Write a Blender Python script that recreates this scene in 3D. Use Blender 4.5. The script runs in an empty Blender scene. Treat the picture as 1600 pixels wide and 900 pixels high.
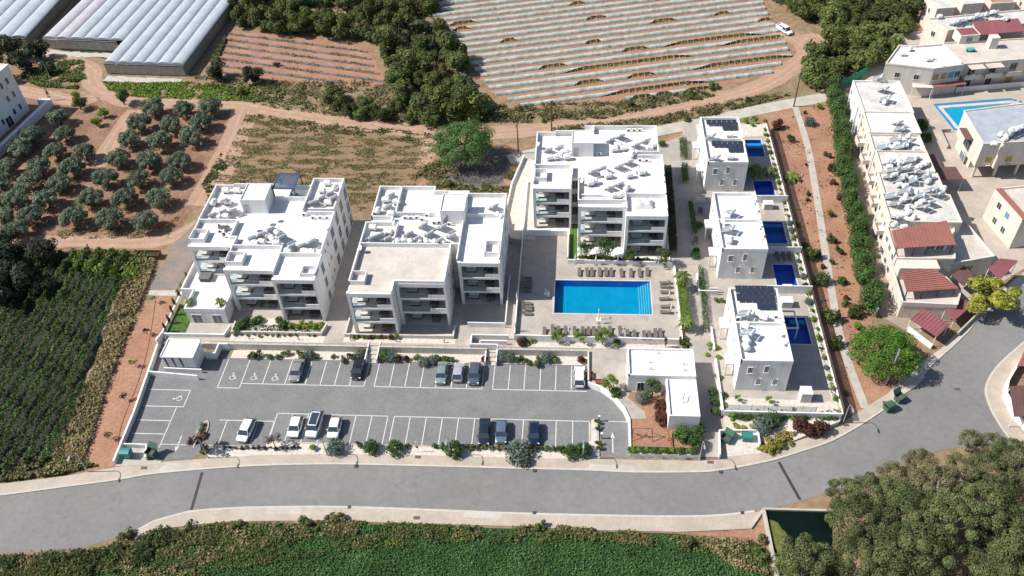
import bpy, bmesh, math, random
from mathutils import Vector, Matrix
rnd = random.Random(7)
R = math.radians
SC = bpy.context.scene
COL = SC.collection

# ------------------------------------------------------------------ camera, sky, sun
FPX, PITCH, ROLL, YAW, CAMH = 1338.51, R(43.934), R(3.415), R(-6.092), 107.05
def cam_rows():
    F = Vector((math.sin(YAW)*math.cos(PITCH), math.cos(YAW)*math.cos(PITCH), -math.sin(PITCH)))
    ri = Vector((math.cos(YAW), -math.sin(YAW), 0)); d = F.cross(ri)
    c, s = math.cos(ROLL), math.sin(ROLL)
    return c*ri+s*d, -s*ri+c*d, F
RX, RD, RF = cam_rows()
cam = bpy.data.cameras.new('camera'); camo = bpy.data.objects.new('camera', cam); COL.objects.link(camo)
camo.matrix_world = Matrix(((RX.x, -RD.x, -RF.x, 0), (RX.y, -RD.y, -RF.y, 0), (RX.z, -RD.z, -RF.z, CAMH), (0, 0, 0, 1)))
cam.sensor_width = 36; cam.lens = FPX/1600*36; cam.clip_start = 1; cam.clip_end = 5000
SC.camera = camo
SC.render.resolution_x, SC.render.resolution_y = 1024, 576
W = bpy.data.worlds.new('World'); SC.world = W; W.use_nodes = True
nt = W.node_tree; nt.nodes.clear()
sky = nt.nodes.new('ShaderNodeTexSky'); sky.sky_type = 'NISHITA'; sky.sun_disc = False
SUN_EL, SUN_AZ = R(46), R(-93.5)          # azimuth clockwise from +Y
sky.sun_elevation = SUN_EL; sky.sun_rotation = SUN_AZ
bg = nt.nodes.new('ShaderNodeBackground'); bg.inputs[1].default_value = 0.09
wo = nt.nodes.new('ShaderNodeOutputWorld')
nt.links.new(sky.outputs[0], bg.inputs[0]); nt.links.new(bg.outputs[0], wo.inputs[0])
sl = bpy.data.lights.new('sun', 'SUN'); sl.energy = 4.7; sl.angle = R(0.5); sl.color = (1, .955, .89)
slo = bpy.data.objects.new('sun', sl); COL.objects.link(slo)
sd = Vector((math.sin(SUN_AZ)*math.cos(SUN_EL), math.cos(SUN_AZ)*math.cos(SUN_EL), math.sin(SUN_EL)))
slo.rotation_euler = sd.to_track_quat('Z', 'Y').to_euler()
SC.view_settings.view_transform = 'Standard'; SC.view_settings.look = 'None'
SC.view_settings.exposure = 0.5; SC.view_settings.gamma = 1
SC.cycles.use_denoising = True
SC.cycles.max_bounces = 6; SC.cycles.transparent_max_bounces = 8

def P(px, py, z=0.0):                     # the point of the plane at height z that the photograph shows at px, py
    d = RX*((px-800)/FPX) + RD*((py-450)/FPX) + RF
    t = (z-CAMH)/d.z
    return Vector((d.x*t, d.y*t, z))

# ------------------------------------------------------------------ materials
MATS = {}
def nodes(name):
    m = bpy.data.materials.new(name); m.use_nodes = True; n = m.node_tree
    return m, n, n.nodes['Principled BSDF']
def mat(name, col, rough=.8, var=0.0, scale=1.0, col2=None, bump=0.0, bscale=8.0, metal=0.0, spec=None, fine=0.0, thr=(.35, .65)):
    """plain colour, mixed towards col2 (or towards a darker tone by var) by world space noise, with optional fine grain and bump"""
    if name in MATS: return MATS[name]
    m, n, b = nodes(name); MATS[name] = m
    b.inputs['Base Color'].default_value = (*col, 1); b.inputs['Roughness'].default_value = rough
    b.inputs['Metallic'].default_value = metal
    if spec is not None: b.inputs['Specular IOR Level'].default_value = spec
    L = n.links; N = n.nodes
    if var or col2 or bump or fine:
        geo = N.new('ShaderNodeNewGeometry')
    out = None
    if var or col2:
        if col2 is None: col2 = tuple(c*(1-var) for c in col)
        no = N.new('ShaderNodeTexNoise'); no.inputs['Scale'].default_value = scale; no.inputs['Detail'].default_value = 6; no.inputs['Roughness'].default_value = .62
        L.new(geo.outputs['Position'], no.inputs['Vector'])
        cr = N.new('ShaderNodeValToRGB'); cr.color_ramp.elements[0].position = thr[0]; cr.color_ramp.elements[1].position = thr[1]
        cr.color_ramp.elements[0].color = (*col, 1); cr.color_ramp.elements[1].color = (*col2, 1)
        L.new(no.outputs[0], cr.inputs[0]); out = cr.outputs[0]
    if fine:
        n2 = N.new('ShaderNodeTexNoise'); n2.inputs['Scale'].default_value = scale*9; n2.inputs['Detail'].default_value = 4
        L.new(geo.outputs['Position'], n2.inputs['Vector'])
        mr = N.new('ShaderNodeMapRange'); mr.inputs[1].default_value = .3; mr.inputs[2].default_value = .7
        mr.inputs[3].default_value = 1-fine; mr.inputs[4].default_value = 1+fine
        L.new(n2.outputs[0], mr.inputs[0])
        mx = N.new('ShaderNodeVectorMath'); mx.operation = 'SCALE'
        if out: L.new(out, mx.inputs[0])
        else: mx.inputs[0].default_value = col
        L.new(mr.outputs[0], mx.inputs['Scale']); out = mx.outputs[0]
    if out: L.new(out, b.inputs['Base Color'])
    if bump:
        n3 = N.new('ShaderNodeTexNoise'); n3.inputs['Scale'].default_value = bscale; n3.inputs['Detail'].default_value = 4
        L.new(geo.outputs['Position'], n3.inputs['Vector'])
        bp = N.new('ShaderNodeBump'); bp.inputs['Strength'].default_value = 1; bp.inputs['Distance'].default_value = bump
        L.new(n3.outputs[0], bp.inputs['Height']); L.new(bp.outputs[0], b.inputs['Normal'])
    return m
def leafmat(name, cols, rough=.65, patch=.5, objvar=.25):
    """foliage: each leaf clump takes one of the colours; a slow noise shifts them in patches; each plant has its own tone"""
    if name in MATS: return MATS[name]
    m, n, b = nodes(name); MATS[name] = m; N, L = n.nodes, n.links
    b.inputs['Roughness'].default_value = rough; b.inputs['Specular IOR Level'].default_value = .25
    geo = N.new('ShaderNodeNewGeometry')
    cr = N.new('ShaderNodeValToRGB'); e = cr.color_ramp.elements
    e[0].color = (*cols[0], 1); e[0].position = 0; e[1].color = (*cols[-1], 1); e[1].position = 1
    for i, c in enumerate(cols[1:-1]):
        q = e.new((i+1)/(len(cols)-1)); q.color = (*c, 1)
    no = N.new('ShaderNodeTexNoise'); no.inputs['Scale'].default_value = patch; no.inputs['Detail'].default_value = 3
    L.new(geo.outputs['Position'], no.inputs['Vector'])
    a = N.new('ShaderNodeMath'); a.operation = 'MULTIPLY_ADD'; a.inputs[1].default_value = .55
    L.new(geo.outputs['Random Per Island'], a.inputs[0])
    s = N.new('ShaderNodeMath'); s.operation = 'MULTIPLY_ADD'; s.inputs[1].default_value = 1.5; s.inputs[2].default_value = -.5
    L.new(no.outputs[0], s.inputs[0]); L.new(s.outputs[0], a.inputs[2]); L.new(a.outputs[0], cr.inputs[0])
    oi = N.new('ShaderNodeObjectInfo'); mr = N.new('ShaderNodeMapRange'); mr.inputs[3].default_value = 1-objvar; mr.inputs[4].default_value = 1+objvar
    L.new(oi.outputs['Random'], mr.inputs[0])
    vm = N.new('ShaderNodeVectorMath'); vm.operation = 'SCALE'
    L.new(cr.outputs[0], vm.inputs[0]); L.new(mr.outputs[0], vm.inputs['Scale']); L.new(vm.outputs[0], b.inputs['Base Color'])
    tr = N.new('ShaderNodeBsdfTranslucent'); L.new(vm.outputs[0], tr.inputs[0])
    mx = N.new('ShaderNodeMixShader'); mx.inputs[0].default_value = .22
    L.new(b.outputs[0], mx.inputs[1]); L.new(tr.outputs[0], mx.inputs[2]); L.new(mx.outputs[0], N['Material Output'].inputs[0])
    return m
def tilemat(name, col, gap, size=.6, var=.08, rough=.75):
    if name in MATS: return MATS[name]
    m, n, b = nodes(name); MATS[name] = m; N, L = n.nodes, n.links
    geo = N.new('ShaderNodeNewGeometry'); br = N.new('ShaderNodeTexBrick'); br.offset = 0
    br.inputs['Scale'].default_value = 1; br.inputs['Brick Width'].default_value = size; br.inputs['Row Height'].default_value = size
    br.inputs['Mortar Size'].default_value = .012; br.inputs['Bias'].default_value = 0
    br.inputs['Color1'].default_value = (*col, 1); br.inputs['Color2'].default_value = (*[c*(1-var) for c in col], 1); br.inputs['Mortar'].default_value = (*gap, 1)
    L.new(geo.outputs['Position'], br.inputs['Vector'])
    no = N.new('ShaderNodeTexNoise'); no.inputs['Scale'].default_value = .35; no.inputs['Detail'].default_value = 5; L.new(geo.outputs['Position'], no.inputs['Vector'])
    mr = N.new('ShaderNodeMapRange'); mr.inputs[1].default_value = .3; mr.inputs[2].default_value = .7; mr.inputs[3].default_value = .86; mr.inputs[4].default_value = 1.1
    L.new(no.outputs[0], mr.inputs[0]); vm = N.new('ShaderNodeVectorMath'); vm.operation = 'SCALE'
    L.new(br.outputs[0], vm.inputs[0]); L.new(mr.outputs[0], vm.inputs['Scale']); L.new(vm.outputs[0], b.inputs['Base Color'])
    b.inputs['Roughness'].default_value = rough
    return m
def watermat(name, tint, rough=.03):
    m, n, b = nodes(name); MATS[name] = m; N, L = n.nodes, n.links
    t = N.new('ShaderNodeBsdfTransparent'); t.inputs[0].default_value = (*tint, 1)
    g = N.new('ShaderNodeBsdfGlossy'); g.inputs['Roughness'].default_value = rough
    f = N.new('ShaderNodeFresnel'); f.inputs[0].default_value = 1.33
    geo = N.new('ShaderNodeNewGeometry'); no = N.new('ShaderNodeTexNoise'); no.inputs['Scale'].default_value = 1.6; no.inputs['Detail'].default_value = 3
    L.new(geo.outputs['Position'], no.inputs['Vector']); bp = N.new('ShaderNodeBump'); bp.inputs['Distance'].default_value = .03
    L.new(no.outputs[0], bp.inputs['Height']); L.new(bp.outputs[0], g.inputs['Normal'])
    mx = N.new('ShaderNodeMixShader'); L.new(f.outputs[0], mx.inputs[0]); L.new(t.outputs[0], mx.inputs[1]); L.new(g.outputs[0], mx.inputs[2])
    L.new(mx.outputs[0], N['Material Output'].inputs[0]); return m
def glassmat(name, tint, mixf=.25):
    m, n, b = nodes(name); MATS[name] = m; N, L = n.nodes, n.links
    t = N.new('ShaderNodeBsdfTransparent'); t.inputs[0].default_value = (*tint, 1)
    b.inputs['Base Color'].default_value = (*[c*.6 for c in tint], 1); b.inputs['Roughness'].default_value = .08
    mx = N.new('ShaderNodeMixShader'); mx.inputs[0].default_value = mixf
    L.new(t.outputs[0], mx.inputs[1]); L.new(b.outputs[0], mx.inputs[2]); L.new(mx.outputs[0], N['Material Output'].inputs[0]); return m

def stains(m, amt=.14):
    """old asphalt: darker oil spots, paler worn patches and thin cracks"""
    N, L = m.node_tree.nodes, m.node_tree.links; b = N['Principled BSDF']; src = b.inputs['Base Color'].links[0].from_socket
    geo = N.new('ShaderNodeNewGeometry'); out = src
    for sc_, lo, hi, a0, a1, det in ((.9, .60, .72, 1.0, 1-amt, 5), (.045, .35, .65, .93, 1.07, 3), (.35, .62, .7, 1.0, 1+amt*.7, 2)):
        no = N.new('ShaderNodeTexNoise'); no.inputs['Scale'].default_value = sc_; no.inputs['Detail'].default_value = det; L.new(geo.outputs['Position'], no.inputs['Vector'])
        mr = N.new('ShaderNodeMapRange'); mr.inputs[1].default_value = lo; mr.inputs[2].default_value = hi; mr.inputs[3].default_value = a0; mr.inputs[4].default_value = a1; L.new(no.outputs[0], mr.inputs[0])
        vm = N.new('ShaderNodeVectorMath'); vm.operation = 'SCALE'; L.new(out, vm.inputs[0]); L.new(mr.outputs[0], vm.inputs['Scale']); out = vm.outputs[0]
    vo = N.new('ShaderNodeTexVoronoi'); vo.feature = 'DISTANCE_TO_EDGE'; vo.inputs['Scale'].default_value = .11; n2 = N.new('ShaderNodeTexNoise'); n2.inputs['Scale'].default_value = .5
    L.new(geo.outputs['Position'], n2.inputs['Vector']); ad = N.new('ShaderNodeVectorMath'); ad.operation = 'MULTIPLY_ADD'; ad.inputs[1].default_value = (3, 3, 3)
    L.new(n2.outputs['Color'], ad.inputs[0]); L.new(geo.outputs['Position'], ad.inputs[2]); L.new(ad.outputs[0], vo.inputs['Vector'])
    mr = N.new('ShaderNodeMapRange'); mr.inputs[1].default_value = .002; mr.inputs[2].default_value = .009; mr.inputs[3].default_value = .86; mr.inputs[4].default_value = 1; L.new(vo.outputs['Distance'], mr.inputs[0])
    vm = N.new('ShaderNodeVectorMath'); vm.operation = 'SCALE'; L.new(out, vm.inputs[0]); L.new(mr.outputs[0], vm.inputs['Scale']); L.new(vm.outputs[0], b.inputs['Base Color'])
M_WHITE = mat('white_render', (.74, .73, .71), .85, .07, .7, fine=.04)
M_ROOF = mat('white_roof_coating', (.78, .77, .75), .8, .16, .45, fine=.05)
def weather(m, sxy, sz, lo, hi, amt):
    """rain streaks on walls (noise stretched along z) or dust and patched coats on roofs"""
    N, L = m.node_tree.nodes, m.node_tree.links; b = N['Principled BSDF']; src = b.inputs['Base Color'].links[0].from_socket
    geo = N.new('ShaderNodeNewGeometry'); mp = N.new('ShaderNodeVectorMath'); mp.operation = 'MULTIPLY'; mp.inputs[1].default_value = (sxy, sxy, sz); L.new(geo.outputs['Position'], mp.inputs[0])
    no = N.new('ShaderNodeTexNoise'); no.inputs['Scale'].default_value = 1; no.inputs['Detail'].default_value = 5; L.new(mp.outputs[0], no.inputs['Vector'])
    mr = N.new('ShaderNodeMapRange'); mr.inputs[1].default_value = lo; mr.inputs[2].default_value = hi; mr.inputs[3].default_value = 1; mr.inputs[4].default_value = 1-amt; L.new(no.outputs[0], mr.inputs[0])
    vm = N.new('ShaderNodeVectorMath'); vm.operation = 'SCALE'; L.new(src, vm.inputs[0]); L.new(mr.outputs[0], vm.inputs['Scale']); L.new(vm.outputs[0], b.inputs['Base Color'])
weather(M_WHITE, 2.2, .12, .5, .75, .16); weather(M_ROOF, .5, .5, .5, .68, .15); weather(M_ROOF, 2.5, 2.5, .6, .75, .14)
M_CREAM = mat('cream_render', (.66, .60, .52), .85, .10, .5, fine=.05)
M_CROOF = mat('weathered_roof', (.62, .60, .56), .85, .28, .35, fine=.08)
weather(M_CREAM, 2.0, .12, .48, .75, .2); weather(M_CROOF, 1.2, 1.2, .52, .7, .22)
M_TAN = tilemat('tan_tiles', (.56, .50, .44), (.42, .38, .33), .5)
M_PAVE = tilemat('deck_paving', (.40, .355, .305), (.30, .27, .24), .6)
M_PATHP = tilemat('walkway_paving', (.36, .325, .285), (.27, .245, .22), .4)
weather(M_PAVE, .8, .8, .55, .72, .16); weather(M_TAN, .8, .8, .55, .72, .12)
M_SIDEW = tilemat('pavement_slabs', (.43, .365, .295), (.35, .30, .25), .4, .10)
M_SIDEL = tilemat('pale_pavement_slabs', (.47, .42, .36), (.38, .34, .3), .4, .08)
M_CONC = mat('concrete', (.46, .42, .36), .9, .22, .5, fine=.08)
M_KERB = mat('kerb_concrete', (.50, .46, .40), .9, .15, 1.0)
M_ASPH = mat('parking_asphalt', (.186, .186, .184), .9, .16, .25, fine=.10, bump=.01, bscale=20)
M_ROAD = mat('road_asphalt', (.198, .193, .184), .9, .13, .13, fine=.07, bump=.01, bscale=20)
stains(M_ASPH); stains(M_ROAD, .10)
M_OLDAS = mat('old_asphalt', (.16, .15, .14), .9, 0, .35, (.24, .18, .14), fine=.12)
M_PAINT = mat('road_paint', (.66, .66, .64), .7, .25, 3)
M_STONE = mat('stone_cladding', (.60, .55, .48), .9, 0, 2.5, (.46, .42, .37), fine=.2)
M_WSTONE = mat('white_pebbles', (.62, .57, .50), .9, 0, 2.2, (.46, .41, .35), fine=.3, bump=.05, bscale=9)
M_SOILR = mat('red_soil', (.27, .135, .08), .95, 0, .22, (.34, .19, .12), fine=.18, bump=.08, bscale=2.5)
M_SOILO = mat('orchard_soil', (.17, .085, .05), .95, 0, .16, (.28, .165, .105), fine=.25, bump=.1, bscale=2)
M_TRACK = mat('dirt_track', (.37, .245, .17), .95, 0, .3, (.33, .20, .135), fine=.13, bump=.05, bscale=2)
M_FIELD = mat('dry_field_soil', (.25, .155, .09), .95, 0, .35, (.17, .125, .06), fine=.25, bump=.08, bscale=2)
M_WEEDG = mat('weedy_ground', (.16, .12, .06), .95, 0, .4, (.26, .19, .11), fine=.3, bump=.1, bscale=2)
M_BASE = mat('country_ground', (.19, .14, .08), .95, 0, .08, (.27, .17, .10), fine=.25, bump=.1, bscale=1)
M_DARKG = mat('shaded_soil', (.026, .034, .014), .95, .3, .5, fine=.2)  # undergrowth green, darkened so the colour itself carries shade between crop rows
M_LAWN = mat('lawn_turf', (.07, .15, .02), .95, .3, 3, fine=.25)
M_MULCH = mat('bark_mulch', (.20, .12, .075), .95, .3, 3, fine=.25)
M_DGLASS = mat('dark_window_glass', (.035, .05, .065), .08, spec=.8)
M_BGLASS = mat('blue_grey_window_glass', (.10, .14, .18), .12, spec=.8)
M_BAL = glassmat('balustrade_glass', (.80, .86, .87), .10)
M_METAL = mat('grey_metal', (.35, .36, .37), .4, metal=.7)
M_LAMP = mat('galvanised_steel', (.42, .43, .44), .5, metal=.4)
M_DARK = mat('dark_metal', (.05, .05, .055), .5)
M_NAVYM = mat('navy_pergola_metal', (.06, .09, .15), .45)
M_TANKG = mat('grey_hot_water_tank', (.50, .52, .53), .4, metal=.15)
M_TANKW = mat('white_water_tank', (.80, .79, .77), .45, .06, 2)
M_PANEL = mat('solar_collector_glass', (.20, .23, .26), .16, spec=.9)
M_RUT = mat('worn_wheel_ruts', (.42, .29, .21), .95, 0, .6, (.35, .225, .15), fine=.15)
M_ALU = mat('white_painted_steel', (.60, .60, .59), .5, .1, 3)
M_PV = tilemat('photovoltaic_cells', (.035, .045, .07), (.30, .32, .36), 1.05, .1, .15)
M_FAB = mat('charcoal_fabric', (.10, .09, .085), .9, .2, 4)
M_LOUNGE = mat('taupe_mesh_fabric', (.15, .125, .105), .9, .15, 4)
M_SOFA = mat('pale_cushion', (.62, .60, .57), .9, .1, 4)
M_PARA = mat('cream_parasol_fabric', (.72, .69, .62), .9, .1, 4)
M_BINT = mat('teal_bin_plastic', (.03, .20, .19), .5, .1, 3)
M_BING = mat('green_bin_plastic', (.05, .13, .085), .5, .2, 3)
M_REDR = mat('red_sheet_roof', (.30, .115, .085), .7, 0, .5, (.24, .10, .085), fine=.14)
M_MAROON = mat('maroon_canopy', (.25, .075, .085), .7, 0, .5, (.19, .07, .08), fine=.14)
M_BROWNC = mat('brown_canopy_sheet', (.13, .065, .06), .7, .2, .8)
M_REDW = mat('red_painted_wood', (.32, .07, .045), .6, .2, 3)
M_WOOD = mat('dark_pole_wood', (.09, .055, .04), .9, .3, 3)
M_TRUNK = mat('tree_bark', (.12, .09, .065), .95, .4, 4, bump=.03)
M_BRICKP = mat('blue_grey_roof_screed', (.36, .39, .44), .85, .2, .5, fine=.06)
M_YELSH = mat('mustard_shutter', (.42, .27, .03), .7, .1, 3)
M_BLUESH = mat('blue_shutter', (.06, .27, .45), .6, .1, 3)
M_GREENNET = mat('green_netting', (.01, .28, .17), .8, .2, 1)
M_POLY = mat('greenhouse_film', (.42, .46, .485), .45, .16, .35, fine=.05)
M_POLYP = mat('pinkish_greenhouse_film', (.48, .46, .485), .45, .16, .35, fine=.05)
M_CURT = mat('greenhouse_side_curtain', (.27, .245, .20), .8, .3, 1, fine=.2)
M_TUN = mat('tunnel_film', (.43, .46, .43), .5, 0, .55, (.27, .34, .28), fine=.25, thr=(.42, .62))
M_BLACKP = mat('black_plastic_mulch', (.17, .16, .19), .6, .4, 1.2)
M_TYRE = mat('tyre_rubber', (.02, .02, .02), .9)
M_RIM = mat('alloy_rim', (.45, .46, .48), .3, metal=.8)
M_HEAD = mat('headlight_lens', (.75, .78, .8), .1)
M_TAIL = mat('taillight_lens', (.35, .02, .02), .2)
M_PLATE = mat('number_plate', (.7, .65, .3), .5)

LEAF_OLIVE = leafmat('olive_leaves', [(.04, .06, .034), (.115, .15, .09), (.22, .26, .175)], patch=.9, objvar=.15)
LEAF_BUSH = leafmat('wild_bush_leaves', [(.022, .04, .010), (.075, .105, .026), (.16, .18, .045)], patch=.22, objvar=.35)
LEAF_DARK = leafmat('dark_bush_leaves', [(.010, .020, .008), (.028, .045, .018), (.05, .065, .03)], patch=.3)
LEAF_GREY = leafmat('grey_brush_twigs', [(.10, .085, .075), (.19, .165, .145), (.24, .21, .19)], patch=.6)
LEAF_HEDGE = leafmat('hedge_leaves', [(.022, .055, .012), (.055, .11, .025), (.10, .16, .04)], patch=.5, objvar=.15)
LEAF_FICUS = leafmat('ficus_leaves', [(.03, .085, .012), (.07, .16, .02), (.14, .24, .035)], patch=.6)
LEAF_YEL = leafmat('yellow_green_leaves', [(.07, .10, .012), (.20, .215, .028), (.33, .31, .05)], patch=.5)
LEAF_EUC = leafmat('eucalyptus_leaves', [(.028, .042, .016), (.09, .115, .04), (.19, .21, .085)], patch=.35, objvar=.18)
LEAF_EUB = leafmat('brownish_eucalyptus_leaves', [(.05, .05, .022), (.135, .13, .06), (.235, .21, .11)], patch=.5)
LEAF_PINE = leafmat('feathery_pale_green_needles', [(.035, .095, .02), (.085, .18, .04), (.15, .26, .07)], patch=.5)
LEAF_LIME = leafmat('bright_green_leaves', [(.06, .12, .01), (.13, .22, .02), (.22, .31, .04)], patch=.8)
LEAF_SAGE = leafmat('grey_green_leaves', [(.07, .10, .08), (.12, .165, .13), (.19, .23, .19)], patch=1)
LEAF_RED = leafmat('bronze_red_leaves', [(.035, .015, .012), (.09, .035, .025), (.15, .065, .04)], patch=1)
LEAF_VINE = leafmat('crop_row_leaves', [(.018, .042, .010), (.06, .11, .025), (.14, .21, .06)], patch=.35, objvar=.1)
LEAF_DRY = leafmat('dry_grass', [(.15, .115, .05), (.29, .22, .11), (.42, .33, .19)], patch=.4, objvar=.1)
LEAF_MIX = leafmat('weeds', [(.035, .055, .015), (.12, .12, .04), (.27, .215, .10)], patch=.45, objvar=.1)
LEAF_FIELD = leafmat('green_crop_leaves', [(.018, .055, .015), (.05, .125, .032), (.115, .215, .06)], patch=.18, objvar=.05)
LEAF_PURP = leafmat('flowering_shrub', [(.10, .13, .03), (.26, .25, .06), (.48, .30, .05)], patch=1.2)
LEAF_PALM = leafmat('palm_fronds', [(.05, .09, .02), (.12, .17, .04), (.22, .26, .08)], patch=.8)

# ------------------------------------------------------------------ helpers
def tag(o, label=None, cat=None, group=None, kind=None):
    if label: o['label'] = label
    if cat: o['category'] = cat
    if group: o['group'] = group
    if kind: o['kind'] = kind
    return o
def empty(name, loc, label, cat, group=None, rz=0):
    o = bpy.data.objects.new(name, None); COL.objects.link(o); o.empty_display_size = .3
    o.location = loc; o.rotation_euler = (0, 0, rz); return tag(o, label, cat, group)
class MB:
    def __init__(s): s.v = []; s.f = []; s.mi = []; s.m = 0
    def add(s, vs, fs):
        k = len(s.v); s.v += [tuple(v) for v in vs]; s.f += [tuple(i+k for i in f) for f in fs]; s.mi += [s.m]*len(fs); return s
    def box(s, x0, x1, y0, y1, z0, z1):
        return s.add([(x0,y0,z0),(x1,y0,z0),(x1,y1,z0),(x0,y1,z0),(x0,y0,z1),(x1,y0,z1),(x1,y1,z1),(x0,y1,z1)],
                     [(0,3,2,1),(4,5,6,7),(0,1,5,4),(1,2,6,5),(2,3,7,6),(3,0,4,7)])
    def obox(s, c, sx, sy, z0, z1, rz=0):
        ca, sa = math.cos(rz), math.sin(rz); q = []
        for z in (z0, z1):
            for a, b in ((-1,-1),(1,-1),(1,1),(-1,1)):
                x, y = a*sx/2, b*sy/2; q.append((c[0]+x*ca-y*sa, c[1]+x*sa+y*ca, z))
        return s.add(q, [(0,3,2,1),(4,5,6,7),(0,1,5,4),(1,2,6,5),(2,3,7,6),(3,0,4,7)])
    def prism(s, poly, z0, z1, bottom=True):
        """z0 / z1 numbers or functions of (x, y)"""
        n = len(poly); g0 = z0 if callable(z0) else (lambda x, y: z0); g1 = z1 if callable(z1) else (lambda x, y: z1)
        ar = sum(poly[i][0]*poly[(i+1) % n][1]-poly[(i+1) % n][0]*poly[i][1] for i in range(n))
        if ar < 0: poly = list(reversed(poly))
        vs = [(p[0], p[1], g0(p[0], p[1])) for p in poly] + [(p[0], p[1], g1(p[0], p[1])) for p in poly]
        fs = [(i, (i+1) % n, n+(i+1) % n, n+i) for i in range(n)] + [tuple(range(n, 2*n))]
        if bottom: fs.append(tuple(reversed(range(n))))
        return s.add(vs, fs)
    def cyl(s, p0, p1, r0, r1=None, n=10, cap=True):
        p0, p1 = Vector(p0), Vector(p1); r1 = r0 if r1 is None else r1; d = (p1-p0).normalized()
        a = d.cross(Vector((0, 0, 1)) if abs(d.z) < .9 else Vector((1, 0, 0))).normalized(); b = d.cross(a)
        vs = []
        for p, r in ((p0, r0), (p1, r1)):
            for i in range(n):
                t = 2*math.pi*i/n; vs.append(p+a*r*math.cos(t)+b*r*math.sin(t))
        fs = [(i, (i+1) % n, n+(i+1) % n, n+i) for i in range(n)]
        fs = [tuple(reversed(f)) for f in fs]
        if cap: fs += [tuple(range(n)), tuple(reversed(range(n, 2*n)))]
        return s.add(vs, fs)
    def tube(s, pts, r, n=8):
        for a, b in zip(pts, pts[1:]): s.cyl(a, b, r, r, n)
        return s
    def capsule(s, p0, p1, r, n=12):
        p0, p1 = Vector(p0), Vector(p1); d = (p1-p0).normalized(); prof = [(-.35, .35), (-.22, .75), (0, 1)]
        a = p0
        ring = [(p0+d*(k*r), q*r) for k, q in prof]+[(p1-d*(k*r), q*r) for k, q in reversed(prof)]
        for (c0, r0), (c1, r1) in zip(ring, ring[1:]): s.cyl(c0, c1, r0, r1, n, cap=(c0 == ring[0][0] or c1 == ring[-1][0]))
        return s
    def mesh(s, name, mats, smooth=False):
        me = bpy.data.meshes.new(name); me.from_pydata(s.v, [], s.f)
        for m in (mats if isinstance(mats, (list, tuple)) else [mats]): me.materials.append(m)
        me.polygons.foreach_set('material_index', s.mi)
        if smooth: me.polygons.foreach_set('use_smooth', [True]*len(me.polygons))
        me.update(); return me
    def build(s, name, mats, parent=None, smooth=False, bevel=0):
        o = bpy.data.objects.new(name, s.mesh(name, mats, smooth)); COL.objects.link(o)
        if parent is not None:
            o.parent = parent; o.matrix_parent_inverse = Matrix()
        if bevel:
            b = o.modifiers.new('bevel', 'BEVEL'); b.width = bevel; b.segments = 2; b.limit_method = 'ANGLE'
        return o
def loc_mb(parent):                       # offset so that parts written in world coordinates sit right under an Empty
    return parent.location.copy()
def part(name, mb, mats, root, bevel=0, smooth=False, label=None):
    """a part whose geometry was written in world coordinates"""
    l = root.location; mb.v = [(x-l.x, y-l.y, z-l.z) for x, y, z in mb.v]
    o = mb.build(name, mats, root, smooth, bevel)
    if label: o['label'] = label
    return o
def sub(name, mb, mats, prt, root, smooth=False):
    l = root.location; mb.v = [(x-l.x, y-l.y, z-l.z) for x, y, z in mb.v]
    return mb.build(name, mats, prt, smooth)
KIDS = {}
def copy_tree(o, parent=None):
    kids = [c for c in bpy.data.objects if c.parent == o] if o.name not in KIDS else KIDS[o.name]
    KIDS[o.name] = kids
    c = o.copy(); COL.objects.link(c)
    if parent is not None: c.parent = parent
    for k in kids: copy_tree(k, c)
    return c
def place(proto, used, loc, rz, label=None, group=None, scale=None):
    o = copy_tree(proto) if used.get(proto.name) else proto
    used[proto.name] = True
    o.location = loc; o.rotation_euler = (0, 0, rz)
    if scale: o.scale = scale if isinstance(scale, tuple) else (scale,)*3
    if label: o['label'] = label
    if group: o['group'] = group
    return o
USED = {}
def inside(p, poly):
    c = False; n = len(poly)
    for i in range(n):
        a, b = poly[i], poly[(i+1) % n]
        if (a[1] > p[1]) != (b[1] > p[1]) and p[0] < (b[0]-a[0])*(p[1]-a[1])/(b[1]-a[1])+a[0]: c = not c
    return c
def pxs(pts, z=0): return [tuple(P(x, y, z)[:2]) for x, y in pts]
def rough_edge(poly, step=1.2, amp=.35, seed=1):
    r = random.Random(seed); out = []
    for i in range(len(poly)):
        a, b = Vector(poly[i]), Vector(poly[(i+1) % len(poly)]); n = max(1, int((b-a).length/step))
        for k in range(n):
            q = a+(b-a)*(k/n); out.append((q.x+r.uniform(-amp, amp), q.y+r.uniform(-amp, amp)))
    return out
def sheet(name, poly, z, m, kind='structure', label=None, cat=None):
    o = MB(); n = len(poly)
    if sum(poly[i][0]*poly[(i+1) % n][1]-poly[(i+1) % n][0]*poly[i][1] for i in range(n)) < 0: poly = list(reversed(poly))
    o.add([(x, y, z) for x, y in poly], [tuple(range(n))]); ob = o.build(name, m)
    bm = bmesh.new(); bm.from_mesh(ob.data); bmesh.ops.triangulate(bm, faces=bm.faces[:]); bm.to_mesh(ob.data); bm.free()
    return tag(ob, label, cat, kind=kind)
def strip_poly(pts, w):
    """polygon along a centre line, w number or list"""
    L_, R_ = [], []
    for i, p in enumerate(pts):
        a = Vector(pts[max(0, i-1)][:2]); b = Vector(pts[min(len(pts)-1, i+1)][:2]); d = (b-a).normalized(); n = Vector((-d.y, d.x))
        ww = (w[i] if isinstance(w, list) else w)/2; c = Vector(p[:2]); L_.append(tuple(c+n*ww)); R_.append(tuple(c-n*ww))
    return L_+list(reversed(R_))
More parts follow.
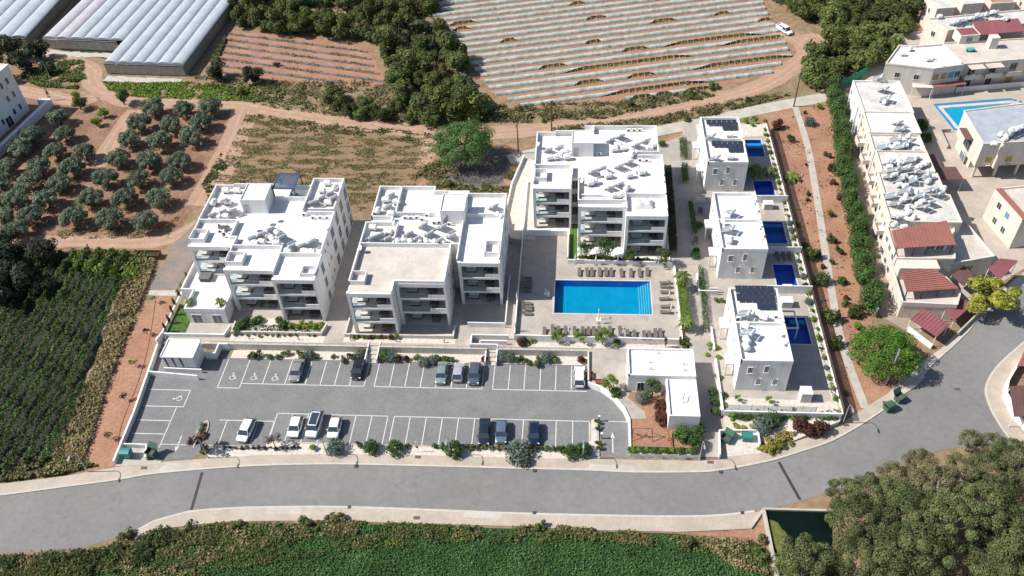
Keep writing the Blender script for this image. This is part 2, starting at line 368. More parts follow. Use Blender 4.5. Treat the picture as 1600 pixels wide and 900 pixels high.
def smooth_line(pts, n=6):
    out = []; q = [Vector(p[:2]) for p in pts]
    for i in range(len(q)-1):
        p0, p1, p2, p3 = q[max(0, i-1)], q[i], q[i+1], q[min(len(q)-1, i+2)]
        for k in range(n):
            t = k/n; out.append(tuple(.5*((2*p1)+(p2-p0)*t+(2*p0-5*p1+4*p2-p3)*t*t+(3*p1-p0-3*p2+p3)*t*t*t)))
    out.append(tuple(q[-1])); return out
ORD = ['first','second','third','fourth','fifth','sixth','seventh','eighth','ninth','tenth','eleventh','twelfth','thirteenth','fourteenth','fifteenth','sixteenth','seventeenth','eighteenth','nineteenth','twentieth']
def ordw(i):
    if i < 20: return ORD[i]
    t = (i+1)//10; u = (i+1) % 10; tens = {2: 'twenty', 3: 'thirty', 4: 'forty', 5: 'fifty', 6: 'sixty', 7: 'seventy', 8: 'eighty', 9: 'ninety'}[t]
    return {20: 'twentieth', 30: 'thirtieth', 40: 'fortieth', 50: 'fiftieth'}.get(i+1, f"{tens}{'-'+ORD[u-1] if u else ''}")
def scr(o):
    v = Vector(o.location)-Vector((0, 0, CAMH)); d = v.dot(RF); return (800+FPX*v.dot(RX)/d, 450+FPX*v.dot(RD)/d)
def label_line(objs, text):               # one row, counted from the left
    for i, o in enumerate(sorted(objs, key=lambda o: scr(o)[0])): o['label'] = text.replace('#', ordw(i))
def label_rows(objs, text, gap):          # rows from the back (## = row), then from the left (#)
    objs = sorted(objs, key=lambda o: scr(o)[1]); rows = []; last = None
    for o in objs:
        y = scr(o)[1]
        if last is None or y-rows[-1][0] > gap: rows.append((y, [])); last = y
        rows[-1][1].append(o)
    for r, (_, row) in enumerate(rows):
        for i, o in enumerate(sorted(row, key=lambda o: scr(o)[0])): o['label'] = text.replace('##', ordw(r)).replace('#', ordw(i))

# ---- vegetation
def leafq(mb, c, nrm, s, r):
    nrm = nrm.normalized(); a = nrm.cross(Vector((r.uniform(-1, 1), r.uniform(-1, 1), r.uniform(-1, 1))))
    if a.length < 1e-3: a = Vector((1, 0, 0))
    a.normalize(); b = nrm.cross(a); s1 = s*r.uniform(.6, 1.3); s2 = s*r.uniform(.35, .8)
    mb.add([c-a*s1*.5, c+b*s2*.5+nrm*s*.08, c+a*s1*.5, c-b*s2*.5], [(0, 1, 2, 3)])
def crown_mesh(name, m, seed, rx, ry, rz, n, leaf, lobes=9, lobe=.5, dome=False, inner=.25, cz=0):
    """leaf clumps over and through overlapping lobes: uneven outline, gaps between the lobes"""
    r = random.Random(seed); mb = MB(); L_ = []
    for i in range(lobes):
        while True:
            q = Vector((r.uniform(-1, 1), r.uniform(-1, 1), r.uniform(-.75, 1)))
            if q.length <= 1: break
        if dome:
            zz = 1-1.45*(i+.5)/lobes; a_ = i*2.39996+r.uniform(-.3, .3); k_ = math.sqrt(max(0, 1-zz*zz)); q = Vector((k_*math.cos(a_), k_*math.sin(a_), zz))*r.uniform(.78, 1.05)
        q = q*(1-lobe*.55); L_.append((q, lobe*r.uniform(.65, 1.15)))
    for i in range(n):
        c, lr = L_[r.randrange(lobes)]
        d = Vector((r.gauss(0, 1), r.gauss(0, 1), r.gauss(0, 1)+.25)).normalized()
        k = lr*(r.uniform(.35, .95) if r.random() < inner else r.uniform(.86, 1.06))
        p = c+d*k
        if p.z < -.8: p.z = -.8+r.uniform(0, .2)
        pp = Vector((p.x*rx, p.y*ry, p.z*rz+cz))
        leafq(mb, pp, d+Vector((r.uniform(-.6, .6), r.uniform(-.6, .6), r.uniform(-.2, .9))), leaf*r.uniform(.7, 1.3), r)
    return mb.mesh(name, m)
def trunk_mesh(name, h, r0, spread, seed, n=5, m=None):
    r = random.Random(seed); mb = MB(); top = Vector((r.uniform(-.1, .1)*h, r.uniform(-.1, .1)*h, h*.5)); mb.cyl((0, 0, -.1), top, r0, r0*.7, 8)
    for i in range(n):
        a = 2*math.pi*i/n+r.uniform(-.4, .4); e = top+Vector((math.cos(a)*spread, math.sin(a)*spread, h*r.uniform(.35, .6)))
        mid = top.lerp(e, .5)+Vector((0, 0, -.05*h)); mb.cyl(top, mid, r0*.5, r0*.35, 6); mb.cyl(mid, e, r0*.35, r0*.12, 5)
    return mb.mesh(name, m or M_TRUNK)
def obj(name, me, parent=None, loc=(0, 0, 0)):
    o = bpy.data.objects.new(name, me); COL.objects.link(o); o.location = loc
    if parent is not None: o.parent = parent
    return o
def tree(name, crown, trunk, loc, label, group, s=1.0, rz=0, cat='tree', sz=None):
    o = empty(name, loc, label, cat, group, rz); o.scale = (s, s, sz or s)
    obj('trunk', trunk, o); obj('crown', crown, o); return o
def shrub(name, me, loc, label, group, s=1.0, rz=0, cat='shrub', sz=None):
    o = obj(name, me, None, loc); o.rotation_euler = (0, 0, rz); o.scale = (s, s, sz or s); return tag(o, label, cat, group)
def scatter(name, polys, n, size, m, label, cat, seed, z=0.0, hgt=.3, up=.6, holes=(), clump=0.0, sy=1.0):
    """ground cover: leaf faces spread over polygons in uneven drifts"""
    from mathutils import noise
    r = random.Random(seed); mb = MB()
    for poly in polys:
        xs = [p[0] for p in poly]; ys = [p[1] for p in poly]; k = 0; tries = 0
        while k < n/len(polys) and tries < n*12:
            tries += 1; x, y = r.uniform(min(xs), max(xs)), r.uniform(min(ys), max(ys))
            if not inside((x, y), poly) or any(inside((x, y), h) for h in holes): continue
            if clump and noise.noise(Vector((x*.35/sy, y*.35*sy, seed)))+.45*noise.noise(Vector((x*1.3/sy, y*1.3*sy, seed+9))) < clump+r.uniform(-.15, .15): continue
            k += 1; d = Vector((r.uniform(-1, 1), r.uniform(-1, 1), up*2)); s = size*r.uniform(.6, 1.5)
            leafq(mb, Vector((x, y, z+r.random()**1.5*hgt+.03)), d, s, r)
    return tag(mb.build(name, m), label, cat, kind='stuff')
# ------------------------------------------------------------------ ground, fields, tracks, roads
gb = MB(); G = 12
for i in range(-G, G):
    for j in range(-4, 2*G):
        gb.add([(i*150, j*150, 0), (i*150+150, j*150, 0), (i*150+150, j*150+150, 0), (i*150, j*150+150, 0)], [(0, 1, 2, 3)])
tag(gb.build('ground', M_BASE), kind='structure')
def patch(name, px, z, m, seed=1, amp=.35, step=1.2): return sheet(name, rough_edge(pxs(px), step, amp, seed), z, m)
patch('orchard_soil', [(-60, 175), (0, 150), (150, 150), (215, 168), (372, 168), (345, 240), (325, 300), (290, 345), (262, 385), (80, 388), (-60, 400)], .01, M_SOILO, 2)
patch('dry_field', [(385, 178), (470, 190), (640, 208), (712, 212), (668, 270), (640, 300), (600, 335), (320, 320), (318, 300), (345, 262)], .015, M_FIELD, 3)
patch('strip_crop_field', [(352, 48), (400, 52), (575, 68), (592, 110), (612, 132), (560, 138), (400, 125), (322, 118)], .015, M_SOILR, 4)
FIELD = pxs([(655, -30), (1175, -30), (1236, 88), (1200, 118), (1090, 142), (900, 165), (818, 168), (770, 148), (716, 75), (668, 18)])
sheet('tunnel_field', rough_edge(FIELD, 1.5, .5, 5), .015, M_SOILR)
VINE = pxs([(-80, 400), (60, 396), (150, 392), (200, 398), (205, 420), (188, 470), (150, 570), (115, 640), (88, 722), (0, 745), (-60, 750)])
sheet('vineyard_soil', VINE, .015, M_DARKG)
patch('weedy_margin', [(196, 400), (240, 398), (248, 420), (215, 480), (165, 620), (128, 735), (60, 742), (88, 700), (150, 560)], .018, M_WEEDG, 6)
patch('weedy_bank', [(430, 128), (620, 128), (760, 165), (820, 172), (960, 158), (1090, 140), (1120, 150), (940, 190), (830, 196), (700, 196), (560, 188), (430, 172), (380, 160)], .012, M_WEEDG, 7)
patch('sapling_strip', [(242, 462), (276, 462), (240, 560), (190, 729), (128, 737), (150, 660), (180, 570), (222, 490)], .03, M_SOILR, 8, .2)
patch('red_soil_strip', [(1180, 172), (1300, 146), (1316, 200), (1330, 330), (1362, 470), (1362, 600), (1322, 655), (1300, 600), (1262, 430), (1215, 250)], .03, M_SOILR, 9, .15)
patch('verge', [(1025, 178), (1180, 150), (1225, 150), (1100, 182), (1030, 196)], .013, M_WEEDG, 10)
patch('tree_soil', [(1340, 560), (1400, 540), (1450, 560), (1400, 608), (1345, 645), (1325, 652)], .028, M_SOILR, 13, .2)
patch('far_verge', [(860, 182), (960, 178), (1100, 158), (1225, 140), (1262, 100), (1275, 150), (1240, 152), (1030, 205), (850, 215)], .014, M_WEEDG, 11)
patch('burnt_ground', [(690, 262), (705, 235), (745, 225), (800, 238), (795, 262), (780, 290), (745, 292), (700, 285)], .02, mat('ash_grey_ground', (.13, .12, .11), .95, .4, .5, fine=.3), 12, .5)
def offset_edge(line, w):
    n = len(line); out = []
    for i in range(n):
        a = Vector(line[max(0, i-1)]); b = Vector(line[min(n-1, i+1)]); d = (b-a).normalized(); out.append((line[i][0]-d.y*w, line[i][1]+d.x*w))
    return out
# dirt tracks
def track(px, w, z=.04, m=M_TRACK, seed=1, name='dirt_track'):
    ob = sheet(name, rough_edge(strip_poly(smooth_line(pxs(px), 5), w), 1.5, .22, seed), z, m)
    cl = smooth_line(pxs(px), 5)
    for i, s in enumerate((-.85, .85)): sheet('wheel_rut', rough_edge(strip_poly(offset_edge(cl, s), .55), 1.3, .12, seed+i+50), z+.0012+.0004*i, M_RUT)
    return ob
track([(40, 60), (95, 88), (140, 108), (148, 132), (200, 158), (290, 160), (380, 166), (470, 182), (560, 194), (650, 205), (720, 209), (800, 206), (880, 198), (960, 190), (1040, 176), (1120, 156), (1190, 134), (1235, 108), (1262, 82), (1245, 62), (1200, 44), (1165, 20)], 5.2, .040, seed=21)
track([(1262, 82), (1278, 60), (1255, 58)], 3.5, .043, seed=22)
track([(385, 168), (372, 205), (352, 250), (330, 290), (312, 322)], 6.5, .046, seed=23)
track([(318, 345), (265, 374), (200, 380), (130, 378), (60, 378), (-40, 385)], 3.6, .049, seed=24)
track([(212, 172), (190, 200), (165, 240), (150, 262)], 4.2, .052, seed=25)
track([(660, 205), (672, 230), (655, 262)], 3.5, .055, seed=26)
track([(20, 140), (75, 150), (120, 158), (150, 152)], 4.5, .058, seed=27)
track([(125, -20), (90, 30), (60, 75)], 3.5, .061, seed=28)
sheet('old_asphalt_yard', rough_edge(pxs([(228, 456), (246, 425), (266, 400), (262, 388), (300, 355), (318, 330), (338, 332), (318, 372), (300, 412), (274, 456)]), 1, .12, 31), .064, M_OLDAS)
sheet('concrete_strip', pxs([(232, 462), (234, 454), (278, 454), (276, 463)]), .075, M_CONC)
# roads
K1 = smooth_line(pxs([(-60, 779), (0, 775), (100, 762), (190, 750), (235, 742), (310, 735), (400, 729), (520, 726.5), (650, 729), (800, 733), (920, 736), (985, 739), (1075, 739), (1125, 736), (1200, 722), (1250, 707), (1300, 690), (1350, 662), (1393, 633)]), 5)
K2 = smooth_line(pxs([(-60, 875), (0, 865), (100, 860), (160, 847), (215, 827), (240, 814), (275, 804), (300, 798), (350, 794), (400, 792), (520, 791), (650, 795), (800, 801), (920, 804), (1050, 806), (1125, 804), (1190, 796), (1240, 786), (1297, 769), (1339, 754), (1400, 728), (1450, 708), (1500, 700), (1560, 705), (1640, 760)]), 5)
K3 = smooth_line(pxs([(1690, 800), (1600, 715), (1588, 698), (1566, 668), (1548, 636), (1542, 606), (1560, 574), (1600, 537), (1680, 470)]), 5)
K4 = smooth_line(pxs([(1700, 355), (1600, 446), (1538, 491), (1512, 520), (1490, 541), (1452, 576), (1436, 600), (1410, 618), (1393, 633)]), 4)
sheet('road', K1+list(reversed(K4))+list(reversed(K3))+list(reversed(K2)), .02, M_ROAD)
def pavement(name, edge, outer, side, m=M_SIDEW, kerb=.32):
    k = offset_edge(edge, side*kerb)
    kb = MB(); kb.prism(edge+list(reversed(k)), 0, .145); tag(kb.build('kerb', M_KERB), kind='structure')
    pv = MB(); pv.prism(k+list(reversed(outer)), 0, .13); return tag(pv.build(name, m), kind='structure')
N_OUT = pxs([(-60, 760), (0, 756), (100, 744), (185, 729), (260, 721), (330, 716), (400, 711), (520, 709), (650, 711), (800, 715), (975, 718), (1095, 720), (1140, 714), (1184, 702), (1247, 688), (1309, 665), (1345, 641), (1388, 614)], .13)
pavement('pavement', K1, N_OUT, 1)
S_OUT = pxs([(215, 840), (235, 832), (270, 824), (332, 817), (400, 814), (520, 813), (650, 818), (800, 822), (920, 828), (1062, 831), (1172, 826), (1190, 799)], .13)
i0 = next(i for i, p in enumerate(K2) if p[0] > P(212, 830)[0]); i1 = next(i for i, p in enumerate(K2) if p[0] > P(1188, 797)[0])
pavement('pavement', K2[i0:i1], S_OUT, -1)
K3b = [p for p in K3]
pavement('pavement', K3b, pxs([(1660, 742), (1600, 678), (1583, 655), (1567, 625), (1572, 600), (1582, 585), (1600, 562), (1690, 480)], .13), 1)
pavement('pavement', K4, pxs([(1690, 338), (1600, 425), (1545, 470), (1500, 515), (1470, 545), (1440, 566), (1410, 590), (1388, 614)], .13), -1, M_SIDEL)
# yellowish paving band near the road, pale ramps
def ramp(px): sheet('dropped_kerb_ramp', pxs(px, .14), .137+.004, M_SIDEL)
ramp([(235, 741), (262, 724), (312, 722), (318, 733)]); ramp([(921, 735), (920, 724), (990, 727), (992, 738)])
ramp([(414, 803), (418, 794), (472, 794), (470, 804)]); ramp([(724, 808), (725, 799), (783, 802), (783, 811)])
# painted or cast bits of the road
def drain(px, w, rz=0, m=M_DARK, z=.145, h=.5): 
    p = P(*px, z); o = MB(); o.obox((0, 0), w, h, 0, .012, 0)
    for k in range(4): o.obox((-w/2+(k+.5)*w/4, 0), .03, h*.9, .013, .02)
    q = o.build('drain_grate', m); q.location = p; q.rotation_euler.z = rz; return q
GR = []
for i, (px, w, t) in enumerate([((653, 714), .9, 'brown square drain cover on the pavement under the red sign'), ((651, 809), .9, 'brown drain cover on the far pavement beside the green field'), ((1110, 722), .9, 'dark drain cover on the pavement beside the grey path'), ((225, 731), .9, 'brown drain cover on the pavement near the bin enclosure'), ((556, 728), .5, 'small dark gully grate at the kerb below the white cars'), ((546, 792), .5, 'small dark gully grate at the far kerb, left of centre'), ((835, 735), .5, 'small dark gully grate at the kerb below the navy car'), ((835, 801), .5, 'small dark gully grate at the far kerb, right of centre'), ((1126, 737), .5, 'small dark gully grate at the kerb by the teal bins'), ((1160, 801), .5, 'small dark gully grate where the far pavement ends'), ((1140, 704), .9, 'rusty square manhole cover beside the bin enclosure'), ((1322, 664), .8, 'rusty manhole cover on the pavement below the soil strip'), ((1384, 629), .9, 'rusty manhole cover behind the green street bins'), ((1496, 608), .9, 'pinkish manhole cover in the middle of the junction')]):
    z = .03 if i in (13,) else .15
    d = drain(px, w, 0, M_DARK if 'grate' in t else mat('rusty_iron', (.15, .09, .065), .8, .3, 4), z); tag(d, t, 'drain cover')
def cross_drain(a, b, lab):
    A, B = P(*a), P(*b); d = (B-A); n = Vector((-d.y, d.x, 0)).normalized()*.22; o = MB()
    o.prism([tuple((A+n)[:2]), tuple((B+n)[:2]), tuple((B-n)[:2]), tuple((A-n)[:2])], .0, .028)
    k = int(d.length/.4)
    for i in range(k):
        c = A+d*((i+.5)/k); o.obox(c, .3, .12, .029, .04, math.atan2(d.y, d.x)+math.pi/2)
    tag(o.build('drain_channel', mat('dark_iron_grille', (.05, .045, .04), .8, .4, 4)), lab, 'drain')
cross_drain((316, 738), (299, 797), 'dark iron drain channel crossing the road left of the white cars')
cross_drain((1217, 722), (1250, 781), 'dark iron drain channel crossing the road near the pond')

# ------------------------------------------------------------------ the estate: car park, terraces, walkways
LOT = [(-71.4, 94.3), (-70.9, 88.4), (-69.9, 80), (-69.3, 73.9), (-65.6, 73.9), (-65.0, 71.6)]+pxs([(262, 720), (304, 715), (330, 702)])+[(-50, 74.6), (-47.3, 74.9), (-47.2, 75.7), (2.1, 75.7), (2.1, 80.4), (3.3, 81), (3.75, 74.6), (7.9, 74.6), (8, 80.9), (7.3, 83), (5.8, 85.2), (3.8, 87), (1.8, 88.1), (1.8, 92.3), (-58.4, 92.3), (-58.4, 93.2), (-63, 93.2), (-63, 94.3)]
sheet('car_park', LOT, .045, M_ASPH)
# planting bed between the car park and the pavement, white pebbles
sheet('pebble_bed', pxs([(322, 716), (334, 690), (700, 690), (932, 690), (938, 718), (800, 716), (650, 712), (500, 710), (400, 712), (340, 718)]), .035, M_WSTONE)
sheet('pebble_bed', [(-58.4, 92.45), (1.8, 92.45), (1.8, 94.4), (-58.4, 94.4)], .055, M_WSTONE)
kb_ = MB(); kb_.box(-47.1, 2.1, 75.52, 75.68, 0, .12); kb_.box(-58.2, 1.7, 92.34, 92.48, 0, .13); kb_.box(-57, -47.3, 74.55, 74.7, 0, .12); tag(kb_.build('kerb', M_KERB), kind='structure')
pm = MB()
def ln(x0, y0, x1, y1, w=.13):
    d = Vector((x1-x0, y1-y0)).normalized(); n = Vector((-d.y, d.x))*w/2
    pm.add([(x0+n.x, y0+n.y, .055), (x0-n.x, y0-n.y, .055), (x1-n.x, y1-n.y, .055), (x1+n.x, y1+n.y, .055)], [(0, 1, 2, 3)])
xs1 = [-54.9, -51.3, -47.6, -44.2, -41.7, -39.3, -36.8, -34.4]
for x in xs1: ln(x, 87, x, 92.2)
ln(-54.9, 87, -34.4, 87); ln(-58.6, 86, -54.9, 86); ln(-58.6, 86, -58.6, 92.2); ln(-54.9, 86, -54.9, 87)
for k in range(8): ln(-32.7+k*2.51, 87, -32.7+k*2.51, 92.2)
ln(-32.7, 87, -15.1, 87)
for k in range(6): ln(-13.4+k*2.52, 87, -13.4+k*2.52, 92.2)
ln(-13.4, 87, 1.7, 87)
for x in (-54.9, -49.9, -47.3): ln(x, 74.9, x, 79.5)
ln(-56.2, 79.5, -47.3, 79.5)
for k in range(8): ln(-47.2+k*2.54, 75.8, -47.2+k*2.54, 81.1)
ln(-47.2, 81.1, -29.4, 81.1)
for k in range(13): ln(-28.4+k*2.54, 75.8, -28.4+k*2.54, 81.1)
ln(-28.4, 81.1, 2.1, 81.1)
ln(-70.1, 85.3, -62.9, 85.3); ln(-62.9, 85.3, -62.9, 81.9); ln(-69.6, 81.9, -62.9, 81.9)
for y in (79.1, 76.5): ln(-69.5, y, -64.0, y)
ln(-64.0, 81.9, -64.0, 73.9); ln(-64, 74.6, -60, 74.6, .1); ln(3.4, 81.2, 7.9, 81.2, .1)
def arrow(x, y0, y1):                      # shaft and head along y
    s = 1 if y1 > y0 else -1; ln(x, y0, x, y1-s*.9, .16)
    pm.add([(x-.32, y1-s*1.1, .055), (x+.32, y1-s*1.1, .055), (x, y1, .055)], [(0, 1, 2) if s > 0 else (0, 2, 1)])
arrow(-61.2, 76.3, 73.2); arrow(5.6, 75.4, 79.2)
def wheelchair(cx, cy, rz):                # head, back, seat line, leg and wheel arc painted on the asphalt
    ca, sa = math.cos(rz), math.sin(rz); T = lambda x, y: (cx+x*ca-y*sa, cy+x*sa+y*ca)
    def seg(a, b, w=.13): A, B = T(*a), T(*b); ln(A[0], A[1], B[0], B[1], w)
    n = 12; h = [T(-.12+.14*math.cos(2*math.pi*i/n), .72+.14*math.sin(2*math.pi*i/n)) for i in range(n)]
    pm.add([(x, y, .055) for x, y in h], [tuple(range(n))])
    seg((-.12, .55), (-.05, .0)); seg((-.08, .3), (.3, .3), .1); seg((-.05, .05), (.35, .05)); seg((.35, .05), (.5, -.45)); seg((.5, -.42), (.68, -.36), .1)
    pts = [(-.08+.42*math.cos(R(a)), -.22+.42*math.sin(R(a))) for a in range(120, 391, 27)]
    for a, b in zip(pts, pts[1:]): seg(a, b, .1)
for x, y in ((-56.7, 88.4), (-53.1, 88.4), (-49.5, 88.4)): wheelchair(x, y, 0)
wheelchair(-64.4, 83.6, R(90))
tag(pm.build('painted_markings', M_PAINT), kind='structure')
# raised terraces (their tops are the floors people walk on)
def slab(name, rect, holes, z0, z1, m):
    """rectangle x0,x1,y0,y1 with rectangular holes cut out"""
    xs = sorted({rect[0], rect[1], *[v for h in holes for v in h[:2]]}); ys = sorted({rect[2], rect[3], *[v for h in holes for v in h[2:]]}); o = MB()
    isin = lambda x, y: rect[0] < x < rect[1] and rect[2] < y < rect[3] and not any(h[0] < x < h[1] and h[2] < y < h[3] for h in holes)
    nx, ny = len(xs)-1, len(ys)-1; g = [[isin((xs[i]+xs[i+1])/2, (ys[j]+ys[j+1])/2) for j in range(ny)] for i in range(nx)]
    for i in range(nx):
        for j in range(ny):
            if not g[i][j]: continue
            a, b, c, d = xs[i], xs[i+1], ys[j], ys[j+1]; o.add([(a, c, z1), (b, c, z1), (b, d, z1), (a, d, z1)], [(0, 1, 2, 3)])
            for di, dj, q in ((-1, 0, ((a, d), (a, c))), (1, 0, ((b, c), (b, d))), (0, -1, ((a, c), (b, c))), (0, 1, ((b, d), (a, d)))):
                ii, jj = i+di, j+dj
                if 0 <= ii < nx and 0 <= jj < ny and g[ii][jj]: continue
                (x0, y0), (x1, y1) = q; o.add([(x0, y0, z0), (x1, y1, z0), (x1, y1, z1), (x0, y0, z1)], [(0, 1, 2, 3)])
    return tag(o.build(name, m), kind='structure')
slab('walkway_terrace', (-70.6, 2.0, 94.6, 128), [(-35.0, -33.1, 94.0, 96.0), (-15.0, -13.2, 94, 96), (-4.0, 2.5, 102.5, 110.7)], 0, 1.0, M_PAVE)
pb = MB(); pb.prism([(2.0, 88.3), (3.9, 87.2), (6, 85.4), (7.5, 83.1), (8.3, 80.9), (8.3, 75.0), (18.4, 75.0), (18.4, 97), (2.0, 97)], 0, .995); tag(pb.build('clubhouse_terrace', M_PAVE), kind='structure')
rp = MB(); rp.prism([(18.4, 75.1), (22.4, 75.1), (22.4, 97), (18.4, 97)], 0, lambda x, y: .13+(y-75.1)/21.9*1.77); tag(rp.build('sloping_path', M_PATHP), kind='structure')
POOL = (-4.0, 12.65, 102.5, 110.7)
slab('pool_terrace', (-10.4, 22.4, 96.9, 115.2), [POOL], 0, 1.9, M_PAVE)
slab('pool_terrace', (-10.2, -2.0, 115.2, 122.8), [], 0, 1.9, M_PAVE)
slab('upper_terrace', (-10.2, 16.6, 115.2, 146), [(-10.2, -2.0, 115.2, 122.8)], 0, 2.2, M_ROOF)
gw = MB(); gw.prism([(16.6, 115.2), (22.4, 115.2), (22.4, 156.5), (16.6, 152.5)], 0, 1.93); tag(gw.build('garden_walkway', M_PATHP), kind='structure'); sheet('red_soil_verge', rough_edge([(8, 146.5), (16.6, 152.8), (24.5, 158.5), (25, 161.5), (16, 156), (8, 151)], 1, .2, 5), .045, M_SOILR)
wd = pxs([(819, 247), (838, 250), (836, 374), (812, 374), (797, 372), (790, 335), (800, 290)], 2.1); wq = MB(); wq.prism(wd, 0, 2.12); tag(wq.build('gravel_driveway', M_WSTONE), kind='structure')
VP = [(34.7, 38.05, 148.4, 154.5), (34.5, 38.2, 134.2, 140.2), (34.6, 38.2, 121.2, 127.4), (34.6, 38.1, 109.7, 115.5), (34.5, 38.0, 96.4, 102.4)]
slab('villa_terrace', (22.4, 40.0, 82.2, 161), VP, 0, 1.9, M_PAVE)
gb = MB(); gb.prism([(22.4, 75.2), (28.0, 76.2)]+[tuple(p) for p in pxs([(1247, 688), (1309, 665)])]+[(40, 82.2), (22.4, 82.2)], 0, lambda x, y: .15+max(0, (y-77))/5.2*1.0); tag(gb.build('rock_garden_bank', M_WSTONE), kind='structure')
# swimming pools: tiled basin, water
M_TILE_B = tilemat('pool_blue_tiles', (.0, .33, .50), (.01, .37, .54), .3, .1, .3)
M_TILE_D = tilemat('pool_shade_blue_tiles', (.05, .20, .66), (.07, .24, .68), .3, .15, .3)  # villa pools: the shade over them is put into a deeper blue tile
M_TILE_W = tilemat('pool_wall_tiles', (.02, .16, .62), (.04, .2, .62), .3, .1, .3)  # shaded look of the basin sides put into their own deeper blue
M_TILE_T = mat('pool_turquoise_tiles', (.05, .42, .60), .3, .1, 1)
M_WATER = watermat('pool_water', (.5, .88, .96))
M_WATERD = watermat('villa_pool_water', (.55, .78, .95))
def pool(r, ztop, depth, mb_, mw, label, steps=None, ledge=None, tile_edge=None):
    x0, x1, y0, y1 = r[0]+.02, r[1]-.02, r[2]+.02, r[3]-.02; c = empty('swimming_pool', ((x0+x1)/2, (y0+y1)/2, ztop-depth), label, 'swimming pool')
    b = MB(); t = .02; zb = ztop-depth
    b.add([(x0, y0, zb), (x1, y0, zb), (x1, y1, zb), (x0, y1, zb)], [(0, 1, 2, 3)])
    for (ax, ay, bx, by) in ((x0, y1, x1, y1), (x1, y1, x1, y0), (x1, y0, x0, y0), (x0, y0, x0, y1)):
        b.add([(ax, ay, zb), (bx, by, zb), (bx, by, ztop-.01), (ax, ay, ztop-.01)], [(0, 1, 2, 3), ])
    w_ = MB(); w_.v = b.v[4:]; w_.f = [tuple(i-4 for i in f) for f in b.f[1:]]; w_.mi = [0]*len(w_.f); b.v = b.v[:4]; b.f = b.f[:1]; b.mi = [0]
    part('basin_floor', b, mb_, c); part('basin_wall', w_, M_TILE_W, c)
    if steps:
        for k in range(steps):
            s = MB(); w = .38; xx = x1-.02-(k+1)*w; zt = ztop-.3-k*depth/(steps+1)
            s.box(xx, xx+w, y0+.02, y1-.02, zb+.01, zt); part('step', s, mb_, c)
            e = MB(); e.box(xx, xx+.07, y0+.03, y1-.03, zt+.004, zt+.02); part('step_edge', e, M_WHITE, c)
    if ledge: s = MB(); s.box(*ledge, zb+.01, ztop-.35); part('ledge', s, M_TILE_T, c)
    w = MB(); w.add([(x0, y0, ztop-.1), (x1, y0, ztop-.1), (x1, y1, ztop-.1), (x0, y1, ztop-.1)], [(0, 1, 2, 3)]); part('water', w, mw, c)
    e = MB(); q = .28
    e.box(x0-q, x1+q, y1, y1+q, ztop+.002, ztop+.035); e.box(x0-q, x1+q, y0-q, y0, ztop+.002, ztop+.035); e.box(x0-q, x0, y0, y1, ztop+.002, ztop+.035); e.box(x1, x1+q, y0, y1, ztop+.002, ztop+.035)
    part('coping', e, M_TAN, c)
    return c
pool(POOL, 1.9, 1.5, M_TILE_B, M_WATER, 'large bright blue swimming pool with white edged steps at its right end', steps=5)
pool(VP[0], 1.9, 1.5, M_TILE_D, M_WATERD, 'small deep blue pool with turquoise ledge behind the farthest villa roof', ledge=(34.72, 38.03, 152.0, 153.8))
pool(VP[1], 1.9, 1.5, M_TILE_D, M_WATERD, 'small navy pool second from the back of the villa gardens', ledge=(35.5, 38.0, 134.22, 134.9))
pool(VP[2], 1.9, 1.5, M_TILE_D, M_WATERD, 'dark blue villa pool with white corner steps beside the middle villa', ledge=(34.62, 38.1, 126.3, 127.38))
pool(VP[3], 1.9, 1.5, M_TILE_D, M_WATERD, 'shaded navy pool with angled end in front of the middle villa')
pool(VP[4], 1.9, 1.5, M_TILE_D, M_WATERD, 'blue pool with a white frame over it beside the nearest villa', ledge=(35.4, 37.9, 101.2, 102.2))

# ------------------------------------------------------------------ walls of the estate
def wall(pts, z0, z1, label, m=M_WHITE, t=.22, name='garden_wall', coping=True, closed=False, group=None, cat='wall'):
    """a wall along a line; z0 / z1 constants; mitred by overlapping joints of one prism"""
    q = [Vector(p[:2]) for p in pts]; L_, R_ = [], []
    for i in range(len(q)):
        a = q[i-1] if i else None; b = q[i+1] if i < len(q)-1 else None
        d0 = (q[i]-a).normalized() if a is not None else (b-q[i]).normalized(); d1 = (b-q[i]).normalized() if b is not None else d0
        n = (Vector((-d0.y, d0.x))+Vector((-d1.y, d1.x))).normalized(); k = t/2/max(.35, n.dot(Vector((-d0.y, d0.x))))
        L_.append(tuple(q[i]+n*k)); R_.append(tuple(q[i]-n*k))
    o = MB()
    for i in range(len(q)-1):
        o.prism([L_[i], R_[i], R_[i+1], L_[i+1]], z0, z1)
    ob = o.build(name, m); tag(ob, label, cat, group); 
    return ob
wall([(-71.6, 94.4), (-70.95, 88.2), (-70.1, 80), (-69.6, 70.6)], 0, 1.05, 'long white boundary wall along the left side of the car park', t=.3)
wall([(-71.6, 94.5), (-71.2, 96.3)], 0, 2.0, 'short white wall piece behind the utility hut corner', t=.3)
wall([(-63.1, 94.45), (-35.1, 94.45)], 0, 1.5, 'low pale retaining wall above the parking bays, left stretch', M_STONE, .25)
wall([(-33.0, 94.45), (-15.1, 94.45)], 0, 1.5, 'low pale retaining wall between the two flights of steps', M_STONE, .25)
wall([(-13.1, 94.45), (1.9, 94.45), (1.9, 88.2)], 0, 1.5, 'low pale retaining wall ending at the red bench by the car park', M_STONE, .25)
wall([(1.9, 88.0), (3.9, 87.1), (5.95, 85.3), (7.4, 83.1), (8.15, 80.9), (8.1, 74.75)], 0, 1.25, 'curved white wall around the car park exit', t=.3)
wall([(8.3, 74.85), (18.3, 74.9)], 0, .95, 'grey front wall below the playground planters', t=.25)
wall([(-69.3, 73.85), (-65.7, 73.85), (-64.9, 71.5)], 0, 1.0, 'white L shaped wall of the bin bay in the left corner', t=.2)
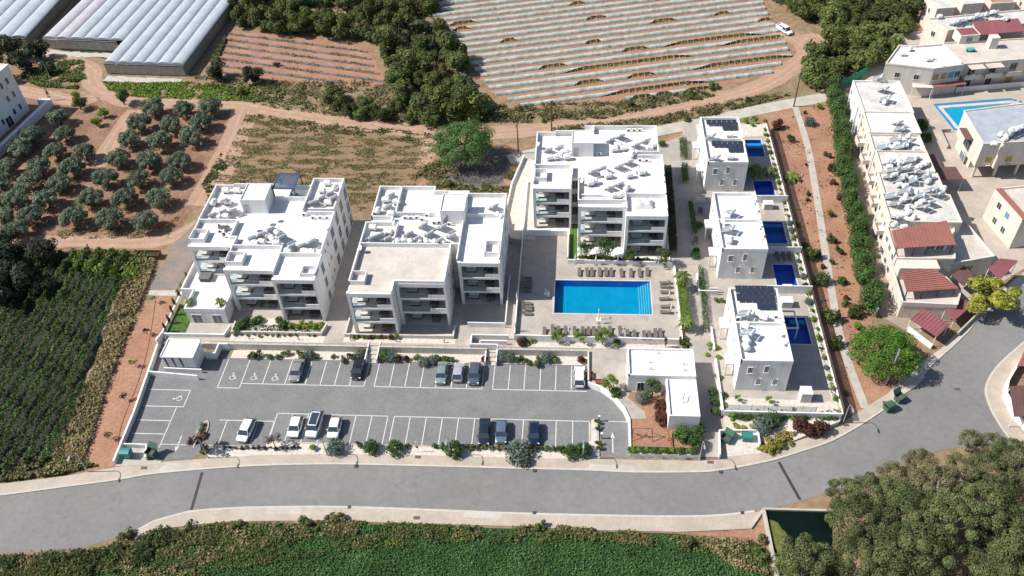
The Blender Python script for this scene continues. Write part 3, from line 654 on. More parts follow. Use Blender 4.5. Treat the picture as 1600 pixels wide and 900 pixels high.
wall([(-68.3, 91.2), (-63.0, 88.6)] if False else [(-70.8, 88.3), (-62.2, 87.6)], 0, 1.1, 'low white wall in front of the utility hut ramp, nearer', t=.22)
wall([(-68.6, 89.3), (-62.1, 89.1)], 0, .9, 'low white wall right under the utility hut front', t=.22)
wall([(-62.4, 92.2), (-60.6, 92.2), (-60.6, 94.3), (-59, 94.3)], 0, 1.6, 'small white wall right of the utility hut', t=.22)
wall([(-10.3, 96.9), (17.0, 96.6)], 1.0, 2.35, 'long grey wall below the row of sunbeds', t=.22)
wall([(17.2, 96.6), (17.2, 114.4)], 1.9, 2.5, 'low white wall with palms right of the pool', t=.25)
wall([(-10.4, 96.9), (-10.4, 139)], 1.0, 2.75, 'long white wall left of the pool terrace', t=.22)
wall([(-1.9, 115.3), (16.9, 114.9)], 1.9, 2.75, 'white garden wall between pool terrace and apartments', t=.22)
wall([(-10.3, 122.8), (-1.9, 122.8), (-1.9, 115.5)], 1.9, 3.2, 'white wall above the shaded corner of the pool terrace', t=.2)
wall([wd[0], wd[6], wd[5], wd[4]], 0, 2.9, 'pale curved wall along the white gravel driveway', t=.25)
wall([(-12.2, 100.2), (-12.2, 112)], 1.0, 2.0, 'thin white wall along the passage right of the middle block', t=.18)
# front garden walls of the two left blocks
wall([(-71.1, 113.5), (-71.4, 105), (-71.3, 96.3), (-60.3, 96.3), (-59.9, 98.5)], 1.0, 1.75, 'white garden wall around the single storey annex', t=.25)
wall([(-59.2, 99.5), (-59.2, 97.1), (-43.5, 97.1), (-43.0, 99.3)], 1.0, 1.75, 'pale stone garden wall in front of the left block', M_STONE, .25)
wall([(-39.3, 108), (-39.3, 97.0), (-20.8, 97.0), (-20.8, 99.3)], 1.0, 1.7, 'pale stone garden wall in front of the middle block', M_STONE, .25)
wall([(-18.6, 99.8), (-12.2, 99.8)], 1.0, 2.1, 'white planter wall in front of the right wing of the middle block', t=.2)
wall([(-11.4, 97.0), (-17.6, 97.0), (-17.6, 94.9), (-13.2, 94.9)], 1.0, 2.1, 'white U shaped ramp wall near the right steps', t=.22)
wall([(-16, 95.9), (-11.6, 95.9)], 1.0, 1.9, 'inner white ramp wall near the right steps', t=.22)
# villas
wall([(40.0, 82.2), (40.0, 161)], 0, 2.15, 'long low wall under the fence beside the villa pools', t=.2)
wall([(22.4, 82.1), (39.8, 82.1)], 0, 2.3, 'white front wall of the nearest villa garden', t=.22)
wall([(32.3, 133.3), (40, 133.3)], 1.9, 3.6, 'white dividing wall between the far and middle villa gardens', t=.18)
wall([(32.2, 118.4), (40, 118.4)], 1.9, 3.6, 'white dividing wall between the two middle villa pools', t=.18)
wall([(22.6, 108.1), (24.3, 108.1)], 1.9, 3.0, 'short white wall left of the nearest villa', t=.18)
wall([(32.3, 108.2), (40, 108.2)], 1.9, 3.7, 'white dividing wall behind the nearest villa pool', t=.18)
wall([(22.6, 133.3), (24.4, 133.3)], 1.9, 3.1, 'short white wall left of the far villa', t=.18)
wall([(20.9, 112), (20.9, 107.6), (24.2, 107.6)], 1.9, 2.9, 'white corner wall of the middle villa forecourt', t=.2)
wall([(22.2, 82.1), (22.2, 92.5)], 1.0, 2.4, 'white planter wall beside the sloping path, nearer part', t=.3)
wall([(22.2, 94.5), (22.2, 99.5)], 1.0, 2.4, 'white planter wall beside the sloping path, upper part', t=.3)
# bin enclosure by the street
BE = pxs([(1124, 716), (1123, 678), (1183, 678), (1186, 700)], .3)
wall([BE[0], BE[1], BE[2], BE[3]], .1, 1.3, 'white three sided bin enclosure beside the pavement', t=.2)
sheet('bin_bay_floor', pxs([(1124, 716), (1124, 678), (1183, 678), (1187, 701), (1150, 711)]), .16, M_CONC)
sheet('bin_bay_floor', [(-69.3, 73.7), (-66, 73.7), (-65.2, 71.6), (-62.6, 71.5), (-62.8, 70.9), (-69.5, 70.3)], .15, M_CONC)
# steps
def steps(x0, x1, y0, y1, z1, n, label):
    c = empty('outdoor_steps', ((x0+x1)/2, y0, 0), label, 'steps')
    for k in range(n):
        s = MB(); s.box(x0, x1, y0+(y1-y0)*k/n, y1, z1*k/n+.003, z1*(k+1)/n); part('step', s, M_CONC, c, .02)
    for x in (x0-.12, x1+.12): s = MB(); s.box(x-.1, x+.1, y0, y1+.1, 0, z1+.12); part('side_wall', s, M_WHITE, c)
steps(-34.9, -33.2, 91.9, 95.9, 1.0, 5, 'pale steps up from the bays, left flight')
steps(-14.9, -13.3, 91.9, 95.9, 1.0, 5, 'pale steps up from the bays, right flight')
# grass, playground soil
sheet('lawn', [(-71, 96.5), (-67.6, 96.5), (-67.6, 104), (-71.1, 104)], 1.02, M_LAWN)
sheet('lawn', [(-1.6, 115.6), (-.2, 115.6), (-.2, 126), (-1.6, 126)], 2.22, M_LAWN)
sheet('playground_soil', [(8.4, 75.4), (17.6, 75.4), (17.6, 79.6), (13.6, 79.6), (13.6, 86), (11, 86.2), (8.6, 86.4), (8.0, 85.2), (10.5, 82.6), (10.7, 81.2), (8.4, 81.1)], 1.01, M_SOILR)
sheet('garden_bed', [(-59, 97.3), (-43.6, 97.3), (-43.4, 99.3), (-50.8, 99.8), (-50.8, 101), (-59, 100.8)], 1.02, M_WSTONE)
sheet('garden_bed', [(-39.1, 97.2), (-20.9, 97.2), (-21.2, 98), (-37.6, 98), (-37.8, 108), (-39.1, 108)], 1.02, M_WSTONE)
sheet('garden_bed', [(-42.9, 95.4), (-59.3, 95.4), (-59.3, 96.9), (-42.9, 96.9)], 1.012, M_WSTONE)
sheet('garden_bed', [(-39.5, 95.7), (-20.4, 95.7), (-20.4, 96.8), (-39.5, 96.8)], 1.012, M_WSTONE)
sheet('garden_bed', [(-10.2, 95.4), (16.5, 95.4), (16.5, 96.5), (-10.2, 96.5)], 1.012, M_WSTONE)
sheet('pebble_garden', [(22.8, 82.4), (39.6, 82.4), (39.6, 84.6), (22.8, 85.0)], 1.915, M_WSTONE)
sheet('pebble_garden', [(32.6, 155.5), (39.7, 156), (39.7, 160.5), (25, 160.5), (25, 156.5)], 1.915, M_WSTONE)
sheet('pebble_strip', [(38.9, 84.8), (39.8, 84.8), (39.8, 155.8), (38.9, 155.8)], 1.92, M_WSTONE)
sheet('white_driveway', [(-10.1, 123.2), (-8.6, 123.2), (-8.6, 143), (-10.1, 143)], 2.21, M_WSTONE)
# concrete lane behind, path on the right
sheet('concrete_lane', strip_poly(smooth_line(pxs([(795, 250), (870, 232), (950, 218), (1030, 205), (1120, 186), (1200, 169), (1300, 150)]), 4), 3.6), .08, M_CONC)
sheet('concrete_path', strip_poly(smooth_line(pxs([(1242, 166), (1262, 230), (1278, 320), (1300, 460), (1318, 545), (1352, 638)]), 5), 1.35), .085, M_CONC)
# right-hand estate ground
sheet('estate_paving', [(56.5, 101), (54.8, 109), (55, 121), (56.6, 140), (58.4, 168), (66, 184), (82, 205), (160, 210), (160, 150), (120, 125), (80, 118)], .03, mat('pinkish_concrete', (.45, .385, .325), .9, .2, .3, fine=.08))
sheet('alley', [(51.2, 105), (54.2, 102), (57, 101), (55.2, 112), (56.8, 140), (58.6, 170), (68, 190), (80, 215), (76, 215), (60, 185), (55.8, 170), (54.5, 140), (52, 115)], .05, mat('alley_concrete', (.33, .27, .21), .9, .25, .4, fine=.1))
# pond
PD = pxs([(1192, 797), (1300, 801), (1300, 900), (1330, 960), (1225, 960)])
sheet('pond_water', PD, .10, mat('dark_green_pond_water', (.003, .009, .006), .2, .3, .6, spec=.3))
sheet('pond_algae', rough_edge(pxs([(1200, 812), (1215, 816), (1226, 832), (1224, 855), (1216, 868), (1207, 850)]), .5, .15, 3), .108, mat('yellow_green_algae', (.13, .135, .02), .8, .4, 2, fine=.3))
sheet('pond_algae', rough_edge(pxs([(1214, 872), (1228, 874), (1240, 888), (1260, 905), (1226, 905)]), .5, .15, 4), .108, MATS['yellow_green_algae'])
wall([PD[0], P(1225, 960)], 0, .55, 'pale concrete rim along the left side of the dark pond', M_CONC, .45)
wall([PD[0], P(1302, 800)], 0, .45, 'thin concrete rim between the pond and the road', M_CONC, .3)
tp = pxs([(1172, 826), (1190, 800)]); wall(tp, 0, .3, 'short concrete kerb ending the far pavement', M_CONC, .4)
sheet('bare_soil', rough_edge(pxs([(1080, 833), (1172, 828), (1196, 812), (1204, 850), (1190, 862), (1150, 846)]), .6, .2, 9), .016, M_SOILR)
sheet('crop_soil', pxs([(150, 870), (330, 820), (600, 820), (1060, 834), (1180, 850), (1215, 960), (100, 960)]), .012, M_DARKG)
# ------------------------------------------------------------------ buildings
def win(root, x, y, z, face, w=1.2, h=1.3, glass=None, frame=None, sill=True, name='window', bars=1):
    """window on a wall plane; face W E S N or an angle (radians, direction the wall faces) ; x, y = middle of its foot on the wall"""
    a = {'E': 0, 'N': R(90), 'W': R(180), 'S': R(-90)}.get(face, face); n = Vector((math.cos(a), math.sin(a))); t = Vector((-n.y, n.x))
    def bx(mb, u0, u1, d0, d1, z0, z1):
        c = Vector((x, y))+t*(u0+u1)/2+n*(d0+d1)/2; mb.obox(c, u1-u0, d1-d0, z0, z1, math.atan2(t.y, t.x))
    f = MB(); s = .07
    bx(f, -w/2-s, -w/2+s*.4, -.04, .07, z, z+h); bx(f, w/2-s*.4, w/2+s, -.04, .07, z, z+h); bx(f, -w/2-s, w/2+s, -.04, .075, z+h, z+h+s)
    for k in range(bars): u = -w/2+w*(k+1)/(bars+1); bx(f, u-.025, u+.025, -.04, .05, z, z+h)
    p = part(name, f, frame or M_WHITE, root)
    g = MB(); bx(g, -w/2, w/2, -.06, .025, z, z+h); sub('pane', g, glass or M_DGLASS, p, root)
    if sill: q = MB(); bx(q, -w/2-.12, w/2+.12, -.02, .13, z-.08, z); sub('sill', q, M_WHITE, p, root)
    return p
def loggia(root, x0, x1, yf, yb, zs, top, open_left=False, solid=.36):
    for i in range(4):
        s = MB()
        if i == 0: s.box(x0+.02, x1-.02, yf+.1, yb, zs[0]-.0, zs[0]+.06); part('patio_floor', s, M_TAN, root)
        else: s.box(x0+.02, x1-.02, yf+.05, yb, zs[i]-.42, zs[i]); part('balcony_slab', s, M_WHITE, root)
        if i < 3:
            d = MB(); h = 2.45; a, b = x0+.55, x1-.55; z = zs[i]+.06
            for u in (a, a+(b-a)/3, a+(b-a)*2/3, b): d.box(u-.04, u+.04, yb-.09, yb-.02, z, z+h)
            d.box(a-.04, b+.04, yb-.1, yb-.02, z+h, z+h+.08); dd = part('sliding_door', d, M_DARK, root)
            g = MB(); g.box(a+.04, b-.04, yb-.06, yb-.04, z, z+h); sub('pane', g, M_DGLASS, dd, root)
        if 0 < i < 3:
            z = zs[i]; xm = x0+.4+(x1-x0-.8)*(1-solid); b = MB(); b.box(xm, x1-.42, yf+.08, yf+.3, z, z+.75); b.box(xm, xm+.15, yf+.3, yf+1.2, z, z+.75)
            part('parapet', b, M_WHITE, root)
            g = MB(); g.box(x0+.45, xm-.02, yf+.12, yf+.14, z+.02, z+1.0); gg = part('balustrade', g, M_BAL, root)
            r = MB(); r.box(x0+.45, xm-.02, yf+.10, yf+.16, z+1.0, z+1.04)
            if open_left: r.box(x0+.1, x0+.14, yf+.6, yb, z+1.0, z+1.04)
            sub('rail', r, M_METAL, gg, root)
            if open_left: g2 = MB(); g2.box(x0+.11, x0+.13, yf+.6, yb, z+.02, z+1.0); sub('side_pane', g2, M_BAL, gg, root)
    p = MB(); p.box(x0, x0+.5, yf, yf+.6, zs[0], top); part('pier', p, M_WHITE, root)
    p = MB(); p.box(x1-.4, x1, yf, yb, zs[0], top); part('side_wall', p, M_WHITE, root); p = MB()
    if not open_left: p.box(x0, x0+.3, yf+.6, yb, zs[0], zs[3]-.01)
    else: p.box(x0, x0+.25, yf+.6, yb, zs[3]-.5, zs[3]-.01)
    part('side_beam', p, M_WHITE, root)
    f = MB(); f.box(x0+.5, x1-.4, yf, yf+.3, zs[3]-.5, zs[3]+.32); part('roof_edge', f, M_WHITE, root)
def mass(root, rects, z0, zr, m=M_WHITE, roof=M_ROOF):
    b = MB(); r = MB()
    for x0, x1, y0, y1 in rects:
        b.box(x0, x1, y0, y1, z0, zr); r.add([(x0+.02, y0+.02, zr+.012), (x1-.02, y0+.02, zr+.012), (x1-.02, y1-.02, zr+.012), (x0+.02, y1-.02, zr+.012)], [(0, 1, 2, 3)])
    part('wall', b, m, root); return part('roof', r, roof, root)
def parapet(root, segs, z0, z1, t=.22, m=M_WHITE):
    """axis aligned parapet pieces (x0,y0,x1,y1): alternate pieces are a few mm higher so no two faces share a plane"""
    o = MB()
    for k, (xa, ya, xb, yb) in enumerate(segs):
        e = .004*(k % 3)
        if abs(xa-xb) < 1e-6: o.box(xa-t/2+e, xa+t/2-e, min(ya, yb)-t/2+e, max(ya, yb)+t/2-e, z0-.01, z1+e)
        else: o.box(min(xa, xb)-t/2+e, max(xa, xb)+t/2-e, ya-t/2+e, ya+t/2-e, z0-.01, z1+e)
    return part('parapet', o, m, root)
def stairtower(root, x0, x1, y0, y1, z0, z1, door=True):
    b = MB(); b.box(x0, x1, y0, y1, z0, z1-.25); t = part('stair_tower', b, M_WHITE, root)
    p = MB(); q = .14
    for a in ((x0, x1, y0, y0+q), (x0, x1, y1-q, y1), (x0, x0+q, y0+q, y1-q), (x1-q, x1, y0+q, y1-q)): p.box(*a, z1-.25, z1)
    sub('tower_rim', p, M_WHITE, t, root)
    r = MB(); r.box(x0+q, x1-q, y0+q, y1-q, z1-.24, z1-.2); sub('tower_roof', r, M_ROOF, t, root)
    if door: d = MB(); d.box(x0+.35, x0+1.35, y0-.03, y0-.005, z0+.05, z0+2.1); sub('door', d, M_METAL, t, root)
def cube_box(root, x0, x1, y0, y1, z0, z1, t=.15):      # open topped service box on a roof terrace
    parapet(root, [(x0, y0, x1, y0), (x1, y0, x1, y1), (x1, y1, x0, y1), (x0, y1, x0, y0)], z0, z1, t)

# --- left apartment block
A = empty('apartment_block', (-56, 113, 1), 'left white three storey apartment block with navy pergola on its roof', 'apartment block', 'white apartment blocks of the estate')
Z1 = [1.0, 4.2, 7.4, 10.45]; ZR = 10.45; ZT = 11.4
mass(A, [(-68.3, -44.1, 115.5, 125.5), (-49.9, -44.1, 125.5, 127.8), (-60.9, -44.1, 108.6, 115.5), (-51.0, -43.7, 103.6, 108.6), (-60.0, -51.0, 105.6, 108.6), (-68.1, -60.9, 111.6, 115.5)], 1, ZR)
loggia(A, -68.1, -60.3, 108.6, 111.6, Z1, ZR+.35, True); loggia(A, -59.9, -51.0, 102.7, 105.6, Z1, ZR+.35, True); loggia(A, -50.9, -43.6, 100.5, 103.6, Z1, ZR+.35, False)
parapet(A, [(-68.2, 115.4, -68.2, 125.5), (-68.2, 125.5, -64.8, 125.5), (-64.8, 125.9, -56.3, 125.9), (-56.3, 125.5, -49.9, 125.5), (-49.9, 125.5, -49.9, 127.7), (-49.9, 127.7, -44.2, 127.7), (-44.2, 127.7, -44.2, 118.7), (-48.8, 118.7, -44.2, 118.7), (-48.8, 117.8, -44.0, 117.8), (-44.0, 117.8, -43.9, 117.8), (-43.9, 117.8, -43.9, 106.6), (-68.2, 115.4, -61.0, 115.4), (-61.0, 115.4, -61.0, 110.8), (-61.0, 110.8, -59.8, 110.8), (-59.8, 110.8, -59.8, 108.5), (-59.8, 108.5, -51.0, 108.5), (-51.0, 108.5, -51.0, 106.6), (-51.0, 106.6, -43.9, 106.6), (-49.9, 118.7, -49.9, 125.5), (-55.9, 122.0, -49.9, 122.0)], ZR, ZT)
parapet(A, [(-68.2, 110, -68.2, 115.4), (-59.9, 104.2, -59.9, 108.5), (-51.0, 102, -51.0, 106.6), (-43.7, 102, -43.7, 106.6)], ZR, ZT-.15, .2)
cube_box(A, -68.2, -65.5, 110.0, 112.6, ZR, ZT); cube_box(A, -59.9, -57.0, 104.2, 106.8, ZR, ZT); cube_box(A, -46.1, -43.8, 101.6, 103.5, ZR, ZT-.1)
stairtower(A, -60.9, -56.3, 118.2, 123.2, ZR, 13.6)
wz = [(1.9, 0), (5.1, 1), (8.3, 2)]
for z, k in wz:
    for y, w, h in ((126.3, 1.7, 2.3), (122.6, 1.7, 2.3), (118.9, 1.5, 2.3), (115.0, 1.7, 2.3), (111.6, .7, .9), (109.6, .6, .8), (105.6, 1.3, 2.1)): win(A, -44.1 if y > 108.6 else -43.7, y, z-.5+(1 if h < 1 else 0), 'E', w, h, M_BGLASS, sill=True)
for z, k in wz:
    for y in (118, 122.5): win(A, -68.3, y, z, 'W', 1.2, 1.4)
# annex
B = empty('terrace_annex', (-64, 104, 1), 'single storey white annex with roof terrace and pot plants beside the left block', 'annex')
mass(B, [(-67.6, -60.6, 99.6, 111.4)], 1.05, 3.7)
o = MB(); o.box(-69.9, -67.6, 104.5, 113.8, 1.02, 3.69); part('side_store', o, M_WHITE, B)
parapet(B, [(-67.55, 99.7, -60.6, 99.7), (-67.55, 99.7, -67.55, 104.4), (-60.6, 99.7, -60.6, 108.3), (-69.8, 104.5, -69.8, 113.5), (-69.8, 104.5, -67.6, 104.5)], 3.7, 4.5, .25)
for x in (-65.9, -62.3): win(B, x, 99.6, 1.1, 'S', 1.7, 1.9, M_BGLASS, sill=False, name='glass_door', bars=1)
# --- middle block
A2 = empty('apartment_block', (-28, 111, 1), 'middle white apartment block with a tan tiled roof terrace', 'apartment block', 'white apartment blocks of the estate')
mass(A2, [(-36.9, -20.2, 115.0, 125.4), (-37.6, -20.2, 109.3, 115.0), (-20.2, -13.1, 108.0, 123.3)], 1, ZR)
b = MB(); b.box(-37.6, -30.1, 100.6, 109.3, 1, ZR); b.box(-30.1, -21.7, 103.1, 109.3, 1, ZR); part('wall', b, M_WHITE, A2)
b = MB(); b.box(-37.4, -30.1, 97.9, 109.2, ZR+.004, ZR+.02); b.box(-30.1, -21.8, 100.4, 109.2, ZR+.003, ZR+.018); part('terrace_floor', b, M_TAN, A2)
loggia(A2, -37.6, -30.1, 97.5, 100.6, Z1, ZR+.38, True); loggia(A2, -30.0, -21.6, 100.0, 103.1, Z1, ZR+.4, False); loggia(A2, -20.15, -13.0, 105.2, 108.0, Z1, ZR+.4, False)
parapet(A2, [(-36.8, 116.7, -36.8, 125.4), (-36.8, 125.4, -26.5, 125.4), (-26.5, 125.4, -26.5, 124.1), (-26.5, 124.1, -24, 124.1), (-32.7, 117.8, -32.7, 125.4), (-32.7, 117.8, -25.7, 117.8), (-36.8, 116.7, -33.0, 116.7), (-33.0, 115.0, -33.0, 116.7), (-37.5, 115.0, -31.8, 115.0), (-37.5, 109.4, -37.5, 115.0), (-37.5, 109.4, -32.0, 109.4), (-32.0, 109.4, -20.3, 109.2), (-31.8, 109.4, -31.8, 115.0), (-20.3, 105.7, -20.3, 117.8), (-20.3, 123.4, -17.0, 123.4), (-17.0, 123.4, -13.2, 123.4), (-13.2, 106, -13.2, 123.4), (-19.8, 117.6, -13.2, 117.6), (-20.3, 117.8, -20.3, 123.4)], ZR, ZT)
parapet(A2, [(-37.5, 100.0, -37.5, 109.4), (-21.8, 100.6, -21.8, 109.2), (-30.1, 97.7, -30.1, 100.2), (-30.1, 100.2, -21.8, 100.2)], ZR, ZT-.05, .28)
cube_box(A2, -37.5, -35.0, 99.9, 102.3, ZR, ZT); cube_box(A2, -15.7, -13.4, 107.2, 110.2, ZR, ZT+.1)
stairtower(A2, -24.2, -19.9, 115.6, 120.4, ZR, 13.6)
for z, k in wz:
    for y, w, h in ((121, 1.3, 1.8), (117, 1.2, 1.8), (113, .6, .8), (110.3, 1.2, 1.8)): win(A2, -13.1, y, z-.4, 'E', w, h, M_BGLASS)
    for y in (106.5, 103.9): win(A2, -21.6, y, z, 'E', .5, 1.0, M_DGLASS)
    win(A2, -20.95, 109.0, z-.4, 'S', .9, 1.9, M_DGLASS, name='window', sill=False) if False else None
    for y in (112, 119, 123): win(A2, -37.6 if y < 115 else -36.9, y, z, 'W', 1.2, 1.4)
# --- right block
A3 = empty('apartment_block', (3, 130, 2.2), 'right white apartment block behind the large pool, roof covered in collectors', 'apartment block', 'white apartment blocks of the estate')
Z3 = [2.2, 5.3, 8.4, 11.4]; ZR3 = 11.4; ZT3 = 12.4
mass(A3, [(-8.4, -1.4, 131, 141.8), (-1.4, -.1, 128, 135), (-1.4, .9, 135, 142.4), (.9, 14.9, 135, 144), (-.1, 15.5, 127.9, 135), (-8.4, -1.4, 127.4, 131), (-.1, 8.3, 122.3, 127.9), (8.3, 15.5, 122.3, 127.9), (8.3, 15.5, 119.7, 122.3)], 2.2, ZR3)
loggia(A3, -8.4, -1.4, 124.5, 127.4, Z3, ZR3+.35, True); loggia(A3, -.1, 8.2, 119.2, 122.3, Z3, ZR3+.45, True); loggia(A3, 8.25, 15.5, 116.8, 119.7, Z3, ZR3+.35, False)
parapet(A3, [(-8.3, 131, -8.3, 141.7), (-8.3, 141.7, -4.8, 141.7), (-4.8, 142.2, -1.5, 142.2), (2.7, 142.4, 2.7, 144), (1.0, 143.9, 14.8, 143.9), (14.8, 135.3, 14.8, 143.9), (10.9, 135.3, 14.8, 135.3), (10.9, 134.1, 15.4, 134.1), (15.4, 122.4, 15.4, 134.1), (-8.3, 131, -1.4, 131), (-1.3, 128, -1.3, 131), (-.1, 120.5, -.1, 128), (.1, 120.5, 8.2, 120.5), (8.3, 120.5, 8.3, 122.4), (8.3, 122.4, 15.4, 122.4)], ZR3, ZT3)
parapet(A3, [(-8.3, 126.2, -8.3, 131), (-1.5, 125, -1.5, 131), (15.4, 118.5, 15.4, 122.4), (8.4, 118.5, 8.4, 122.4)], ZR3, ZT3-.15, .2)
parapet(A3, [(.2, 122.6, 4.0, 122.6), (.2, 121.6, 5.3, 121.6)], ZR3, ZR3+.5, .3)
cube_box(A3, -8.2, -6.0, 127.0, 129.6, ZR3, ZT3)
stairtower(A3, -1.5, 2.6, 134.8, 139.1, ZR3, 14.6)
for z in (3.2, 6.3, 9.4):
    for x in (-1.0, -.55): pass
    win(A3, -.75, 127.95, z-.3, 'S', 1.0, 1.9, M_DGLASS, sill=True, name='window', bars=1)
    for y in (140, 136.8, 130.5, 126, 123): win(A3, 14.95 if y > 135 else 15.5, y, z-.4, 'E', 1.1, 1.7, M_BGLASS)
    for y in (134, 139): win(A3, -8.4, y, z, 'W', 1.1, 1.4)
# rooftop pergola of the left block
pg = empty('roof_pergola', (-54.2, 124.2, ZR), 'dark navy louvred pergola on the back of the left block roof', 'pergola')
q = MB()
for k in range(12): q.box(-56.0+k*.32, -55.78+k*.32, 122.5, 126.8, ZR+2.55, ZR+2.60)
part('louvres', q, M_NAVYM, pg)
q = MB(); q.box(-56.2, -52.0, 122.3, 122.5, ZR+2.45, ZR+2.66); q.box(-56.2, -52.0, 126.8, 127.0, ZR+2.45, ZR+2.66); q.box(-56.2, -56.02, 122.5, 126.8, ZR+2.45, ZR+2.66); q.box(-52.2, -52.0, 122.5, 126.8, ZR+2.45, ZR+2.66); part('beam', q, M_NAVYM, pg)
for x in (-56.1, -52.1):
    for y in (122.4, 126.9): q = MB(); q.box(x-.08, x+.08, y-.08, y+.08, ZR, ZR+2.45); part('post', q, M_NAVYM, pg)
# --- villas
def villa(y0, label, pv=False):
    v = empty('villa', (28.3, y0, 1.9), label, 'villa', 'white villas with pools'); X0, X1 = 24.5, 32.2; y1 = y0+15.6; ym = y0+7.9
    mass(v, [(X0, X1, y0, y1)], 1.9, 8.25)
    parapet(v, [(X0+.1, y0+.1, X1-.1, y0+.1), (X1-.1, y0+.1, X1-.1, y1-.1), (X1-.1, y1-.1, X0+.1, y1-.1), (X0+.12, y1-.1, X0+.12, y0+.1), (X0+.1, ym, X1-.1, ym)], 8.25, 8.9, .25)
    for x, z, w, h in ((26.2, 6.0, .7, 1.3), (28.6, 6.2, .6, 1.5), (27.8, 3.4, .65, 1.3), (30.3, 3.4, .65, 1.3)): win(v, x, y0, z, 'S', w, h, M_DGLASS if z > 5 else M_BGLASS, bars=2)
    for y in (y0+3.2, y0+6, y0+10.2, y0+13): win(v, X0, y, 6.1, 'W', .5, 1.1, M_DGLASS, sill=False)
    for y in (y0+2.5, y0+11): win(v, X0, y, 2.0, 'W', 1.1, 2.1, M_BGLASS, sill=False, name='door', bars=0)
    for y in (y0+4, y0+11.8): 
        win(v, X1, y, 2.0, 'E', 5.0, 2.4, M_DGLASS, sill=False, name='sliding_door', bars=3); win(v, X1, y, 5.6, 'E', 3.2, 2.1, M_DGLASS, sill=False, name='sliding_door', bars=1)
    for y in (y0+3.9, y0+11.6): c = MB(); c.box(X0-1.35, X0+.01, y-1.1, y+1.1, 4.5, 4.85); c.box(X0-1.3, X0-1.1, y-1.05, y-.85, 1.9, 4.5); part('porch_canopy', c, M_WHITE, v)
    return v
V1 = villa(136.8, 'farthest white villa pair with two dark photovoltaic arrays on its roof')
V2 = villa(111.7, 'middle white villa pair with a bare white roof and two heaters')
V3 = villa(86.5, 'nearest white villa pair with one photovoltaic array on its back half')
def pvarray(x0, y0, nx, ny, cut, z, label):
    c = empty('photovoltaic_array', (x0+nx*.5, y0+ny*.8, z), label, 'solar panels', 'photovoltaic arrays on the villa roofs')
    for j in range(ny):
        for i in range(nx):
            if (j, i) in cut: continue
            p = MB(); a, b = x0+i*1.02, y0+j*1.62; s = R(8)
            p.add([(a, b, z+.25+j*.22), (a+.98, b, z+.25+j*.22), (a+.98, b+1.56, z+.25+j*.22+.2), (a, b+1.56, z+.25+j*.22+.2)], [(0, 1, 2, 3)]); part('panel', p, M_PVP, c)
    f = MB()
    for i in range(nx+1):
        for j in (0, ny): f.box(x0+i*1.02-.03, x0+i*1.02+.03, y0+j*1.62-.1, y0+j*1.62-.04, z, z+.22+j*.22)
    part('frame', f, M_METAL, c)
M_PVP = mat('photovoltaic_glass', (.030, .036, .055), .18, spec=.7)
pvarray(25.5, 97.6, 6, 3, {(0, 0), (0, 1), (0, 2)}, 8.27, 'array of dark panels on the nearest villa roof')
pvarray(25.6, 148.2, 6, 2, {(0, 0), (0, 1), (0, 2)}, 8.27, 'dark panel array on the back half of the farthest villa roof')
pvarray(25.9, 140.6, 6, 2, {(0, 0), (0, 1), (0, 2)}, 8.27, 'dark panel array on the front half of the farthest villa roof')
# white frame over the near villa pool
fr = MB(); fr.box(32.2, 35.6, 101.0, 101.2, 4.55, 4.8); fr.box(35.4, 35.6, 97.2, 101.0, 4.55, 4.8); fr.box(32.2, 35.4, 97.2, 97.4, 4.55, 4.8); fr.box(35.41, 35.59, 97.41, 97.59, 1.9, 4.55)
part('sunshade_frame', fr, M_WHITE, V3)
for nm, x0, x1, y0, y1, h, lb in (('pool_pump_box', 34.4, 36.2, 104.6, 106.0, 1.3, 'white pump housing behind the nearest villa pool'), ('pool_pump_box', 35.2, 36.9, 131.0, 132.2, 1.3, 'white pump housing at the edge of the second villa pool'), ('outdoor_shower_block', 34.0, 35.6, 84.3, 85.8, 2.0, 'white block in the front corner of the nearest villa garden'), ('pool_pump_box', 35.4, 36.9, 109.0, 109.7, .6, 'low white box at the end of the middle villa pool')):
    c = empty(nm, ((x0+x1)/2, (y0+y1)/2, 1.9), lb, 'service box'); q = MB(); q.box(x0, x1, y0, y1, 1.91, 1.9+h); part('wall', q, M_WHITE, c, .03)
    q = MB(); q.box(x0-.06, x1+.06, y0-.06, y1+.06, 1.9+h, 1.98+h); part('lid', q, M_WHITE, c); q = MB(); q.box(x0+.2, x1-.2, y0-.03, y0-.005, 2.0, 1.8+h); part('hatch', q, M_METAL, c)
# --- clubhouse and utility hut
CH = empty('clubhouse', (13, 88, 1), 'white flat roofed L shaped clubhouse between the car park and the villas', 'building')
mass(CH, [(8.0, 18.3, 86.5, 92.1)], 1, 4.55); 
q = MB(); q.box(13.8, 18.35, 79.2, 86.5, 1, 4.1); part('wall', q, M_WHITE, CH); q = MB(); q.box(13.85, 18.3, 79.25, 86.48, 4.1, 4.12); part('roof', q, M_ROOF, CH)
parapet(CH, [(8.1, 86.6, 18.2, 86.6), (18.2, 86.6, 18.2, 92.0), (18.2, 92.0, 8.1, 92.0), (8.1, 92.0, 8.1, 86.6)], 4.55, 4.95, .25)
parapet(CH, [(13.9, 79.3, 18.25, 79.3), (18.25, 79.3, 18.25, 86.3), (13.9, 86.3, 13.9, 79.3)], 4.1, 4.45, .2)
for i, (x, y) in enumerate(((11.4, 89.4), (11.5, 88.0), (16.6, 89.2), (16.7, 87.9), (12.8, 91.3))):
    q = MB(); q.cyl((x, y, 4.55), (x, y, 5.0), .07, n=8); q.cyl((x, y, 5.0), (x+.3, y-.1, 5.05), .07, n=8); part('vent_pipe', q, M_METAL, CH)
q = MB(); q.tube([(16.0, 82.0, 4.1), (16.0, 82.0, 4.9), (16.3, 83.2, 4.95)], .06); part('vent_pipe', q, M_METAL, CH)
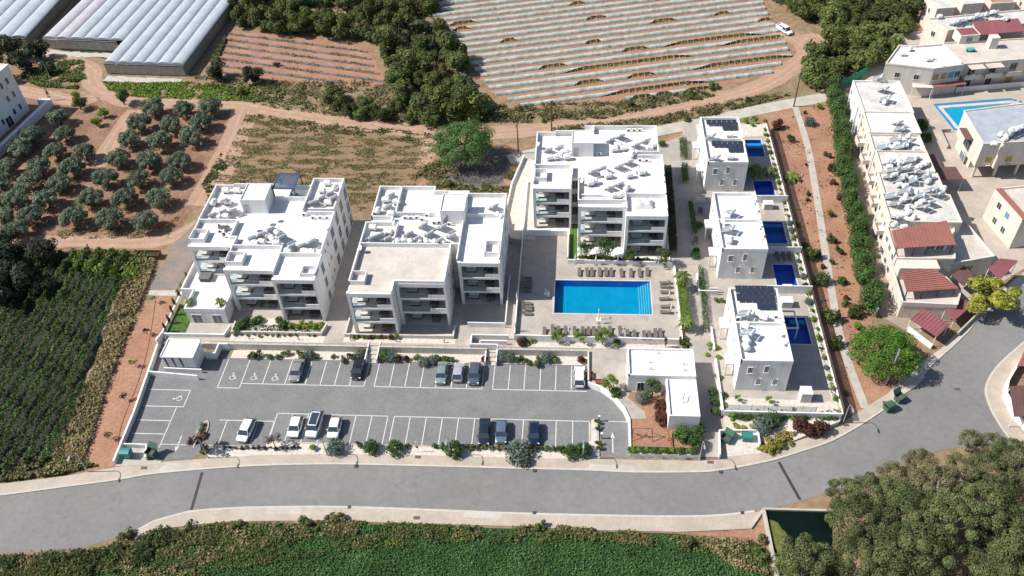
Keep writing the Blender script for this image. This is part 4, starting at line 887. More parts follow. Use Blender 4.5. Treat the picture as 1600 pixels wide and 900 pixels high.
win(CH, 12.0, 86.5, 1.9, 'S', 1.0, 1.6, M_DGLASS); win(CH, 10.0, 86.5, 1.05, 'S', 1.0, 2.1, M_DGLASS, sill=False, name='door'); 
for i in range(3): win(CH, 8.0, 87.6+i*1.6, 2.0, 'W', .8, 1.2)
UH = empty('utility_hut', (-65.7, 91.3, .05), 'small white utility hut with three dark slots in the car park corner', 'hut')
q = MB(); q.box(-68.3, -63.0, 89.5, 93.2, .05, 3.3); part('wall', q, M_WHITE, UH); q = MB(); q.box(-68.45, -62.85, 89.35, 93.35, 3.3, 3.5); part('roof', q, M_ROOF, UH)
parapet(UH, [(-68.35, 89.5, -68.35, 93.25), (-68.35, 93.25, -63, 93.25)], 3.5, 3.66, .16)
for x in (-67.9, -66.6, -65.3): q = MB(); q.add([(x, 89.47, .9), (x+.22, 89.47, .9), (x+.02, 89.47, 3.2), (x-.2, 89.47, 3.2)], [(0, 1, 2, 3)]); q.box(x, x+.2, 89.44, 89.49, 1.0, 3.1); part('louvre_slot', q, M_DARK, UH)
for y in (90.1, 91.3, 92.5): q = MB(); q.box(-63.02, -62.94, y-.5, y+.5, .1, 2.9); part('panel_door', q, M_WHITE, UH)
# ------------------------------------------------------------------ the older estate on the right
def house(name, poly, z0, z1, label, m=M_CREAM, roof=M_CROOF, par=.35, group=None, cat='house', pt=.25):
    cx = sum(p[0] for p in poly)/len(poly); cy = sum(p[1] for p in poly)/len(poly); c = empty(name, (cx, cy, z0), label, cat, group)
    b = MB(); b.prism(poly, z0, z1); part('wall', b, m, c)
    s = [(p[0]+(cx-p[0])*.01, p[1]+(cy-p[1])*.01) for p in poly]; b = MB(); n = len(s)
    ar = sum(s[i][0]*s[(i+1) % n][1]-s[(i+1) % n][0]*s[i][1] for i in range(n))
    if ar < 0: s = s[::-1]
    b.add([(x, y, z1+.01) for x, y in s], [tuple(range(n))]); part('roof', b, roof, c)
    o = MB()
    for i in range(n):
        a, d = Vector(s[i]), Vector(s[(i+1) % n]); L_ = (d-a).length; mid = (a+d)/2; o.obox(mid, L_, pt, z1-.01, z1+par+.003*(i % 4), math.atan2(d.y-a.y, d.x-a.x))
    part('parapet', o, m, c); c['zr'] = z1; return c
HG = 'row houses of the older cream estate'
units = [((58.7, 157.2, 68.6, 169.8), 6.6, 'farthest row house beside the green netting, pale roof with two collectors', M_WHITE), ((58.0, 149.4, 67.9, 157.1), 6.9, 'second row house from the back, bright white roof', M_CREAM),
         ((57.6, 143.3, 67.4, 149.3), 6.5, 'third row house from the back along the hedge', M_CREAM), ((57.3, 136.6, 67.0, 143.2), 6.9, 'fourth row house from the back, left of the brown canopy', M_CREAM),
         ((56.2, 129.6, 67.2, 136.5), 6.6, 'fifth row house from the back, with brown arched balcony', M_CREAM), ((55.2, 121.6, 67.4, 129.5), 6.9, 'sixth row house, crowded with tanks behind the red roof', M_CREAM)]
HS = []
for (x0, y0, x1, y1), z, lb, m in units:
    h = house('row_house', [(x0, y0), (x1, y0-.3), (x1+.2, y1-.3), (x0+.4, y1)], 0, z, lb, m, M_ROOF if 'bright' in lb else M_CROOF, group=HG); HS.append(h)
    for k, y in enumerate((y0+1.8, y0+4.2, y1-1.5)):
        xx = x0+.02+.4*(y-y0)/(y1-y0)
        win(h, xx, y, 4.2, 'W', 1.0, 1.2, M_BGLASS if k != 1 else (M_YELSH if (y0 < 150) else M_BLUESH), frame=M_CREAM)
        win(h, xx, y, 1.1, 'W', 1.0, 1.3, M_DGLASS if k != 2 else M_BLUESH, frame=M_CREAM)
    if y0 < 150:
        q = MB(); q.box(x0-1.3, x0+.2, y0+1.0, y0+3.6, 3.0, 3.2); q.box(x0-1.3, x0-1.15, y0+1.0, y0+3.6, 3.2, 4.0); q.box(x0-1.15, x0+.1, y0+1.0, y0+1.15, 3.2, 4.0); q.box(x0-1.15, x0+.1, y0+3.45, y0+3.6, 3.2, 4.0); part('balcony', q, M_CREAM, h)
    for k in range(3): win(h, x1+.1, y0+1.5+k*2.0, 3.9, 'E', 1.0, 1.2, M_DGLASS, frame=M_CREAM)
U7 = house('row_house', [(54.5, 113.2), (64.2, 113.2), (66.5, 121.5), (54.9, 121.5)], 0, 5.6, 'row house with a long red roofed porch facing a tan terrace', M_CREAM, M_TAN, group=HG)
for y in (114.8, 117.2, 119.6): win(U7, 54.5+.4*(y-113.2)/8.3, y, 4.0, 'W', 1.0, 1.2, M_BGLASS, frame=M_CREAM); win(U7, 54.5+.4*(y-113.2)/8.3, y, 1.0, 'W', 1.0, 1.2, M_DGLASS, frame=M_CREAM)
q = MB(); q.add([(54.0, 113.4, 7.9), (64.2, 114.5, 7.9), (64.0, 120.1, 8.6), (54.0, 117.3, 8.6)], [(0, 1, 2, 3)]); q.add([(54.0, 113.4, 7.78), (64.2, 114.5, 7.78), (64.0, 120.1, 8.48), (54.0, 117.3, 8.48)], [(3, 2, 1, 0)])
for a, b_ in ((0, 1), (1, 2), (2, 3), (3, 0)): q.add([q.v[a], q.v[b_], q.v[4+b_], q.v[4+a]], [(0, 3, 2, 1)])
for k in range(17): t = (k+.5)/17; q.cyl((54.0+10.2*t, 113.4+1.1*t, 7.93), (54.0+10.0*t, 117.3+2.8*t, 8.63), .05, n=5)
part('porch_roof', q, M_REDR, U7)
q = MB(); q.box(59.8, 63.4, 115.6, 118.0, 5.62, 7.8); part('porch_room', q, M_CREAM, U7)
for x in (60.7, 62.3): win(U7, x, 115.6, 5.8, 'S', 1.3, 1.7, M_BGLASS, sill=False, bars=1)
q = MB()
for x in (54.4, 57.4, 59.6, 63.9): q.box(x-.07, x+.07, 113.8+(x-54)*.1, 113.95+(x-54)*.1, 5.6, 7.9)
part('post', q, M_DARK, U7)
U8 = house('row_house', [(53.9, 104.6), (62.6, 104.2), (64.0, 107.2), (61.9, 113.1), (54.3, 113.1)], 0, 2.9, 'end row house with a large ribbed red roof over its terrace', M_CREAM, M_TAN, .9, HG)
q = MB(); q.add([(54.6, 105.9, 4.9), (63.3, 106.9, 4.9), (60.1, 111.7, 5.5), (54.6, 110.1, 5.5), (54.6, 105.9, 4.8), (63.3, 106.9, 4.8), (60.1, 111.7, 5.4), (54.6, 110.1, 5.4)], [(0, 1, 2, 3), (7, 6, 5, 4), (0, 4, 5, 1), (1, 5, 6, 2), (2, 6, 7, 3), (3, 7, 4, 0)])
for k in range(11): t = (k+.5)/11; q.cyl((54.6, 105.9+4.2*t, 4.93+.6*t), (63.3-3.2*t, 106.9+4.8*t, 4.93+.6*t), .06, n=5)
part('terrace_roof', q, M_REDR, U8)
q = MB()
for x, y in ((54.8, 106.2), (57.5, 106.4), (60.2, 106.8), (62.8, 107.0)): q.box(x-.07, x+.07, y-.07, y+.07, 2.9, 4.85)
part('post', q, M_DARK, U8)
q = MB(); q.box(54.6, 61.2, 110.9, 113.1, 2.92, 5.6); part('wall', q, M_CREAM, U8)
for y in (106.5, 109.5): win(U8, 53.95+.045*(y-104.6), y, 1.0, 'W', 1.0, 1.2, M_BGLASS, frame=M_CREAM)
U9 = house('garage_house', [(64.4, 113.6), (72.0, 115.6), (69.8, 125.2), (66.8, 126)], 0, 4.2, 'pale flat terrace house right of the red roofed porch', M_CREAM, M_TAN, .3, HG)
q = MB(); q.box(67.3, 70.2, 120.8, 129.5, 3.2, 3.4); part('terrace_roof', q, M_BRICKP, U9)
win(U9, 67.6, 114.45, 1.0, R(-75), 2.0, 2.0, M_DGLASS, frame=M_CREAM, bars=2)
def canopy(name, poly, z0, z1, m, label, ribs=0, group='sheet canopies of the older estate', posts=True, cat='canopy'):
    """poly 4 corners, z per corner from z0 (first two) to z1"""
    cx = sum(p[0] for p in poly)/4; cy = sum(p[1] for p in poly)/4; c = empty(name, (cx, cy, 0), label, cat, group)
    zz = [z0, z0, z1, z1]; q = MB(); q.add([(p[0], p[1], z) for p, z in zip(poly, zz)]+[(p[0], p[1], z-.08) for p, z in zip(poly, zz)], [(0, 1, 2, 3), (7, 6, 5, 4), (0, 4, 5, 1), (1, 5, 6, 2), (2, 6, 7, 3), (3, 7, 4, 0)])
    for k in range(ribs):
        t = (k+.5)/ribs; a = Vector(poly[0]).lerp(Vector(poly[1]), t); b = Vector(poly[3]).lerp(Vector(poly[2]), t); q.cyl((a.x, a.y, z0+.02), (b.x, b.y, z1+.02), .05, n=5)
    part('sheet_roof', q, m, c)
    if posts:
        for p, z in zip(poly, zz):
            w = MB(); x = p[0]+(cx-p[0])*.05; y = p[1]+(cy-p[1])*.05; w.cyl((x, y, 0), (x, y, z-.08), .06, n=6); part('post', w, M_WHITE, c)
    return c
canopy('carport', [(54.7, 101.9), (57.9, 98.0), (60.6, 100.6), (57.3, 104.3)], 2.5, 2.8, M_MAROON, 'maroon carport roof nearest the street corner tree', 9)
canopy('carport', [(61.6, 101.6), (66.3, 105.9), (64.1, 106.6), (60.7, 103.8)], 2.5, 2.8, M_MAROON, 'narrow maroon carport roof beside the yellowish street tree', 8)
canopy('carport', [(71.2, 110.1), (75.9, 115.1), (72.9, 115.3), (70.1, 112.7)], 3.9, 4.2, M_MAROON, 'farthest crimson carport roof behind the yellowish tree', 8)
canopy('carport', [(65.4, 109.4), (68.0, 112.6), (66.9, 114.3), (64.0, 111.9)], 3.0, 3.2, M_BROWNC, 'dusty brown carport roof between the red roofs', 6)
canopy('brown_canopy', [(69.2, 139.3), (74.5, 139.5), (74.1, 143.5), (69.2, 143.5)], 3.0, 3.1, M_BROWNC, 'large dark brown canopy right of the tank covered roofs', 0)
canopy('brown_canopy', [(69.1, 143.52), (71.5, 143.52), (71.4, 147.5), (68.9, 147.5)], 3.14, 3.24, M_BROWNC, 'narrow back part of the dark brown canopy', 0)
canopy('porch_canopy', [(78.3, 173.4), (85.8, 175.0), (85.4, 177.6), (78.1, 176.3)], 2.9, 3.3, M_REDR, 'bright red porch roof behind the corner of the older pool', 7)
canopy('porch_canopy', [(73.8, 173.6), (78.2, 173.4), (78.0, 176.3), (74.5, 177.0)], 2.9, 3.2, M_CREAM, 'cream porch roof left of the bright red one', 0)
# corner building, long building with blue roof, small one
C2 = house('corner_house', [(67.7, 176.8), (77.4, 174.3), (84.2, 176.0), (82.6, 185.3), (76.2, 184.3), (72.6, 184.9)], 0, 6.8, 'white roofed corner building with mustard shutters facing the older pool', M_CREAM, M_ROOF, .4, HG)
for t, g in ((.15, M_YELSH), (.42, M_YELSH), (.66, M_BLUESH), (.88, M_DGLASS)): win(C2, 77.4+6.8*t, 174.3+1.7*t, 4.2, R(-76), 1.3, 1.4, g, frame=M_CREAM)
for t in (.3, .7): win(C2, 67.7+9.7*t, 176.8-2.5*t, 4.0, R(-104.5), 1.0, 1.2, M_DGLASS, frame=M_CREAM)
C2b = house('balcony_house', [(84.4, 177.4), (108, 181), (107.4, 189.5), (82.9, 187.0)], 0, 6.2, 'cream row with balconies and tan canopies behind the older pool', M_CREAM, M_TAN, .3, HG)
for i in range(5):
    t = (i+.6)/5; x = 84.4+23.6*t; y = 177.4+3.6*t; win(C2b, x, y, .4, R(-81.3), 1.4, 2.1, M_DGLASS if i != 2 else M_YELSH, frame=M_CREAM, sill=False); win(C2b, x, y, 3.6, R(-81.3), 1.6, 2.0, M_DGLASS, frame=M_CREAM, sill=False)
    q = MB(); q.obox((x, y-.75), 3.6, 1.4, 3.1, 3.3, R(8.7)); q.obox((x, y-1.4), 3.6, .1, 3.3, 4.2, R(8.7)); part('balcony', q, M_CREAM, C2b)
q = MB(); q.obox((87.6, 177.0), 3.4, 2.4, 6.0, 6.1, R(8.7)); q.obox((91.6, 177.6), 3.6, 2.4, 6.0, 6.1, R(8.7)); part('awning', q, M_TAN, C2b)
canopy('terrace_canopy', [(90.9, 187.6), (101.7, 189.5), (101.5, 194.4), (90.7, 193.0)], 8.0, 8.6, M_MAROON, 'large maroon terrace roof near the top right corner', 14)
rb = house('roof_room', [(86.6, 186.9), (91.0, 187.6), (90.5, 191), (86.2, 190.4)], 6.0, 8.2, 'small white roof room left of the large maroon roof', M_CREAM, M_MAROON, .05, HG)
win(rb, 88.8, 187.25, 6.6, R(-81), 1.4, 1.1, M_BGLASS, frame=M_CREAM)
tw = house('water_tower_box', [(92.4, 184.4), (94.2, 184.6), (94.0, 186.2), (92.2, 186.0)], 6.2, 8.9, 'pale boxy chimney like block in front of the maroon roof', M_CREAM, M_CROOF, .05, HG, 'roof block')
C0 = house('long_house', [(85.0, 190.8), (108, 194.5), (107.4, 201), (81.8, 196.5)], 0, 7.4, 'long pale row with a line of water tanks near the top right corner', M_CREAM, M_CROOF, .3, HG)
win(C0, 83.2, 193.9, 4.5, R(215), 1.0, 1.2, M_DGLASS, frame=M_CREAM); win(C0, 84.2, 192.2, 1.2, R(215), 1.0, 1.2, M_YELSH, frame=M_CREAM)
for i, (x, y, w, h, lb) in enumerate(((88, 206, 4.5, 7.2, 'cream house with a brown side wall at the top edge, left one'), (94.5, 207, 5, 7.8, 'cream house with a brown side wall at the top edge, middle one'), (102, 208, 6, 7.4, 'cream house at the top edge with a pinkish roof behind the tanks'), (112, 209, 7, 7.0, 'cream house in the very top right corner'), (97, 222, 7, 7.4, 'distant pale house beyond the top edge houses'))):
    h_ = house('cream_house', [(x-w/2, y-4), (x+w/2, y-3.4), (x+w/2-.2, y+5), (x-w/2-.2, y+4.4)], 0, h, lb, M_CREAM, M_CROOF if i != 2 else mat('pink_roof', (.42, .25, .21), .8, .3, .6), .3, HG)
    win(h_, x-.8, y-3.95, 4.4, R(-86), 1.0, 1.2, M_DGLASS, frame=M_CREAM); win(h_, x+1.2, y-3.7, 1.6, R(-86), 1.0, 1.2, M_DGLASS, frame=M_CREAM); win(h_, x-w/2-.1, y, 4.4, 'W', 1.0, 1.2, M_DGLASS, frame=M_CREAM)
# blue-roofed building on stilts
C3 = empty('long_house', (88, 150, 0), 'long cream building on stilts with a blue grey roof and water tanks', 'house', HG)
P3 = [(77.9, 144.0), (112, 147.5), (111, 163), (77.8, 155.6)]
q = MB(); q.prism(P3, 2.7, 8.0); part('wall', q, M_CREAM, C3)
q = MB(); q.prism([(78.6, 147.5), (110, 150.5), (110, 161.5), (78.2, 154.8)], 0, 2.69); part('ground_floor', q, M_CREAM, C3)
q = MB(); q.add([(x, y, 8.012) for x, y in [(78.1, 144.2), (111.5, 147.7), (110.8, 162.6), (78, 155.3)]], [(0, 1, 2, 3)]); part('roof', q, M_BRICKP, C3)
q = MB()
for i in range(4): a, d = Vector(P3[i]), Vector(P3[(i+1) % 4]); q.obox((a+d)/2, (d-a).length, .25, 7.99, 8.3+.004*i, math.atan2(d.y-a.y, d.x-a.x))
part('parapet', q, M_CREAM, C3)
for i in range(8): x = 78.4+i*4.2; y = 144.15+i*.43; q = MB(); q.box(x-.2, x+.2, y, y+.4, 0, 2.7); part('stilt', q, M_CREAM, C3)
for i in range(6):
    x = 80.2+i*3.9; y = 144.0+(x-77.9)*.1026; win(C3, x, y, 3.6, R(-84), 1.3, 1.2, M_YELSH, frame=M_CREAM)
    q = MB(); q.obox((x+.2, y-.2), .9, .35, 3.0, 3.1, R(6)); part('ledge', q, M_CREAM, C3)
q = MB(); q.obox((81.4, 143.95), .35, 1.0, 2.7, 8.2, R(0)); part('fin_wall', q, M_CREAM, C3)
win(C3, 77.86, 149.8, 3.2, 'W', 3.2, 2.4, M_DGLASS, frame=M_CREAM, sill=False, bars=2); win(C3, 77.86, 149.8, .4, 'W', 2.4, 1.6, M_BGLASS, frame=M_WHITE, sill=False)
q = MB(); q.box(76.4, 77.9, 148.0, 152.2, 6.3, 6.42); part('awning', q, M_BROWNC, C3)
C4 = house('small_house', [(78.2, 122.6), (86.5, 124.4), (86, 133.2), (76.4, 131.5)], 0, 6.6, 'small cream house with a terracotta roof edge at the right border', M_CREAM, M_TAN, .3, HG)
q = MB(); q.obox((77.9, 127.0), 9.2, 1.2, 6.62, 7.0, math.atan2(8.9, -1.8)); part('roof_edge', q, M_REDR, C4)
aw = math.atan2(1.8, 8.9)+math.pi
for t, z, g in ((.3, 4.3, M_DGLASS), (.6, 4.2, M_BLUESH), (.35, 1.2, M_DGLASS), (.65, 1.2, M_DGLASS)): win(C4, 76.4+1.8*t, 131.5-8.9*t, z, aw, 1.1, 1.3, g, frame=M_CREAM)
win(C4, 81, 123.2, 4.2, R(-78), 1.2, 1.3, M_DGLASS, frame=M_CREAM)
# older pool
pw = empty('swimming_pool', (86, 168, 0), 'angular turquoise pool with blue tiled rims in the older estate', 'swimming pool')
M_PT = mat('turquoise_pool_liner', (.03, .42, .58), .3, .12, .4)
q = MB(); q.prism([(80.0, 169.4), (81.0, 161.5), (90, 160.5), (96, 166), (94.8, 171.3)], .04, .06); part('basin', q, M_PT, pw)
q = MB(); q.add([(x, y, .1) for x, y in [(80.0, 169.4), (81.0, 161.5), (90, 160.5), (96, 166), (94.8, 171.3)]], [(0, 1, 2, 3, 4)]); part('water', q, MATS['pool_water'], pw)
M_RIMB = mat('blue_rim_tiles', (.02, .22, .50), .4, .1, 1)
def rim(pts, w, m, z): 
    q = MB(); q.prism(strip_poly(pts, w), .03, z); return q
part('rim', rim([(80.2, 161.0), (78.6, 170.9), (95.6, 173.2), (97.6, 172)], .75, M_RIMB, .13), M_RIMB, pw)
part('inner_rim', rim([(80.7, 161.4), (79.6, 169.9), (94.9, 171.9)], .9, M_TAN, .16), M_TAN, pw)
wall([(83.2, 157.2), (85.2, 164.8), (94.5, 167.0), (96, 171)], 0, 1.6, 'grey wall of the older pool behind the blue roof', M_CONC, .3)
wall([(78.8, 160.2), (76.6, 160.0), (76.4, 154)], 0, .9, 'low pale wall beside the older pool', M_CONC, .2)
wall([(84.5, 176.2), (106, 179.5)], 0, 1.3, 'white garden wall in front of the balcony row', M_WHITE, .2)
wall([(57.2, 196), (57.9, 175), (55.2, 155), (54.4, 140), (51.4, 115), (50.4, 104.5)], 0, 2.1, 'long thin grey wall between the hedge and the older estate', mat('grey_block_wall', (.30, .29, .27), .9, .2, 1), .22, group=None)
wall([(62.5, 100.6), (68.3, 106.4)], 0, .9, 'low kerb wall in front of the carports', M_CONC, .25)
wall([(54.9, 101.6), (57.6, 97.6)], 0, 1.0, 'white wall at the street corner below the carport', M_WHITE, .25)
for i in range(2): pass
wc = wall([tuple(p[:2]) for p in [P(1600, 558), P(1580, 586), P(1570, 604), P(1567, 622), P(1582, 652), P(1603, 676), P(1640, 705)]], 0, 1.6, 'curved white street wall at the right border', M_WHITE, .35)
rt = canopy('timber_pergola', [tuple(P(1585, 650, 3)[:2]), tuple(P(1650, 650, 3)[:2]), tuple(P(1650, 600, 3)[:2]), tuple(P(1577, 604, 3)[:2])], 2.9, 3.1, M_BROWNC, 'brown pergola roof behind the curved wall at the right border', 6)
rt = canopy('timber_pergola', [tuple(P(1590, 570, 3.2)[:2]), tuple(P(1650, 570, 3.2)[:2]), tuple(P(1650, 540, 3.2)[:2]), tuple(P(1602, 545, 3.2)[:2])], 2.9, 3.1, M_REDR, 'reddish pergola roof at the right border, upper one', 6)
# top-left building and its wall
TB = empty('apartment_building', (-136, 165, 0), 'bluish white three storey building cut by the left border', 'building')
d = Vector((P(0, 216)-P(47.5, 172))[:2]).normalized(); n = Vector((d.y, -d.x)); n = n if n.x < 0 else -n; c0 = Vector(P(47.5, 172)[:2]); TH = 11.6
pl = [tuple(c0), tuple(c0+d*26), tuple(c0+d*26+n*16), tuple(c0+n*16)]
q = MB(); q.prism(pl, 0, TH); part('wall', q, M_WHITE, TB)
q = MB(); q.prism([tuple(Vector(p)+((c0+d*13+n*8)-Vector(p))*.03) for p in pl], TH, TH+.02); part('roof', q, M_ROOF, TB)
q = MB()
for i in range(4): a, e = Vector(pl[i]), Vector(pl[(i+1) % 4]); q.obox((a+e)/2, (e-a).length, .25, TH-.01, TH+.6+.004*i, math.atan2(e.y-a.y, e.x-a.x))
part('parapet', q, M_WHITE, TB)
fa = math.atan2(-n.y, -n.x)
for z in (1.8, 5.2, 8.6):
    for s in (2.4, 4.6, 9.0, 13, 16): win(TB, *(c0+d*s), z, fa, .8, 1.4, M_DGLASS, bars=0)
win(TB, *(c0+d*7.2), .2, fa, 2.0, 2.4, M_DGLASS, sill=False, name='door', bars=1)
wall([tuple(P(60, 158, 1.5)[:2]), tuple(P(76, 158, 1.5)[:2]), tuple(P(5, 226, 1.5)[:2]), tuple(P(-40, 270, 1.5)[:2])], 0, 1.9, 'white wall around the building at the left border', M_WHITE, .9)
# ------------------------------------------------------------------ greenhouses
def arch_span(mb, xa, ya, xb, yb, w, zs, h, n=8):
    d = (Vector((xb, yb))-Vector((xa, ya))); t = d.normalized(); nn = Vector((t.y, -t.x)); segs = max(2, int(d.length/2.5)); vs = []
    for j in range(segs+1):
        c = Vector((xa, ya))+d*(j/segs); sag = 1-.05*(j % 2)
        for i in range(n+1):
            u = math.pi*i/n; vs.append((c.x-nn.x*w/2*math.cos(u), c.y-nn.y*w/2*math.cos(u), zs+h*math.sin(u)*sag))
    fs = [(j*(n+1)+i, (j+1)*(n+1)+i, (j+1)*(n+1)+i+1, j*(n+1)+i+1) for j in range(segs) for i in range(n)]
    fs.append(tuple(range(n+1))); mb.add(vs, fs)
def greenhouse(spans, dirv, y_end, label, sides):
    c = empty('greenhouse', (spans[0][0], spans[0][1], 0), label, 'greenhouse', 'film covered greenhouses')
    for i, (x, y, w) in enumerate(spans):
        m = MB(); e = Vector((x, y))+dirv*(y_end-y); arch_span(m, x, y, e.x, e.y, w, 3.0, .72); part('roof_span', m, M_POLY if i > 1 else M_POLYP, c, smooth=False)
    for a, b in sides:
        m = MB(); L_ = (Vector(b)-Vector(a)).length; k = int(L_/2.2)
        m.obox((Vector(a)+Vector(b))/2, L_, .06, .3, 2.7, math.atan2(b[1]-a[1], b[0]-a[0])); part('side_curtain', m, M_CURT, c)
        m = MB()
        for j in range(k+1): p = Vector(a).lerp(Vector(b), j/k); m.cyl((p.x, p.y, 0), (p.x, p.y, 3.05), .06, n=5)
        m.cyl((*a, 2.95), (*b, 2.95), .07, n=5); part('frame_posts', m, M_METAL, c)
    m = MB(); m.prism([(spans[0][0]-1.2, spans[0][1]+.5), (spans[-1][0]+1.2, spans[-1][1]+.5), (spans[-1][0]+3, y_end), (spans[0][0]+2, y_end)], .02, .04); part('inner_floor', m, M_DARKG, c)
    return c
dv = Vector((1.7, 34.3)).normalized()/ (34.3/34.34)
sp = [(-139.6+i*3.80, 199.2-i*.28, 3.80) for i in range(6)]+[(-117.4+i*3.52, 186.2-i*.22, 3.52) for i in range(6)]
greenhouse(sp, dv, 262, 'large greenhouse of twelve pale blue film arches at the top left', [((-141.5, 199.2), (-120.4, 197.2)), ((-119.1, 186.1), (-98.1, 184.7)), ((-98.1, 184.7), (-94.5, 258)), ((-119.15, 186.1), (-119.0, 197))])
sp2 = [(-170+i*4.3, 200.6-i*.15, 4.3) for i in range(6)]
greenhouse(sp2, Vector((-.03, 1)), 262, 'pinkish film greenhouse cut by the top left corner', [((-172, 200.8), (-146.4, 199.5)), ((-146.4, 199.5), (-148.4, 260))])
tag(sheet('ground_film', rough_edge([(-141, 195.6), (-121, 194.2), (-121, 196.2), (-141, 198.3)], 1, .3, 3), .07, mat('loose_white_film', (.5, .47, .43), .7, .3, 1.5, fine=.2)), kind='structure')
sheet('ground_film', rough_edge([(-119, 182.6), (-99, 181.2), (-98.6, 183.6), (-119, 185)], 1, .3, 4), .07, MATS['loose_white_film'])
# ------------------------------------------------------------------ low film tunnels over the field
def runs(o, d, poly, smax=160):
    out = []; cur = None; s = -smax
    while s < smax:
        i = inside((o.x+d.x*s, o.y+d.y*s), poly)
        if i and cur is None: cur = s
        if not i and cur is not None: out.append((cur, s-.5)); cur = None
        s += .5
    return out
td = (P(1200, 82.5)-P(800, 135))[:2]; td = Vector((td[0], td[1])).normalized(); tn = Vector((-td.y, td.x)); to = Vector(P(900, 163)[:2])
TUN = []
r = random.Random(11)
for k in range(-1, 34):
    o = to+tn*(k*3.12-.8)
    for a, b in runs(o, td, FIELD):
        if b-a < 6: continue
        m = MB(); N = int((b-a)/.75); n = 6; vs = []; openr = []; s = 0; gaps = []; 
        for g in range(r.randrange(0, 4)): c = r.uniform(0, N); gaps.append((c, r.choice((3, 5, 18 if r.random() < .5 else 4))))
        mm = MB(); g = MB(); hoops = MB()
        prev = None
        for j in range(N+1):
            c = o+td*(a+(b-a)*j/N); gap = min([max(0, (1-abs(j-gc)/gw)) for gc, gw in gaps]+[1])if False else max([max(0, 1-abs(j-gc)/gw) for gc, gw in gaps]+[0])
            lift = min(1, gap*2.2); wv = .66*r.uniform(.9, 1.08); h = .66*r.uniform(.9, 1.06); row = []
            for i in range(n+1):
                u = math.pi*i/n*(1-.62*lift)+ (math.pi*.62*lift); row.append((c.x+tn.x*-wv*math.cos(u), c.y+tn.y*-wv*math.cos(u), .05+h*math.sin(u)))
            if prev: 
                kk = len(mm.v); mm.v += prev+row; 
                for i in range(n): mm.f.append((kk+i, kk+i+1, kk+n+2+i, kk+n+1+i)); mm.mi.append(0)
            if j % 2 == 0: 
                for i in range(0, 6, 2): 
                    p0 = (c.x-tn.x*.70*math.cos(math.pi*i/6), c.y-tn.y*.70*math.cos(math.pi*i/6), .05+.70*math.sin(math.pi*i/6)); p1 = (c.x-tn.x*.70*math.cos(math.pi*(i+2)/6), c.y-tn.y*.70*math.cos(math.pi*(i+2)/6), .05+.70*math.sin(math.pi*(i+2)/6)); hoops.cyl(p0, p1, .03, n=4, cap=False)
            for q_ in range(5 if not gap else 12): 
                pp = Vector((c.x+r.uniform(-.45, .45), c.y+r.uniform(-.5, .5), r.uniform(.08, .5))); leafq(g, pp, Vector((r.uniform(-1, 1), r.uniform(-1, 1), 1.2)), .38, r)
            prev = row
        root = empty('row_tunnel', (*(o+td*(a+b)/2), 0), 'low plastic film tunnel over a crop row', 'row tunnel', 'film tunnels across the red field'); TUN.append(root)
        part('film', mm, M_TUN, root, smooth=True); part('crop', g, LEAF_LIME if r.random() < .6 else LEAF_FIELD, root); part('hoops', hoops, M_ALU, root)
TUN.sort(key=lambda o: (Vector(o.location[:2])-to).dot(tn))
for i, o in enumerate(TUN): o['label'] = f'{ordw(i)} film covered crop row of the red field, counted from its near edge'
# striped crop rows with plastic mulch
STR = pxs([(352, 52), (400, 54), (572, 72), (588, 108), (606, 130), (500, 130), (330, 116)])
sd_ = (P(570, 102)-P(400, 79))[:2]; sd_ = Vector((sd_[0], sd_[1])).normalized(); sn = Vector((-sd_.y, sd_.x)); so = Vector(P(450, 118)[:2]); ST = []
for k in range(-4, 14):
    o = so+sn*(k*3.1)
    for a, b in runs(o, sd_, STR):
        if b-a < 5: continue
        root = empty('crop_row', (*(o+sd_*(a+b)/2), 0), 'x', 'crop row', 'mulched crop rows left of the wood'); ST.append(root)
        m = MB(); N = max(2, int((b-a)/1.5)); L1 = []; 
        pts = [tuple(o+sd_*(a+(b-a)*j/N)+sn*r.uniform(-.12, .12)) for j in range(N+1)]
        m.prism(strip_poly(pts, .75), .0, .16); part('mulch_film', m, M_BLACKP, root)
        g = MB()
        for _ in range(int((b-a)*9)):
            s = r.uniform(a, b); c = o+sd_*s+sn*r.gauss(0, .3)
            if math.sin(s*.9+k*2)+math.sin(s*.37+k) < -.5: continue
            leafq(g, Vector((c.x, c.y, r.uniform(.15, .45))), Vector((r.uniform(-1, 1), r.uniform(-1, 1), 1)), .42, r)
        part('plants', g, LEAF_BUSH, root)
ST.sort(key=lambda o: (Vector(o.location[:2])-so).dot(sn))
for i, o in enumerate(ST): o['label'] = f'{ordw(i)} low crop row on dark plastic, counted from the near side'
# dense rows of the plantation at lower left
vd = (P(172, 450)-P(47, 675))[:2]; vd = Vector((vd[0], vd[1])).normalized(); vn = Vector((vd.y, -vd.x)); vo = Vector(P(150, 470)[:2]); VR = []
for k in range(-20, 3):
    o = vo+vn*(k*2.6+1.2)
    for a, b in runs(o, vd, VINE):
        if b-a < 5: continue
        g = MB()
        for _ in range(int((b-a)*95)):
            s = r.uniform(a, b); h = r.random()**.55*2.0*(.85+.15*math.sin(s*.8+k)+.12*math.sin(s*2.3)); c = o+vd*s+vn*(r.gauss(0, .20)*(1.35-h/2.6)+.06*math.sin(s*1.7+k))
            leafq(g, Vector((c.x, c.y, .1+h)), Vector((r.uniform(-1, 1), r.uniform(-1, 1), .9)), .36, r)
        root = tag(g.build('crop_hedge', LEAF_VINE), 'x', 'crop row', 'dense green crop rows at lower left'); VR.append(root); root['_k'] = k
VR.sort(key=lambda o: -o['_k'])
for i, o in enumerate(VR): o['label'] = f'{ordw(i)} tall dark green crop row from the right in the lower left plantation'
